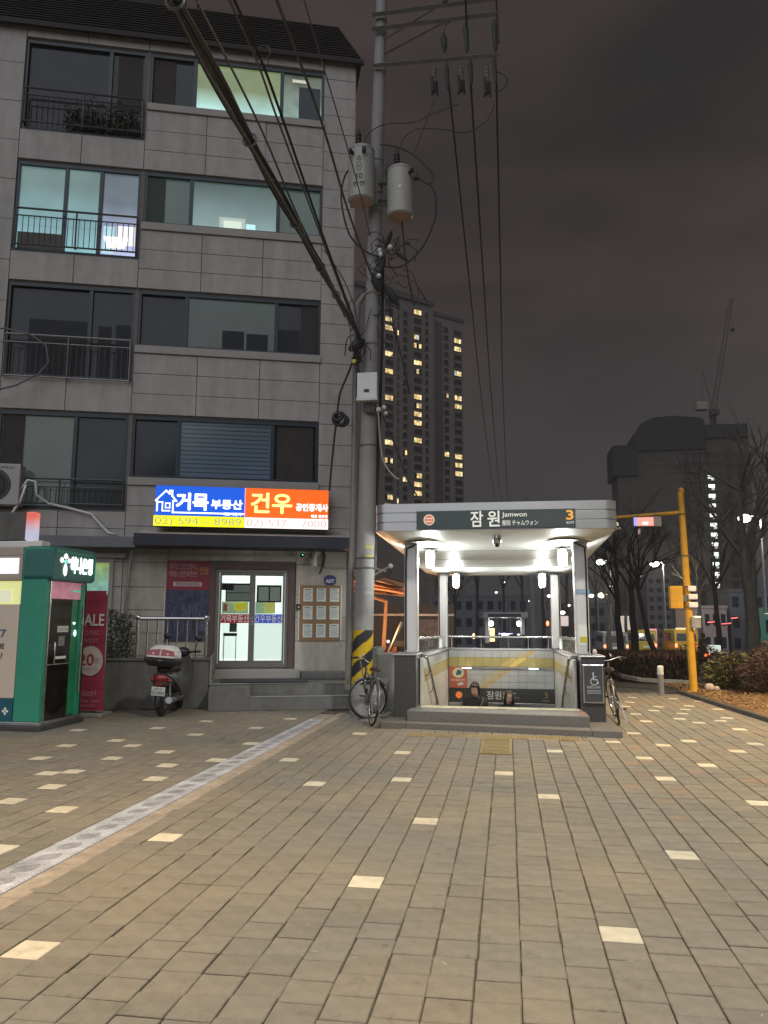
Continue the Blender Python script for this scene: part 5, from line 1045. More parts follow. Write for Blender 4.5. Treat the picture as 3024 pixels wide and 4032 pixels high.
def bicycle(label, loc, heading, lean, steer, frame_m, basket=False):
    t = thing('bicycle', label, 'bicycle', loc); t.matrix_basis = Matrix.Translation(loc) @ Matrix.Rotation(heading, 4, 'Z') @ Matrix.Rotation(lean, 4, 'X')
    WB = .98; r = .325; wheel(t, 0)
    A = Matrix.Translation((WB-.10, 0, 0)) @ Matrix.Rotation(steer, 4, 'Z') @ Matrix.Translation((-(WB-.10), 0, 0))
    wheel(t, WB, M=A)
    bb, sc_, st_, ht, hb_ = (.42, 0, .28), (.27, 0, .66), (.24, 0, .78), (.82, 0, .76), (.86, 0, .62)
    fm = MB().tube([bb, st_], .015, 8).tube([sc_, ht], .015, 8).tube([bb, hb_], .018, 8).tube([(.80, 0, .82), (.88, 0, .56)], .02, 8)
    for s in (-1, 1): fm.tube([(0, s*.06, r), bb], .009, 6).tube([(0, s*.06, r), sc_], .008, 6)
    fm.build('frame', frame_m, t, smooth='auto')
    fk = MB().tube([(.79, 0, .90), (.88, 0, .56)], .013, 8)
    for s in (-1, 1): fk.tube([(.88, s*.02, .58), (.885, s*.05, .54), (WB, s*.05, r)], .011, 6)
    fk.xf(A).build('fork', M_chrome, t, smooth='auto')
    MB().tube(curve_pts([(.70, -.28, .93), (.78, -.20, .96), (.79, 0, .93), (.78, .20, .96), (.70, .28, .93)], 4), .011, 8).xf(A).build('handlebar', M_chrome, t, smooth=True)
    for s in (-1, 1): MB().tube([(.70, s*.28, .93), (.80, s*.17, .957)], .016, 8).xf(A).build('grip', M_black, t, smooth='auto'); MB().tube([(.80, s*.18, .94), (.86, s*.24, .90)], .006, 5).xf(A).build('brake_lever', M_chrome, t)
    MB().ball((.80, -.07, 1.0), .025).xf(A).build('bell', M_chrome, t, smooth=True)
    sd = MB().loft([[(x, y*wv, .80+z) for y, z in ((-1, 0), (-.8, .045), (0, .06), (.8, .045), (1, 0), (0, -.01))] for x, wv in ((.08, .05), (.12, .085), (.20, .08), (.28, .03), (.36, .018))]); sd.build('saddle', mat('saddle_brown', (.05, .025, .022), .5), t, smooth='auto')
    MB().tube([(.25, 0, .76), (.235, 0, .82)], .013, 8).build('seat_post', M_chrome, t)
    MB().torus((.42, 0, .28), .085, .006, n=24, k=5).build('chainring', M_chrome, t); 
    for s, a in ((-1, -50), (1, 130)): MB().tube([(.42, s*.04, .28), (.42+.16*math.cos(R(a)), s*.075, .28+.16*math.sin(R(a)))], .009, 6).build('crank', M_chrome, t); MB().box(.38+.16*math.cos(R(a)), .46+.16*math.cos(R(a)), s*.08, s*.16, .27+.16*math.sin(R(a)), .29+.16*math.sin(R(a))).build('pedal', M_black, t)
    MB().tube([(0, -.03, r+.045), (.42, -.03, .365)], .004, 4).tube([(0, -.03, r-.045), (.42, -.03, .195)], .004, 4).build('chain', M_steel_d, t)
    MB().torus((0, 0, r), r+.02, .022, n=16, k=6, a0=R(60), a1=R(190)).build('mudguard', M_bfr, t, smooth=True); MB().torus((WB, 0, r), r+.018, .020, n=12, k=6, a0=R(40), a1=R(140)).xf(A).build('mudguard', M_bfr, t, smooth=True)
    MB().tube([(.02, -.07, r), (-.10, -.12, .0)], .008, 6).build('kickstand', M_chrome, t)
    MB().box(-.04, -.025, -.025, .025, .62, .66).build('reflector', mat('reflector_red', (.3, .02, .02), .3), t)
    B(.60, .68, -.02, .02, .42, .50).build('lock', M_black, t, bevel=.005)
    return t
bicycle('silver city bicycle leaning at the striped utility pole, front wheel turned', (-2.04, 11.62, 0), R(112), R(6), R(-85), M_bfr)
bicycle('dark bicycle leaning on the right side of the subway entrance', (1.66, 12.55, 0), R(84), R(-9), R(12), mat('bike_dark', (.03, .045, .04), .35, .4, var=.1))

# ================================================================== SCOOTER
sc = thing('motor_scooter', 'parked silver scooter with white and red top box below the planter wall', 'scooter', (-5.62, 12.25, 0)); sc.matrix_basis = Matrix.Translation((-5.60, 12.12, 0)) @ Matrix.Rotation(R(9), 4, 'Z') @ Matrix.Rotation(R(4), 4, 'Y')
M_ssil = mat('scooter_silver', (.11, .108, .10), .3, .4, var=.06); M_sdk = mat('scooter_plastic', (.018, .018, .022), .42, var=.1); M_stail = mat('tail_red', (.22, .01, .015), .2, coat=.5, var=.05)
# local +y = forward, rear faces the camera
def oval(w, y, z, h, n=14): return [(w*math.copysign(abs(math.cos(a))**.8, math.cos(a)), y, z+h*math.copysign(abs(math.sin(a))**.8, math.sin(a))) for a in [2*math.pi*i/n for i in range(n)]]
for y0, rr_ in ((0, .24), (1.15, .24)):
    w = MB().torus((0, y0, rr_), rr_-.055, .055, axis='x', n=28, k=8).build('wheel', M_black, sc, smooth=True); MB().tube([(-.05, y0, rr_), (.05, y0, rr_)], .13, 16).build('rim', M_steel_d, w, smooth='auto')
MB().loft([oval(.05, -.30, .58, .05), oval(.13, -.24, .60, .11), oval(.165, -.05, .62, .14), oval(.17, .25, .56, .17), oval(.15, .45, .48, .16), oval(.12, .52, .44, .12)]).build('rear_body', M_ssil, sc, smooth=True)
MB().loft([oval(.09, -.20, .75, .03), oval(.14, -.05, .78, .05), oval(.15, .25, .78, .06), oval(.11, .52, .74, .05), oval(.06, .60, .70, .03)]).build('seat', M_sdk, sc, smooth=True)
for s in (-1, 1):
    MB().tube(curve_pts([(s*.10, -.27, .70), (s*.16, -.05, .60), (s*.175, .25, .45), (s*.17, .50, .30)], 4), [.02]*5+[.03]*4+[.025]*4, 8).build('side_trim', M_ssil, sc, smooth=True)
    MB().tube([(s*.17, .10, .30), (s*.18, .62, .27)], [.05, .04], 8).build('footboard_edge', M_ssil, sc, smooth='auto')
    MB().tube([(s*.13, -.05, .24), (s*.13, -.18, .55)], .02, 8).build('shock', M_steel, sc, smooth='auto')
MB().tube([(.16, .15, .27), (.17, -.28, .30)], [.04, .055], 12).build('exhaust', M_steel_d, sc, smooth='auto')
B(-.16, .16, .45, .95, .22, .30).build('floorboard', M_sdk, sc, bevel=.02)
MB().loft([[(x*wv, y, z) for x in (-1, -.5, 0, .5, 1) for _ in (0,)]+[(x*wv, y-.05, z) for x in (1, .5, 0, -.5, -1)] for wv, y, z in ((.17, .88, .25), (.20, .95, .50), (.20, 1.00, .75), (.14, .98, .95))]).build('leg_shield', M_ssil, sc, smooth='auto')
MB().torus((0, 1.15, .24), .27, .05, axis='x', n=12, k=8, a0=R(20), a1=R(160)).build('front_fender', M_ssil, sc, smooth=True)
MB().torus((0, 0, .24), .28, .06, axis='x', n=12, k=8, a0=R(60), a1=R(190)).build('rear_fender', M_sdk, sc, smooth=True)
MB().tube([(0, 1.12, .45), (0, .95, 1.0)], .03, 8).build('steering_column', M_sdk, sc)
MB().tube(curve_pts([(-.33, .83, 1.04), (-.2, .9, 1.02), (0, .95, 1.0), (.2, .9, 1.02), (.33, .83, 1.04)], 4), .018, 8).build('handlebar', M_sdk, sc, smooth=True)
MB().ball((0, .97, 1.0), .13, .10, .09).build('handlebar_cover', M_sdk, sc, smooth=True)
for s in (-1, 1):
    MB().tube([(s*.22, .88, 1.03), (s*.26, .86, 1.20)], .008, 6).build('mirror_stem', M_black, sc); MB().ball((s*.27, .85, 1.26), .075, .02, .055).build('mirror', M_sdk, sc, smooth=True)
MB().loft([oval(.10, -.305, .63, .05), oval(.11, -.29, .63, .06), oval(.12, -.25, .63, .065)]).build('tail_light', M_stail, sc, smooth=True); MB().ball((.13, -.25, .60), .035, .03, .03).ball((-.13, -.25, .60), .035, .03, .03).build('indicators', M_stail, sc, smooth=True)
B(-.06, .06, -.325, -.31, .52, .555).build('reflector', M_stail, sc)
pl = B(-.11, .11, -.335, -.325, .36, .50).build('number_plate', mat('plate_white', (.55, .56, .55), .5), sc, bevel=.004); 
text('서울 서초', .04, (0, -.336, .455), X_, Z_, M_ink, pl, align='CENTER', width=.12); text('다 5954', .075, (0, -.336, .38), X_, Z_, mat('plate_ink', (.08, .12, .25), .6, var=0), pl, align='CENTER', width=.19, bold=.001)
tb = MB().loft([[(x, y, z) for x, y, z in [(-.20, -.36, .82), (.20, -.36, .82), (.24, -.02, .82), (-.24, -.02, .82)]], [(-.26, -.42, .90), (.26, -.42, .90), (.26, -.0, .90), (-.26, -.0, .90)], [(-.27, -.42, .965), (.27, -.42, .965), (.265, .0, .965), (-.265, .0, .965)]]).build('top_box', M_sdk, sc, smooth=False, bevel=.02)
def lidring(sx_, y0, y1, z): return [(x*sx_, yy, z) for x, yy in [(-.22, y0), (-.12, y0-.02), (.12, y0-.02), (.22, y0), (.27, (y0+y1)/2), (.22, y1), (-.22, y1), (-.27, (y0+y1)/2)]]
MB().loft([lidring(1, -.43, .01, .967), lidring(1, -.43, .01, .995), lidring(.98, -.42, 0, 1.03), lidring(.86, -.36, -.02, 1.10), lidring(.62, -.28, -.08, 1.145), lidring(.2, -.2, -.15, 1.155)]).build('top_box_lid', mat('lid_white', (.68, .64, .64), .3, var=.04), tb, smooth='auto')
for s in (-1, 1): MB().loft([[(s*.012, -.462, 1.0), (s*.235, -.440, 1.0), (s*.205, -.405, 1.075), (s*.012, -.415, 1.10)], [(s*.012, -.40, 1.0), (s*.225, -.38, 1.0), (s*.20, -.36, 1.07), (s*.012, -.37, 1.09)]]).build('box_reflector', M_stail, tb)
B(-.03, .03, -.43, -.42, .91, .93).build('latch', M_chrome, tb)

# ================================================================== KIOSK (ATM booth)
kx0, kx1, ky0, ky1 = -9.0, -6.54, 10.20, 11.28
M_green = mat('booth_green', (.03, .27, .185), .42, var=.08, vs=3); M_greend = mat('booth_green_dark', (.015, .13, .12), .4, var=.1); M_beige = mat('booth_beige', (.42, .36, .30), .5, var=.08)
kk = thing('atm_booth', 'green and beige bank cash machine booth at the left edge', 'booth', (-6.9, 10.6, 0))
def kb_(name, m, *a, bevel=.008, parent=None): return B(*a).build(name, m, parent or kk, bevel=bevel, world=True)
kb_('base', M_granite, kx0, kx1+.06, ky0-.04, ky1+.02, 0, .07); kb_('base_step', M_steel_d, kx0, kx1+.02, ky0, ky1, .07, .12)
kb_('shell_roof', M_beige, kx0, -6.95, ky0+.0, ky1, 2.48, 2.60); kb_('front_band', M_beige, kx0, -6.95, ky0, ky0+.08, 2.12, 2.478); kb_('light_panel', glow('panel_white', (.80, .84, 1), .95), kx0+.05, -7.0, ky0-.012, ky0-.001, 2.21, 2.44)
kb_('back_wall', M_beige, kx0, kx1, ky1-.05, ky1, .12, 2.48)
kb_('corner_pillar', M_green, -6.945, -6.545, ky0, ky0+.10, .12, 2.60, bevel=.012); kb_('corner_pillar', M_green, kx1-.06, kx1, ky1-.16, ky1-.001, .12, 2.10)
win = kb_('front_window', mat('booth_yellow', (.6, .6, .3), .5, var=.12, vs=3, emit=(.62, .64, .25), es=.75), kx0+.05, -6.955, ky0+.03, ky0+.045, 1.76, 2.11, bevel=0)
kb_('window_poster', mat('poster_cream', (.65, .66, .5), .5, emit=(.7, .72, .5), es=.6), -7.4, -7.1, ky0+.015, ky0+.028, 1.80, 1.98, bevel=0)
kb_('front_poster', mat('poster_beige', (.50, .43, .36), .5, var=.06, vs=2, emit=(.5, .42, .33), es=.12), kx0+.05, -6.955, ky0+.01, ky0+.04, .45, 1.77, bevel=0); kb_('base_panel', mat('booth_teal', (.01, .10, .14), .45), kx0, -6.955, ky0+.0, ky0+.04, .12, .445)
text('24/7', .16, (-7.46, ky0+.009, 1.30), X_, Z_, mat('navy_ink', (.04, .08, .25), .5), kk, world=True, width=.32, bold=.002); text('OPEN TIME', .10, (-7.63, ky0+.009, 1.14), X_, Z_, M_ink, kk, world=True, width=.48, bold=.002); text('바로상담', .10, (-7.63, ky0+.009, 1.00), X_, Z_, M_ink, kk, world=True, width=.47); text('365코너 이용안내', .05, (-7.63, ky0+.009, .80), X_, Z_, M_ink, kk, world=True, width=.4); text('1599-1111', .05, (-7.63, ky0+.009, .73), X_, Z_, M_ink, kk, world=True, width=.36)
text('✚ ✤', .14, (-7.25, ky0-.001, .22), X_, Z_, M_txtw, kk, world=True, width=.24)
# header over the door side (+x face)
hdg = MB().prism([(ky0+.0, 2.12), (ky0-.02, 2.18), (ky0+.0, 2.58), (ky0+.06, 2.62), (ky1, 2.62), (ky1+.05, 2.55), (ky1+.05, 2.16), (ky1, 2.12)], kx1-.38, kx1+.09, 'x'); hdg.build('header', M_greend, kk, bevel=.02, world=True)
kb_('header_frame', M_green, kx1+.091, kx1+.10, ky0+.04, ky1+.0, 2.52, 2.565, bevel=0); kb_('header_frame', mat('booth_mint', (.03, .35, .26), .4), kx1+.091, kx1+.105, ky1-.0, ky1+.03, 2.16, 2.54, bevel=0)
# header lettering on the +x face (reads along +y)
Mk = glow('booth_letters', (1, 1, 1), 2.4)
text('하나은행', .26, (kx1+.098, ky0+.42, 2.27), (0, 1, 0), Z_, Mk, kk, world=True, width=.60, bold=.010)
lgm = MB().ball((kx1+.10, ky0+.28, 2.48), .006, .045, .040).ball((kx1+.10, ky0+.18, 2.42), .006, .04, .04).ball((kx1+.10, ky0+.38, 2.42), .006, .04, .03).ball((kx1+.10, ky0+.28, 2.28), .006, .045, .09); lgm.build('logo', Mk, kk, world=True, smooth=True)
MB().ball((kx1+.106, ky0+.28, 2.40), .006, .07, .03).build('logo_leaf', glow('logo_teal', (.0, .55, .5), 1), kk, world=True, smooth=True); MB().ball((kx1+.106, ky0+.33, 2.46), .006, .02, .02).build('logo_dot', glow('logo_red', (.9, .05, .1), 1), kk, world=True, smooth=True)
# door side
kb_('side_poster_strip', mat('pink_strip', (.55, .22, .30), .5, var=.3, vs=6, emit=(.6, .25, .33), es=.35), kx1-.025, kx1-.012, ky0+.11, ky1-.07, 1.86, 2.11, bevel=0)
kb_('side_poster_strip', mat('mint_strip', (.1, .6, .5), .5, emit=(.1, .6, .5), es=.4), kx1-.0115, kx1-.0095, ky0+.70, ky0+.92, 1.97, 2.0, bevel=0)
kb_('side_frame', M_steel, kx1-.05, kx1-.0, ky0+.102, ky0+.135, .12, 2.11, bevel=.004)
door = kb_('door', mat('booth_glass', (.012, .011, .010), .08, var=.3, vs=2, spec=.7), kx1-.03, kx1-.018, ky0+.14, ky0+.72, .14, 1.85, bevel=0)
kb_('door_panel', mat('booth_green_lit', (.015, .22, .10), .3, var=.3, vs=1.5), kx1-.045, kx1-.030, ky0+.72, ky1-.17, .14, 1.85, bevel=0)
MB().tube([(kx1+.0, ky0+.22, 1.22), (kx1+.05, ky0+.22, 1.22), (kx1+.05, ky0+.22, .92), (kx1+.0, ky0+.22, .92)], .012, 8).build('door_handle', M_chrome, door, world=True, smooth='auto')
kb_('door_sticker', M_paper, kx1-.017, kx1-.014, ky0+.36, ky0+.64, 1.37, 1.46, bevel=0, parent=door); kb_('door_sticker', mat('qr_grey', (.22, .22, .2), .6, var=.6, vs=60), kx1-.017, kx1-.014, ky0+.40, ky0+.56, 1.17, 1.31, bevel=0, parent=door); kb_('door_sticker', M_paper, kx1-.017, kx1-.014, ky0+.34, ky0+.62, .98, 1.02, bevel=0, parent=door)
text('문을 당기세요', .06, (kx1-.013, ky0+.38, 1.39), (0, 1, 0), Z_, M_ink, door, world=True, width=.24); kb_('door_rail', M_steel_d, kx1-.017, kx1-.012, ky0+.14, ky0+.7, .90, .915, bevel=0, parent=door)
MB().tube([(kx1+.03, ky1-.13, .45), (kx1+.03, ky1-.13, 1.75)], .012, 6).build('side_pole', M_steel, kk, world=True)
MB().ball((kx1-.05, ky0+.24, 1.62), .03).build('inside_lamp', glow('booth_lamp', (1, .95, .85), 5), kk, world=True); MB().ball((kx1-.02, ky1-.28, 1.50), .018).ball((kx1-.02, ky1-.24, 1.35), .012, .03, .05).build('inside_lamp', glow('booth_lamp2', (.7, .95, 1), 2.5), kk, world=True)
# SALE banner
bn = thing('sale_banner', 'crimson vertical SALE banner standing between booth and planter wall', 'banner', (-6.75, 11.85, .06), R(4))
M_crim = mat('banner_crimson', (.34, .035, .085), .6, var=.12, vs=2); bb_ = MB(); n = 24
for i in range(n):
    z0, z1 = .04+i*1.93/n, .04+(i+1)*1.93/n
    def bx_(z): return .012*math.sin(z*7)+.006*math.sin(z*19)
    w0 = .27-.045*z0/1.9; w1 = .27-.045*z1/1.9
    bb_.add([(-w0, bx_(z0), z0), (w0, bx_(z0+.4), z0), (w1, bx_(z1+.4), z1), (-w1, bx_(z1), z1), (-w0, bx_(z0)+.004, z0), (w0, bx_(z0+.4)+.004, z0), (w1, bx_(z1+.4)+.004, z1), (-w1, bx_(z1)+.004, z1)], [(0,1,2,3), (7,6,5,4), (1,5,6,2), (0,3,7,4)])
bb_.build('cloth', M_crim, bn, smooth='auto'); MB().tube([(-.24, .03, 0), (-.24, .03, 1.97)], .012, 6).tube([(.24, .03, 0), (.24, .03, 1.97)], .012, 6).build('frame', M_steel_d, bn); B(-.25, .28, -.06, .3, -.06, .0).build('foot', M_conc, bn, bevel=.01)
Mbp = mat('banner_pale', (.55, .28, .33), .6, var=0); yb_ = -.022
text('SALE', .27, (-.205, yb_, 1.40), X_, Z_, M_txtw, bn, width=.42, bold=.004); text('CLINIC', .10, (-.12, yb_, 1.25), X_, Z_, Mbp, bn, width=.26); text('EVENT', .10, (-.12, yb_, 1.12), X_, Z_, Mbp, bn, width=.26)
MB().prism([(.02+.21*math.cos(t*math.pi/14), .83+.24*math.sin(t*math.pi/14)) for t in range(28)], yb_-.003, yb_, 'y').build('disc', mat('banner_disc', (.62, .55, .55), .6), bn)
text('20', .26, (-.17, yb_-.005, .76), X_, Z_, mat('banner_red', (.34, .03, .06), .6, var=0), bn, width=.25, bold=.003); text('%할인', .10, (.09, yb_-.005, .80), X_, Z_, mat('banner_grey', (.3, .3, .3), .6, var=0), bn, width=.11); text('첫 방문 고객', .05, (-.10, yb_-.005, .68), X_, Z_, mat('banner_grey', (.3, .3, .3), .6, var=0), bn, width=.24)
text('pluttH', .14, (-.12, yb_, .27), X_, Z_, Mbp, bn, width=.26); text('02. 593. 0000', .05, (-.19, yb_, .17), X_, Z_, Mbp, bn, width=.38); text('잠원역 3번출구', .05, (-.17, yb_, .10), X_, Z_, Mbp, bn, width=.34)

# ================================================================== ALLEY BETWEEN BUILDING AND STATION
lw = thing('low_wall', 'pale concrete wall end with slanting foot beside the pole', 'wall', (-2.15, 13.8, 0))
B(-2.46, -2.31, 13.7, 14.5, 0, 1.08).build('block', M_conc, lw, bevel=.01, world=True); B(-2.305, -1.95, 13.7, 14.5, 0, .97).build('block', M_conc, lw, bevel=.01, world=True)
MB().prism([(13.15, .0), (13.15, .32), (13.695, .56), (13.695, 0)], -2.46, -2.1, 'x').build('slanted_foot', M_conc, lw, bevel=.01, world=True)
sb2 = thing('stall_awning', 'orange-lit lattice awning beside the apartment house wall', 'awning', (-3.0, 17, 2.4))
M_or = mat('awning_orange', (.62, .27, .14), .6, var=.2, vs=5); M_wood = mat('awning_timber', (.42, .24, .15), .6, var=.15)
a_, b__, c_, d_ = yp(1352, 2228, 16.2), yp(1592, 2303, 16.2), yp(1592, 2338, 20), yp(1352, 2312, 20)
for i in range(9):
    t0, t1 = i/9, (i+.92)/9; p = [a_.lerp(d_, t0), b__.lerp(c_, t0), b__.lerp(c_, t1), a_.lerp(d_, t1)]; MB().add(p+[q+Vector((0, 0, .03)) for q in p], [(3,2,1,0),(4,5,6,7),(0,1,5,4),(1,2,6,5),(2,3,7,6),(3,0,4,7)]).build('awning_slat', M_or, sb2, world=True)
MB().add([a_+Vector((0, 0, .05)), b__+Vector((0, 0, .05)), c_+Vector((0, 0, .05)), d_+Vector((0, 0, .05))], [(0,1,2,3)]).build('awning_cover', M_or, sb2, world=True)
for t0 in (0, .33, .66, 1): MB().tube([a_.lerp(d_, t0)-Vector((0, 0, .04)), b__.lerp(c_, t0)-Vector((0, 0, .04))], .04, 4).build('beam', M_wood, sb2, world=True)
MB().tube([yp(1365, 2320, 19.5), yp(1520, 2368, 19.5), yp(1510, 2560, 19.5)], .05, 4).build('front_frame', M_wood, sb2, world=True); MB().tube([yp(1582, 2450, 18), yp(1532, 2570, 18)], .04, 4).build('brace', M_steel_d, sb2, world=True)
light('stall_lamp', (-3.2, 18.4, 1.4), 110, (1, .52, .22), .2)
ra = thing('rolled_awning', 'dark folding awning with pale metal arms above the stall', 'awning', yp(1500, 2240, 15.5))
MB().add([yp(1466, 2190, 15.6), yp(1535, 2222, 15.3), yp(1547, 2262, 15.3), yp(1470, 2290, 15.6), yp(1466, 2190, 15.9), yp(1535, 2222, 15.6), yp(1547, 2262, 15.6), yp(1470, 2290, 15.9)], [(0,1,2,3),(7,6,5,4),(0,4,5,1),(1,5,6,2),(2,6,7,3),(3,7,4,0)]).build('cloth', mat('awning_brown', (.13, .10, .09), .7, var=.15), ra, world=True)
MB().tube([yp(1466, 2236, 15.2), yp(1520, 2250, 15.2)], .02, 5).tube([yp(1474, 2264, 15.2), yp(1538, 2228, 15.2)], .022, 5).build('arm', M_sill, ra, world=True); MB().ball(yp(1538, 2228, 15.15), .05).build('arm_joint', M_white, ra, smooth=True, world=True)
fe = thing('site_fence', 'grey panel fence in the alley behind the station columns', 'fence', (-3.0, 22, 0))
M_fen = mat('fence_grey', (.11, .115, .12), .6, var=.15, dirt=.2)
for i in range(9): B(-6.0+i*.5, -6.0+i*.5+.485, 21.97+(.02 if i % 2 else 0), 22.03, -.1, 2.02).build('panel', M_fen, fe, world=True)
B(-6, -1.5, 21.93, 21.96, 1.70, 1.76).build('rail', M_steel_d, fe, world=True); sgn = thing('banner', 'pale printed notice hanging on the grey fence behind the station', 'notice', (-2.25, 21.9, 1.15)); B(-.35, .3, -.01, .01, 0, .45).build('sheet', mat('notice_pale', (.26, .23, .24), .6, var=.5, vs=8), sgn); B(.0, .2, -.02, -.012, -.3, -.1).build('label', M_paper, sgn)
cr_ = thing('storage_crates', 'reddish crates stacked on the ground under the awning', 'crate', (-3.0, 19.9, 0)); B(-.25, .2, -.2, .2, 0, .9).build('crate', mat('crate_red', (.20, .07, .05), .6), cr_, bevel=.02); B(.22, .6, -.2, .2, 0, .75).build('crate', mat('crate_brown', (.14, .08, .06), .6), cr_, bevel=.02); B(.05, .4, -.15, .15, .91, 1.05).build('lid', M_sdk, cr_)
tag(MB().ball((-3.02, 19.6, 1.04), .035).build('work_lamp', glow('cool_lamp', (.8, .95, 1), 3), smooth=True), 'tiny cool white lamp above the reddish crates', 'lamp')

# ================================================================== RIGHT SIDE
yq = thing('signal_pole', 'yellow traffic signal pole with a horizontal arm at the mulch bed corner', 'signal pole', (4.02, 18.3, 0))
M_ty = mat('traffic_yellow', (.62, .33, .025), .45, var=.12, vs=4, dirt=.15)
k_ = 18.3/17.9
bot, top = yp(2732, 2722, 18.3), yp(1470*1.8228, 1062*1.8228, 18.3)
MB().tube([(bot.x, 18.3, 0), (top.x, 18.3, top.z)], [.088, .07], 16).build('pole', M_ty, yq, world=True, smooth='auto'); MB().tube([(top.x, 18.3, top.z), (top.x+.05, 18.3, top.z+.05)], .075, 10).build('cap', M_ty, yq, world=True)
MB().tube([yp(1470*1.8228, 1107*1.8228, 18.3), yp(1327*1.8228, 1118*1.8228, 18.3), yp(2290, 2046, 18.3)], [.045, .035, .03], 10).build('arm', M_ty, yq, world=True, smooth='auto')
B(3.88, 4.10, 18.20, 18.4, .0, .05).build('foot_plate', M_ty, yq, world=True, bevel=.01)
for z in (1.9, 2.35, 3.05, 4.0): MB().torus((bot.x+(top.x-bot.x)*z/top.z, 18.3, z), .095, .012, axis='z', n=16, k=4).build('clamp', M_galv, yq, world=True)
sx2 = thing('signal_box', 'orange-yellow control cabinet fixed left of the signal pole', 'cabinet', (3.76, 18.25, 1.86)); B(-.15, .12, -.12, .12, 0, .50).build('case', M_ty, sx2, bevel=.01); B(-.12, .09, -.125, -.121, .04, .46).build('door', M_ty, sx2, bevel=.002); B(.12, .24, -.04, .04, .15, .3).build('bracket', M_galv, sx2)
ns = thing('hanging_sign', 'small red, blue and white light board hanging under the yellow arm', 'sign', (yp(1399*1.8228, 1127*1.8228, 18.2)))
B(-.32, .30, -.04, .04, -.115, .115).build('board', mat('sign_grey', (.30, .29, .27), .4), ns, bevel=.02); B(-.23, .12, -.046, -.041, -.095, .095).build('red_panel', glow('red_lit', (.95, .13, .08), 1.1), ns); B(-.31, -.235, -.046, -.041, -.095, .095).build('blue_panel', glow('blue_lit', (.12, .2, .75), 1.0), ns); B(-.12, .0, -.05, -.047, -.07, -.01).build('white_mark', glow('white_lit', (1, .8, .75), 1.2), ns)
MB().tube([(-.2, 0, .12), (-.2, 0, .17)], .012, 5).tube([(.18, 0, .12), (.18, 0, .18)], .012, 5).build('hanger', M_galv, ns)
for i, (z, zl) in enumerate(((2.24, 'top'), (2.06, 'middle'), (1.88, 'bottom'))):
    s_ = thing('plate', f'{zl} of three white plates seen edge-on right of the signal pole', 'sign plate', (4.06, 18.25, z), 0, 'white plates on the signal pole'); B(-.06, .14-.02*(i == 0), -.08, .08, 0, .12).build('plate', M_white, s_, bevel=.02)
pb = thing('button_box', 'grey pedestrian signal housing low on the signal pole', 'signal', (4.12, 18.25, 1.42)); B(-.08, .12, -.09, .09, 0, .26).build('housing', M_conc, pb, bevel=.02); B(-.02, .12, -.1, .1, .24, .27).build('visor', glow('visor_warm', (1, .85, .45), 1.2), pb)
bo = thing('bollard', 'slim grey bollard with a pale cap at the pavement edge', 'bollard', (3.22, 17.6, 0)); MB().tube([(0, 0, 0), (-.0, 0, .44)], .062, 16).build('post', mat('bollard_grey', (.20, .18, .18), .5, var=.1), bo, smooth='auto'); MB().tube([(0, 0, .44), (0, 0, .60)], .066, 16).build('reflective_cap', mat('cap_pale', (.62, .62, .58), .4), bo, smooth='auto'); MB().ball((0, 0, .60), .066, .066, .03).build('top', M_white, bo, smooth=True)
# low hedge (twiggy, dark) and shrubs
M_tw = mat('twig_dark', (.035, .026, .022), .8, var=.3); M_twr = mat('twig_reddish', (.12, .055, .04), .8, var=.3); M_lf = mat('leaf_green', (.07, .075, .03), .6, var=.3); M_lfy = mat('leaf_yellow', (.22, .20, .07), .6, var=.3)
hg = thing('hedge', 'long dark bare hedge block behind the bollard', 'hedge', (4.4, 24, 0))
mb = MB()
for q in range(30000):
    y = rnd.uniform(22.0, 31.5); t_ = (y-22)/9.5; x = rnd.uniform(2.9+.25*t_+max(0, (23.5-y))*.35, 4.75+t_*1.6+.25); zt = .76+gz(y)*0+.06*noise.noise(Vector((x*2, y*2, 0)))
    z = rnd.uniform(0, 1)**.6*zt+gz(y); a = Vector((rnd.gauss(0, .4), rnd.gauss(0, .4), 1)).normalized()*rnd.uniform(.03, .08); b2 = Vector((rnd.gauss(0, 1), rnd.gauss(0, 1), 0)).normalized()*.012
    mb.cur = 1 if z > zt*.85+gz(y) and rnd.random() < .45 else 0; c = Vector((x, y, z)); mb.add([c-a-b2, c-a+b2, c+a+b2, c+a-b2], [(0,1,2,3)])
tag(mb.build('twigs', [M_tw, M_twr], hg, world=True), kind='stuff')
MB().prism([(3.5, 23.2), (4.4, 22.6), (5.6, 31.0), (3.8, 31.0)], -.3, .42).build('thicket_core', M_tw, hg, world=True)
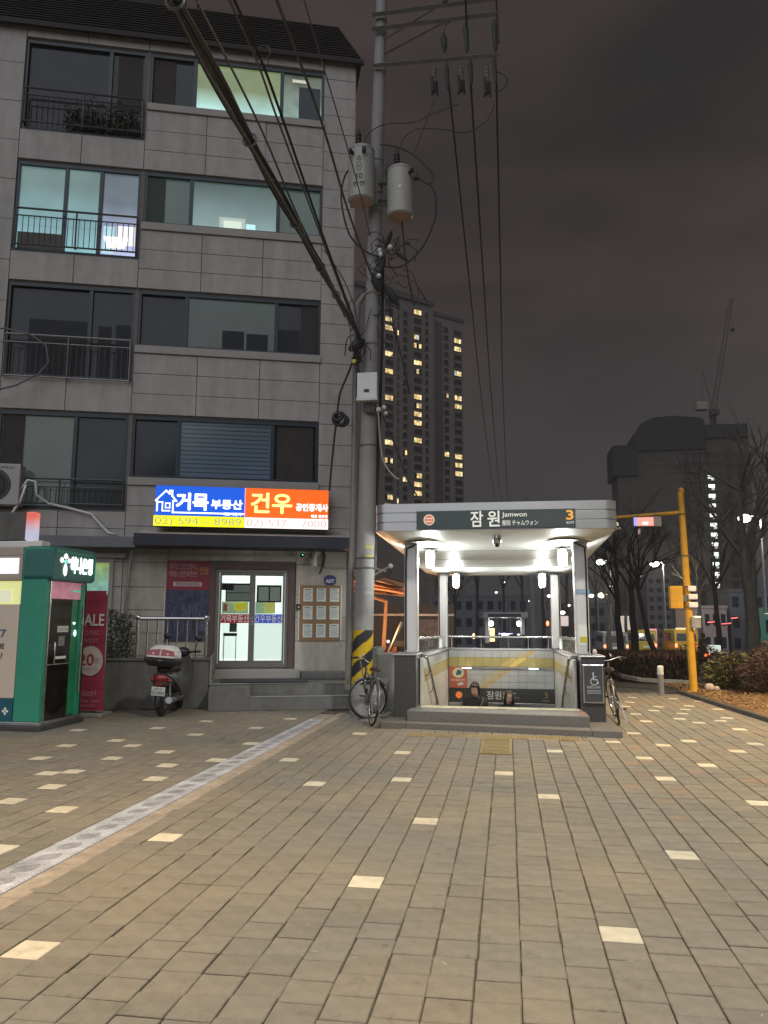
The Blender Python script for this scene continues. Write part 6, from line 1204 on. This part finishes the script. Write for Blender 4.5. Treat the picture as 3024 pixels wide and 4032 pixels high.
def shrub(label, x, y, rx, h, ms, n, size, name='shrub'):
    t = thing(name, label, 'shrub', (x, y, 0)); mb = MB()
    for q in range(34):
        a = rnd.uniform(0, 6.28); tip = Vector((math.cos(a)*rx*rnd.uniform(.3, 1), math.sin(a)*rx*rnd.uniform(.3, 1), h*rnd.uniform(.6, 1))); mid = tip*.5+Vector((rnd.uniform(-.08, .08), rnd.uniform(-.08, .08), .08)); mb.tube([(0, 0, 0), mid, tip], [.010, .007, .003], 3)
    mb.build('stems', M_tw, t); mb = MB()
    for q in range(n):
        a = rnd.uniform(0, 6.28); u = rnd.random()**.5; zz_ = rnd.uniform(.05, 1); rr2 = rx*u*(.6+.5*math.sin(zz_*2.6)); c = Vector((math.cos(a)*rr2, math.sin(a)*rr2, h*zz_*(1.05-.35*u*u)))+Vector((noise.noise(Vector((q*.1, 0, x)))*.05,)*3)
        d = Vector((math.cos(a), math.sin(a), rnd.uniform(-.3, .9))).normalized()*size*rnd.uniform(.6, 1.4); s2 = d.cross(Vector((rnd.gauss(0, 1), rnd.gauss(0, 1), rnd.gauss(0, 1)))).normalized()*size*.28; mb.cur = rnd.randrange(len(ms)); mb.add([c-d, c+s2, c+d, c-s2], [(0,1,2,3)])
    tag(mb.build('foliage', ms, t), kind='stuff'); return t
shrub('spiky green and yellow shrub right of the yellow pole', 5.05, 19.0, .62, .88, [M_lf, M_lf, M_lfy, M_tw], 2600, .06)
shrub('reddish-brown leafless shrub at the right edge, nearer', 5.55, 18.0, .6, .95, [M_twr, M_tw], 3000, .05); shrub('low reddish-brown shrub behind the green one', 5.9, 20.6, .9, .85, [M_twr, M_tw, M_twr], 3200, .05); shrub('dark leafless shrub at the far end of the mulch', 5.3, 23.5, .8, .95, [M_tw, M_twr], 2400, .05)
shrub('tall twiggy reddish shrub leaving the frame on the right', 6.5, 19.6, .9, 1.25, [M_twr, M_tw], 3200, .055)
rb3 = thing('rubbish', 'crumpled pale litter bag beside the foot of the signal pole', 'litter', (4.45, 18.6, .03)); MB().ball((0, 0, .08), .11, .09, .09, 8, 6).ball((.16, .03, .05), .07, .06, .06, 7, 5).build('bag', mat('bag_pale', (.5, .42, .38), .6, var=.4, vs=12), rb3)
# ---------- bare trees
M_bark = mat('bark_dark', (.030, .028, .026), .9, var=.3, vs=6); M_bark2 = mat('bark_pale', (.09, .082, .072), .9, var=.3, vs=4)
def tree(label, x, y, h, r, m, seed, lean=0, levels=5, spread=.5):
    t = thing('bare_tree', label, 'tree', (x, y, gz(y))); q = random.Random(seed); tr = MB(); br = MB()
    tp = [Vector((0, 0, 0))]
    for i in range(1, 6): tp.append(Vector((lean*i*.2*h*.4+q.uniform(-.05, .05), q.uniform(-.05, .05), h*.45*i/5)))
    tr.tube(tp, [r*(1-.09*i) for i in range(6)], 8); tr.build('trunk', m, t, smooth='auto')
    def grow(p, d, L, rad, lv):
        if lv == 0 or L < .12: return
        mid = p+d*L*.5+Vector((q.uniform(-1, 1), q.uniform(-1, 1), q.uniform(-.3, 1)))*L*.07; e = p+d*L
        br.tube([p, mid, e], [rad, rad*.8, rad*.6], 4 if rad > .03 else 3, False)
        for _ in range(q.choice([2, 3, 3])):
            nd = (d+Vector((q.gauss(0, spread), q.gauss(0, spread), q.gauss(.12, spread*.5)))).normalized(); grow(p.lerp(e, q.uniform(.5, 1)), nd, L*q.uniform(.62, .82), rad*.55, lv-1)
    for i in range(4):
        a = q.uniform(0, 6.28); grow(tp[-1].lerp(tp[-2], q.random()), Vector((math.cos(a)*.5, math.sin(a)*.5, .9)).normalized(), h*.20, r*.32, levels)
    grow(tp[-1], Vector((lean*.5, 0, 1)).normalized(), h*.22, r*.36, levels)
    br.build('branches', m, t); return t
tr_list = [(2442, 33, 7.5, .17, M_bark, 'dark street tree nearest the right station column'), (2505, 36, 8, .19, M_bark, 'dark thick-trunked street tree left of the yellow vans'), (2590, 30, 7, .12, M_bark, 'leaning bare tree crossing in front of the yellow vans'), (2830, 40, 9, .16, M_bark, 'slender bare tree right of the signal pole'), (2765, 55, 10, .2, M_bark2, 'pale bare tree behind the signal pole'), (2962, 27, 9.5, .26, M_bark2, 'large pale-barked tree near the right edge'), (2395, 60, 9, .2, M_bark2, 'pale tree lit by the street lamps beyond the station'), (2470, 75, 9, .2, M_bark2, 'bare tree in front of the bright wall')]
for i, (px_, Y, h, r_, m_, lb) in enumerate(tr_list):
    g = yp(px_, 2500, Y); tree(lb, g.x, Y, h, r_, m_, 20+i, lean=(-.25 if i == 2 else rnd.uniform(-.06, .06)), levels=5 if i < 6 else 4)
for i, (px_, Y, h) in enumerate([(1880, 110, 20), (1985, 125, 24), (2060, 105, 22), (2140, 120, 25), (2235, 112, 22), (2350, 130, 22), (1790, 95, 14), (2700, 120, 22), (2850, 100, 22), (2980, 60, 16)]):
    g = yp(px_, 2480, Y); tree(['tall dark bare tree over the left of the canopy roof', 'dim winter tree over the middle of the canopy', 'dim winter tree just left of the canopy centre sky', 'bare tree rising over the right of the canopy', 'bare tree over the canopy right corner', 'far bare tree before the dark tower block', 'small far tree beside the apartment tower foot', 'far bare tree behind the yellow arm', 'tall far tree by the lit stair tower', 'tall bare tree at the far right'][i], g.x, Y, h, .3, M_bark, 60+i, levels=5, spread=.42)
# ---------- street lamps
def lamp(label, px_, py_, Y, rad, col, es, P=0):
    p = yp(px_, py_, Y); t = thing('street_lamp', label, 'street lamp', (p.x+.9, Y, gz(Y)), 0, 'street lamps along the road')
    h = p.z-gz(Y); MB().tube([(0, 0, 0), (0, 0, h), (-.2, 0, h+.15), (-.75, 0, h+.10)], [.08, .06, .04, .03], 8).build('pole', M_steel_d, t, smooth='auto'); MB().loft([[(-1.15, -.1, h+.12), (-.65, -.1, h+.12), (-.65, .1, h+.12), (-1.15, .1, h+.12)], [(-1.1, -.08, h+.18), (-.7, -.08, h+.18), (-.7, .08, h+.18), (-1.1, .08, h+.18)]]).build('housing', M_steel_d, t)
    MB().ball((-.9, 0, h), rad*1.2, rad, rad*.8, 12, 8).build('lamp_globe', glow('lamp_'+label[:5].strip()+str(int(px_)), col, es), t, smooth=True)
    if P: light('lamp_bulb', (p.x, Y-.6, p.z-.4), P, col, .25)
cw = (1, .97, .86)
lamp('brightest white street lamp over the right trees', 2931, 2041, 48, .30, cw, 8, 900); lamp('white street lamp beside the right station column', 2366, 2213, 83, .38, cw, 8, 700); lamp('white street lamp between station and signal pole', 2577, 2220, 86, .40, cw, 8, 1200)
lamp('small white street lamp above the truck', 2405, 2304, 120, .30, cw, 8); lamp('warm amber street lamp above the truck', 2369, 2344, 100, .38, (1, .72, .35), 7, 600); lamp('white lamp at the edge of the right station column', 2328, 2346, 120, .30, cw, 8)
for i, (x, y, c_) in enumerate([(742, 316, cw), (672, 405, (1, .85, .6)), (973, 480, cw), (973, 570, (1, .95, .4)), (1132, 435, cw), (1303, 517, cw), (1250, 580, cw), (1090, 650, cw)]):
    lamp(['faint lamp high behind the rear canopy edge', 'tiny warm lamp in the dark middle of the view through the station', 'small lamp left of the far concrete pole', 'small yellow lamp low by the far concrete pole', 'small lamp by the right rear lantern', 'small lamp just right of the right rear column', 'low white lamp right of the right rear column', 'low lamp left of the right rear column'][i], 1650+x*.4521, 2150+y*.4521, 130, [.12, .16, .3, .2, .26, .22, .34, .32][i], c_, 6)
MBl = thing('traffic_light', 'red-orange signal glowing left of the right rear column', 'traffic light', yp(2156, 2455, 90)); MB().ball((0, 0, 0), .16, .14, .30, 10, 8).build('lens', glow('sig_red', (1, .12, .02), 5), MBl); B(-.25, .25, .15, .4, -.6, .6).build('housing', M_blackm, MBl)
cpz = thing('utility_pole', 'far pale concrete pole seen through the station', 'utility pole', (1.15, 35, gz(35))); MB().tube([(0, 0, 0), (-.08, 0, 5.2)], [.18, .15], 12).build('shaft', M_pole, cpz, smooth='auto')
# ---------- vehicles
M_vy = mat('van_yellow', (.62, .46, .06), .3, var=.05); M_vo = mat('van_amber', (.60, .36, .05), .3, var=.05); M_win = mat('vehicle_glass', (.02, .025, .03), .05, var=.2, vs=1)
M_tl = glow('tail_glow', (1, .12, .03), 5)
def van(label, x, y, w, h, L, body, name='van', cat='van', tl=True, roofsign=False):
    t = thing(name, label, cat, (x, y, gz(y)))
    P = [(0, .35), (0, h*.55), (.12, h*.92), (.3, h), (L-.9, h), (L-.3, h*.62), (L, h*.5), (L, .35)]
    MB().prism([(a, b) for a, b in P], -w/2, w/2, 'x').build('body', body, t, bevel=.06)
    MB().add([(-w*.42, -.01+.02, h*.60), (w*.42, .01, h*.60), (w*.38, .10, h*.86), (-w*.38, .10, h*.86), (-w*.42, -.03, h*.60), (w*.42, -.03, h*.60), (w*.38, .07, h*.86), (-w*.38, .07, h*.86)], [(4,5,6,7), (0,3,2,1), (0,1,5,4), (2,3,7,6)]).build('rear_window', M_win, t)
    for s in (-1, 1):
        MB().box(s*w/2-.01*s, s*w/2+.012*s, .4, L-1.1, h*.6, h*.86).build('side_window', M_win, t)
        B(s*w*.40, s*w*.48, -.035, .02, h*.38, h*.50).build('tail_light', M_tl if tl else M_stail, t)
        for yy in (.75, L-.75): 
            wv = MB().tube([(s*(w/2-.2), yy, .33), (s*(w/2-.0), yy, .33)], .33, 18).build('wheel', M_black, t); MB().tube([(s*(w/2-.02), yy, .33), (s*(w/2+.01), yy, .33)], .2, 12).build('rim', M_steel_d, wv)
    B(-w*.48, w*.48, -.08, .02, .35, .52).build('bumper', M_sdk, t, bevel=.03); B(-.25, .25, -.05, -.012, h*.34, h*.42).build('number_plate', M_paper, t)
    if roofsign: B(-w*.4, w*.4, .2, .4, h+.005, h+.12).build('roof_sign', glow('roof_amber', (.9, .8, .3), .8), t)
    return t
g = yp(2620, 2500, 70); van('amber school van with lit tail lamp beyond the dark hedge', g.x, 62, 1.75, 2.15, 5, M_vo, roofsign=True); g = yp(2543, 2500, 66); van('lime-yellow van left of the amber van', g.x, 66, 1.7, 2.15, 5, M_vy)
light('road_lamp', (yp(2600, 2200, 56).x, 56, 4.5), 500, (1, .9, .6), .4)
g = yp(2375, 2500, 70); van('grey box truck with red tail lamps far down the road', g.x, 62, 1.9, 1.9, 6, mat('truck_grey', (.22, .23, .24), .5), 'truck', 'truck'); g = yp(2032, 2500, 40); van('dark parked car seen over the rear station rail', g.x, 40, 1.75, 1.42, 4.3, mat('car_black', (.02, .022, .026), .2, coat=.5), 'parked_car', 'car', False)
g = yp(2995, 2500, 44.5); van('teal and white bus cut by the right edge', g.x+1.1, 40, 2.2, 2.6, 4.6, mat('bus_teal', (.02, .28, .24), .3, emit=(.02, .3, .25), es=.15), 'bus', 'bus')
# motorbike rider
mr = thing('motorcycle', 'small delivery motorcycle with red tail light on the road', 'motorcycle', (yp(2777, 2560, 38).x, 38, gz(38)))
for yy in (0, 1.2): MB().torus((0, yy, .3), .25, .05, axis='x', n=18, k=6).build('wheel', M_black, mr, smooth=True)
MB().loft([oval(.12, -.2, .62, .08), oval(.18, .2, .65, .14), oval(.15, .8, .70, .14), oval(.1, 1.1, .85, .1)]).build('body', M_sdk, mr, smooth=True); MB().tube([(-.35, .95, 1.0), (.35, .95, 1.0)], .02, 6).build('handlebar', M_sdk, mr); MB().ball((-.04, -.25, .55), .07).ball((.14, -.25, .60), .05).build('tail_light', M_tl, mr); B(.1, .62, -.3, .15, .65, 1.0).build('delivery_box', mat('box_cream', (.6, .45, .25), .5), mr, bevel=.03)
person('rider in dark jacket sitting on the delivery motorcycle', (mr.location.x, 38.25, gz(38)-.05), R(180), 1.6, M_coat, False)
# ---------- second station down the street
s2 = thing('subway_entrance', 'distant lit subway entrance with a flat silver canopy, seen through the near one', 'subway entrance', (-1.35+.4, 59, gz(59)))
g0, g1 = yp(1895, 2480, 59), yp(2082, 2480, 59); s2.matrix_basis = Matrix.Translation(((g0.x+g1.x)/2, 59, gz(59))); wv = (g1.x-g0.x)/2
MB().loft([[(x, y, 2.9) for x, y in rrect(-wv, wv, 0, 6, .3)], [(x, y, 3.3) for x, y in rrect(-wv, wv, 0, 6, .3)]]).build('canopy', M_alu, s2); B(-wv*.7, wv*.7, -.03, -.005, 2.95, 3.2).build('name_board', mat('board_slate', (.035, .052, .060), .45), s2)
for x in (-wv+.4, wv-.4):
    for y in (.8, 5): B(x-.12, x+.12, y-.12, y+.12, 1, 2.9).build('column', M_colm, s2)
    B(x-.17, x+.17, .6, 5.2, 0, 1).build('parapet', M_granite, s2)
    for y in (1.2, 4.6): MB().ball((x*.78, y, 2.45), .13, .13, .2, 8, 6).build('lantern_glow', M_lan, s2, smooth=True)
B(-wv+.4, wv-.4, 5.0, 5.2, 0, 1).build('parapet', M_granite, s2); light('lantern_bulb', (s2.location.x, 60.5, gz(59)+2.4), 160, (1, .95, .85), .3)
B(-.5, .6, 3.0, 3.1, 1.5, 1.7).build('info_panel', glow('blue_info', (.1, .1, .9), 2), s2)
# shop lights far left of second station
for i, (px_, py_, w_, h_, c_, es_) in enumerate([(1938, 2505, .5, 1.6, (1, .6, .2), 2.0), (1865, 2505, .18, .5, (1, .5, .15), 4), (2212, 2445, 1.3, 1.0, (.8, .6, .5), .6), (2570, 2500, .8, 1.2, (.9, .1, .15), .8)]):
    t = thing('light_sign', ['amber lit strip sign beside the far station', 'tiny orange lamp right of the left rear column', 'pale blue and peach light box right of the rear column', 'small red sign behind the street trees'][i], 'sign', yp(px_, py_, 80)); B(-w_/2, w_/2, 0, .2, -h_/2, h_/2).build('face', glow('ls%d' % i, c_, es_), t); B(-w_/2-.05, w_/2+.05, .2, .35, -h_/2-.05, h_/2+.05).build('case', M_blackm, t)
# bright wall & background low buildings
def block(label, px0, px1, pyt, Y, D, m, cat='building', name='far_building', wins=None, zbot=None):
    a, b = yp(px0, pyt, Y), yp(px1, pyt, Y); t = thing(name, label, cat, ((a.x+b.x)/2, Y, gz(Y))); w2 = (b.x-a.x)/2; h = a.z-gz(Y)
    B(-w2, w2, 0, D, 0, h).build('wall', m, t)
    B(-w2-.1, w2+.1, -.1, D+.1, h, h+.3).build('parapet', m, t)
    if wins:
        nx_, nz_ = wins
        for i in range(nx_):
            for j in range(nz_): x = -w2+(i+.5)*2*w2/nx_; z = (j+.5)*h/nz_; B(x-w2/nx_*.55, x+w2/nx_*.55, -.05, .05, z-h/nz_*.25, z+h/nz_*.25).build('window', M_pane, t)
    return t
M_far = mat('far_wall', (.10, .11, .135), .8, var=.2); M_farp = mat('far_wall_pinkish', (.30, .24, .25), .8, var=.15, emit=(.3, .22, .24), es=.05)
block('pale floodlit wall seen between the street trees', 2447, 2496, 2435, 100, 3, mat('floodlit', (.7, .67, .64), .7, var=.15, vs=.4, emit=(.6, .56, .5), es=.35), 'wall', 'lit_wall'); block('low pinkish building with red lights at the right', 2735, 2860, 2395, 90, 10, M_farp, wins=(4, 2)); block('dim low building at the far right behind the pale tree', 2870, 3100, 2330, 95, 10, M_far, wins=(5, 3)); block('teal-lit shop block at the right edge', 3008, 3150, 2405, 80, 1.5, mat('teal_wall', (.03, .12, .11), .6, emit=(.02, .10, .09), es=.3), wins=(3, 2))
block('dark low block beyond the station', 1700, 2210, 2350, 140, 12, M_far, wins=(12, 3)); block('dim block right of the far concrete pole', 2215, 2420, 2380, 150, 12, M_far, wins=(6, 3)); block('grey slab block behind the street lamps', 2545, 2640, 2270, 170, 12, mat('slab_grey', (.11, .11, .12), .8, var=.1), wins=(3, 8))
for i, (px_, py_) in enumerate([(2806, 2451), (2872, 2457), (2898, 2435)]):
    t = thing('neon_light', ['left short red neon line on the pinkish building', 'middle red neon line on the pinkish building', 'upper right red neon light by the pinkish building'][i], 'neon light', yp(px_, py_, 88)); MB().tube([(-.5-.3*(i == 1), 0, 0), (.2, 0, .08)], .05, 6).build('tube', glow('neon_red', (1, .04, .06), 2), t); B(-.5, .4, .1, .2, -.1, .2).build('backing', M_blackm, t)

# ================================================================== APARTMENT TOWER
tO = yp(1483, 2447, 220); tw = thing('apartment_tower', 'tall dark apartment tower with scattered warm lit windows', 'apartment tower', (tO.x, 220, -6), R(42.2))
M_tw_ = mat('tower_wall', (.185, .17, .158), .8, var=.1, vs=.05); M_tw2 = mat('tower_recess', (.085, .08, .078), .8, var=.1)
Z0 = 6.0
B(-14, 20.3, 0, 14, 0, 101.2+Z0).build('wall', M_tw_, tw); B(20.31, 33.2, .6, 14, 0, 98.8+Z0).build('wall', M_tw_, tw); B(-14, 10.5, -.6, -.01, 0, 99.0+Z0).build('wall', M_tw_, tw)
B(10.5, 12.3, -.25, 0, 0, 100+Z0).build('pier', M_tw_, tw); B(19.3, 20.6, -.4, .0, 0, 101.5+Z0).build('pier', M_tw_, tw); B(-14, 20.8, -.8, 14.5, 101.2+Z0, 102.6+Z0).build('roof', M_tw2, tw); B(20.8, 33.8, .2, 14.5, 98.8+Z0, 100+Z0).build('roof', M_tw2, tw); B(4, 16, 3, 10, 102.6+Z0, 105.0+Z0).build('roof_house', M_tw2, tw); B(22.0, 24.6, .3, .62, 0, 97+Z0).build('recess', M_tw2, tw); B(28.0, 29.0, .25, .6, 0, 98+Z0).build('pier', M_tw_, tw)
rowz = [98.0-2.72*i for i in range(34)]
def litmat(i):
    c = [(.95, .66, .27), (1, .78, .38), (.80, .55, .27), (.65, .8, .75)][i]
    if 'tower_lit%d' % i in MATS: return MATS['tower_lit%d' % i]
    return lit_glass('tower_lit%d' % i, c, c, [1.05, 1.2, .8, .8][i], 0, 1, 1.5, .9)
M_tp = mat('tower_glass', (.022, .022, .026), .15, var=0)
def ypx2row(y, y0=383, p=57.3): return round((y-y0)/p)
colsT = [('A', 1.9, 5.0, -.62, [432, 490, 665, 788, 968, 1210, 1333, 1580, 1640], 2.0, 432, 59.8), ('B', 6.3, 7.1, -.62, [520, 1600], 2.0, 520, 60), ('C', 8.4, 10.2, -.62, [1300, 1485], 1.5, 1300, 61), ('D', 13.0, 16.1, -.02, [383, 553, 610, 725, 785, 960, 1017, 1075, 1132, 1193, 1430, 1492, 1550], 0, 383, 57.6), ('E', 17.2, 18.7, -.02, [], 0, 0, 1), ('F', 25.2, 27.2, .58, [922, 1312], 0, 922, 56), ('G', 29.4, 32.5, .58, [568, 622, 787, 948, 1003, 1333, 1388, 1445], 0, 568, 55)]
def pxz(col_s, yfront, zpy):  # height on the tower facade for a zoomed picture row
    px_, py_ = 1200+zpy[0]*.6028, 1000+zpy[1]*.6028; d = ray(px_, py_); a = R(42.2); Nn = Vector((math.sin(a), -math.cos(a), 0)); O = Vector((tO.x, 220, 0))
    t = ((O-Vector((0, 0, EYE))).dot(Nn))/d.dot(Nn); return (d*t).z+EYE
xz = dict(A=542, B=597, C=645, D=732, E=793, F=930, G=1005)
M_twf = mat('tower_frame', (.20, .19, .18), .7)
for (nm, s0, s1, yf, lits, _o, _a, _b) in colsT:
    lz = [pxz(0, 0, (xz[nm], y)) for y in lits]; r0 = lz[0] if lz else 97.8
    k0 = int((98.5-(2 if nm in 'FG' else 0)-r0)/2.75)
    for i in range(-k0, 36):
        z = r0-i*2.75
        if z < 25 or z > 98.6: continue
        near_l = [L_ for L_ in lz if abs(L_-z) < 1.38]; zc = z
        lit = bool(near_l); seed = rnd.random()
        f = B(s0, s1, yf-.25, yf-.0, zc-.85+Z0, zc+.85+Z0).build('window', M_twf, tw); n_p = 3 if s1-s0 > 2.5 else (2 if s1-s0 > 1.2 else 1)
        for q in range(n_p):
            a_0 = s0+.12+(s1-s0-.24)*q/n_p+.05; a_1 = s0+.12+(s1-s0-.24)*(q+1)/n_p-.05
            on = lit and not (rnd.random() < .15)
            B(a_0, a_1, yf-.29, yf-.255, zc-.72+Z0, zc+.72+Z0).build('pane', litmat(rnd.choice([0, 0, 1, 1, 2]) if rnd.random() > .06 else 3) if on else M_tp, f)
text('15', 3.0, (12.9, -.1, 30+Z0), X_, Z_, mat('tower_number', (.30, .29, .27), .6), tw, bold=.1)
# ================================================================== DARK TOWER BLOCK WITH CRANE
db = thing('tower_under_construction', 'dark unfinished tower block with a lit stairwell stripe and netted top', 'tower', (45, 210, -6))
M_db = mat('net_dark', (.022, .028, .030), .9, var=.2, vs=.1); M_dbw = mat('raw_concrete_dark', (.065, .06, .057), .9, var=.2, vs=.08); dz_ = 6.0
def dbb(nm, m, *a): return B(*a).build(nm, m, db, world=True)
o_ = -6
dbb('netting', M_db, 28.6, 35.0, 209.2, 222, 40.2, 48.5); dbb('wall', M_dbw, 29.7, 35.0, 209.8, 222, -6, 40.2); dbb('wall', M_dbw, 35.01, 52.5, 209.8, 226, -6, 46.8); dbb('wall', M_dbw, 52.51, 63.5, 210.6, 226, -6, 52.5)
MB().add([(34.2, 209.3, 46.9), (52.4, 209.3, 46.9), (52.4, 209.3, 54.6), (51.5, 209.3, 55.4), (45.0, 209.3, 56.2), (39.4, 209.3, 55.9), (36.2, 209.3, 54.4), (34.2, 209.3, 51.4)]+[(x, 224, z) for x, z in [(34.2, 46.9), (52.4, 46.9), (52.4, 54.6), (51.5, 55.4), (45.0, 56.2), (39.4, 55.9), (36.2, 54.4), (34.2, 51.4)]], [(0,1,2,3,4,5,6,7), (15,14,13,12,11,10,9,8)]+[(i, (i+1) % 8, 8+(i+1) % 8, 8+i) for i in range(8)]).build('netting', M_db, db, world=True)
dbb('netting', M_db, 52.6, 63.2, 210.0, 224, 50, 53.6)
stl = glow('stair_light', (.92, 1, .93), 1.9)
for j in range(12):
    z = 39.3-j*2.56
    if j not in (12,): 
        f = dbb('window', M_dbw, 52.4, 54.8, 210.35, 210.55, z-1.0, z+1.0); B(52.7, 54.3, 210.2, 210.34, z-.15+.1*(j % 2), z+.75).build('stair_lamp', stl, f, world=True); B(53.5, 54.2, 210.18, 210.33, z-.95, z-.16+.1*(j % 2)-.02).build('stair_lamp', glow('stair_light_dim', (.7, .8, .72), .6), f, world=True)
for j in range(17):
    z = 44.5-j*2.56
    for x in (46.5, 49.2, 57.5, 60.5): dbb('window_opening', M_tp, x, x+1.3, 209.6 if x < 52 else 210.4, 209.79 if x < 52 else 210.59, z-.7, z+.8)
for j in range(20):
    z = 46-j*2.56; dbb('floor_edge', M_dbw, 46.0, 63.3, 209.45, 209.78, z-.12, z+.12)
for z, c_ in ((27.5, (.2, .6, .7)), (25, (.7, .12, .1)), (13, (.7, .12, .1))): B(34.2, 34.8, 209.0, 209.1, z-.6, z+.9).build('sign_strip', glow('strip%d' % int(z), c_, .25), db, world=True)
cn = thing('tower_crane', 'faint tower crane with raised jib on top of the dark block', 'crane', (55.5, 213, 53)); M_cr = mat('crane_dark', (.05, .045, .042), .8)
MB().tube([(0, 0, 0), (0, 0, 5.5)], .9, 4).build('mast', M_cr, cn); jb = MB(); a, b = Vector((.2, 0, 5)), Vector((6.6, 0, 36.5))
for s in (-.6, .6): jb.tube([a+Vector((s, 0, 0)), b+Vector((s*.6, 0, 0))], .10, 4)
for i in range(26): p, q = a.lerp(b, i/26), a.lerp(b, (i+1)/26); s = 1 if i % 2 else -1; jb.tube([p+Vector((.55*s, 0, 0)), q-Vector((.5*s, 0, 0))], .06, 3)
jb.build('jib', M_cr, cn); B(-4.2, -1.2, -1, 1, 5.3, 7.6).build('counterweight', mat('crane_pale', (.22, .23, .20), .7), cn, bevel=.3); MB().tube([(-2.5, 0, 7.6), (-2.0, 0, 16.5), (.2, 0, 5)], .10, 4).tube([(-2.0, 0, 16.5), (6.6, 0, 36.5)], .05, 3).build('a_frame', M_cr, cn); MB().tube([(6.6, 0, 36.5), (6.4, 0, 28.2)], .06, 3).ball((6.4, 0, 27.6), .6).build('hook', M_cr, cn)
B(-.9, 1.5, -1.2, 0, 3.8, 5.2).build('cab', M_cr, cn)

# ================================================================== AIR (thin night mist lit by the lamps)
hm = bpy.data.materials.new('mist'); hm.use_nodes = True; hm.node_tree.nodes.clear()
pv = hm.node_tree.nodes.new('ShaderNodeVolumePrincipled'); pv.inputs['Color'].default_value = (.92, .87, .86, 1); pv.inputs['Density'].default_value = .00065; pv.inputs['Anisotropy'].default_value = .3
ho = hm.node_tree.nodes.new('ShaderNodeOutputMaterial'); hm.node_tree.links.new(pv.outputs[0], ho.inputs['Volume'])
hz_ = B(-260, 330, -60, 420, -14, 125).build('haze', hm); tag(hz_, 'thin grey night mist filling the air over the whole street', 'haze', kind='stuff')
S.cycles.volume_bounces = 0
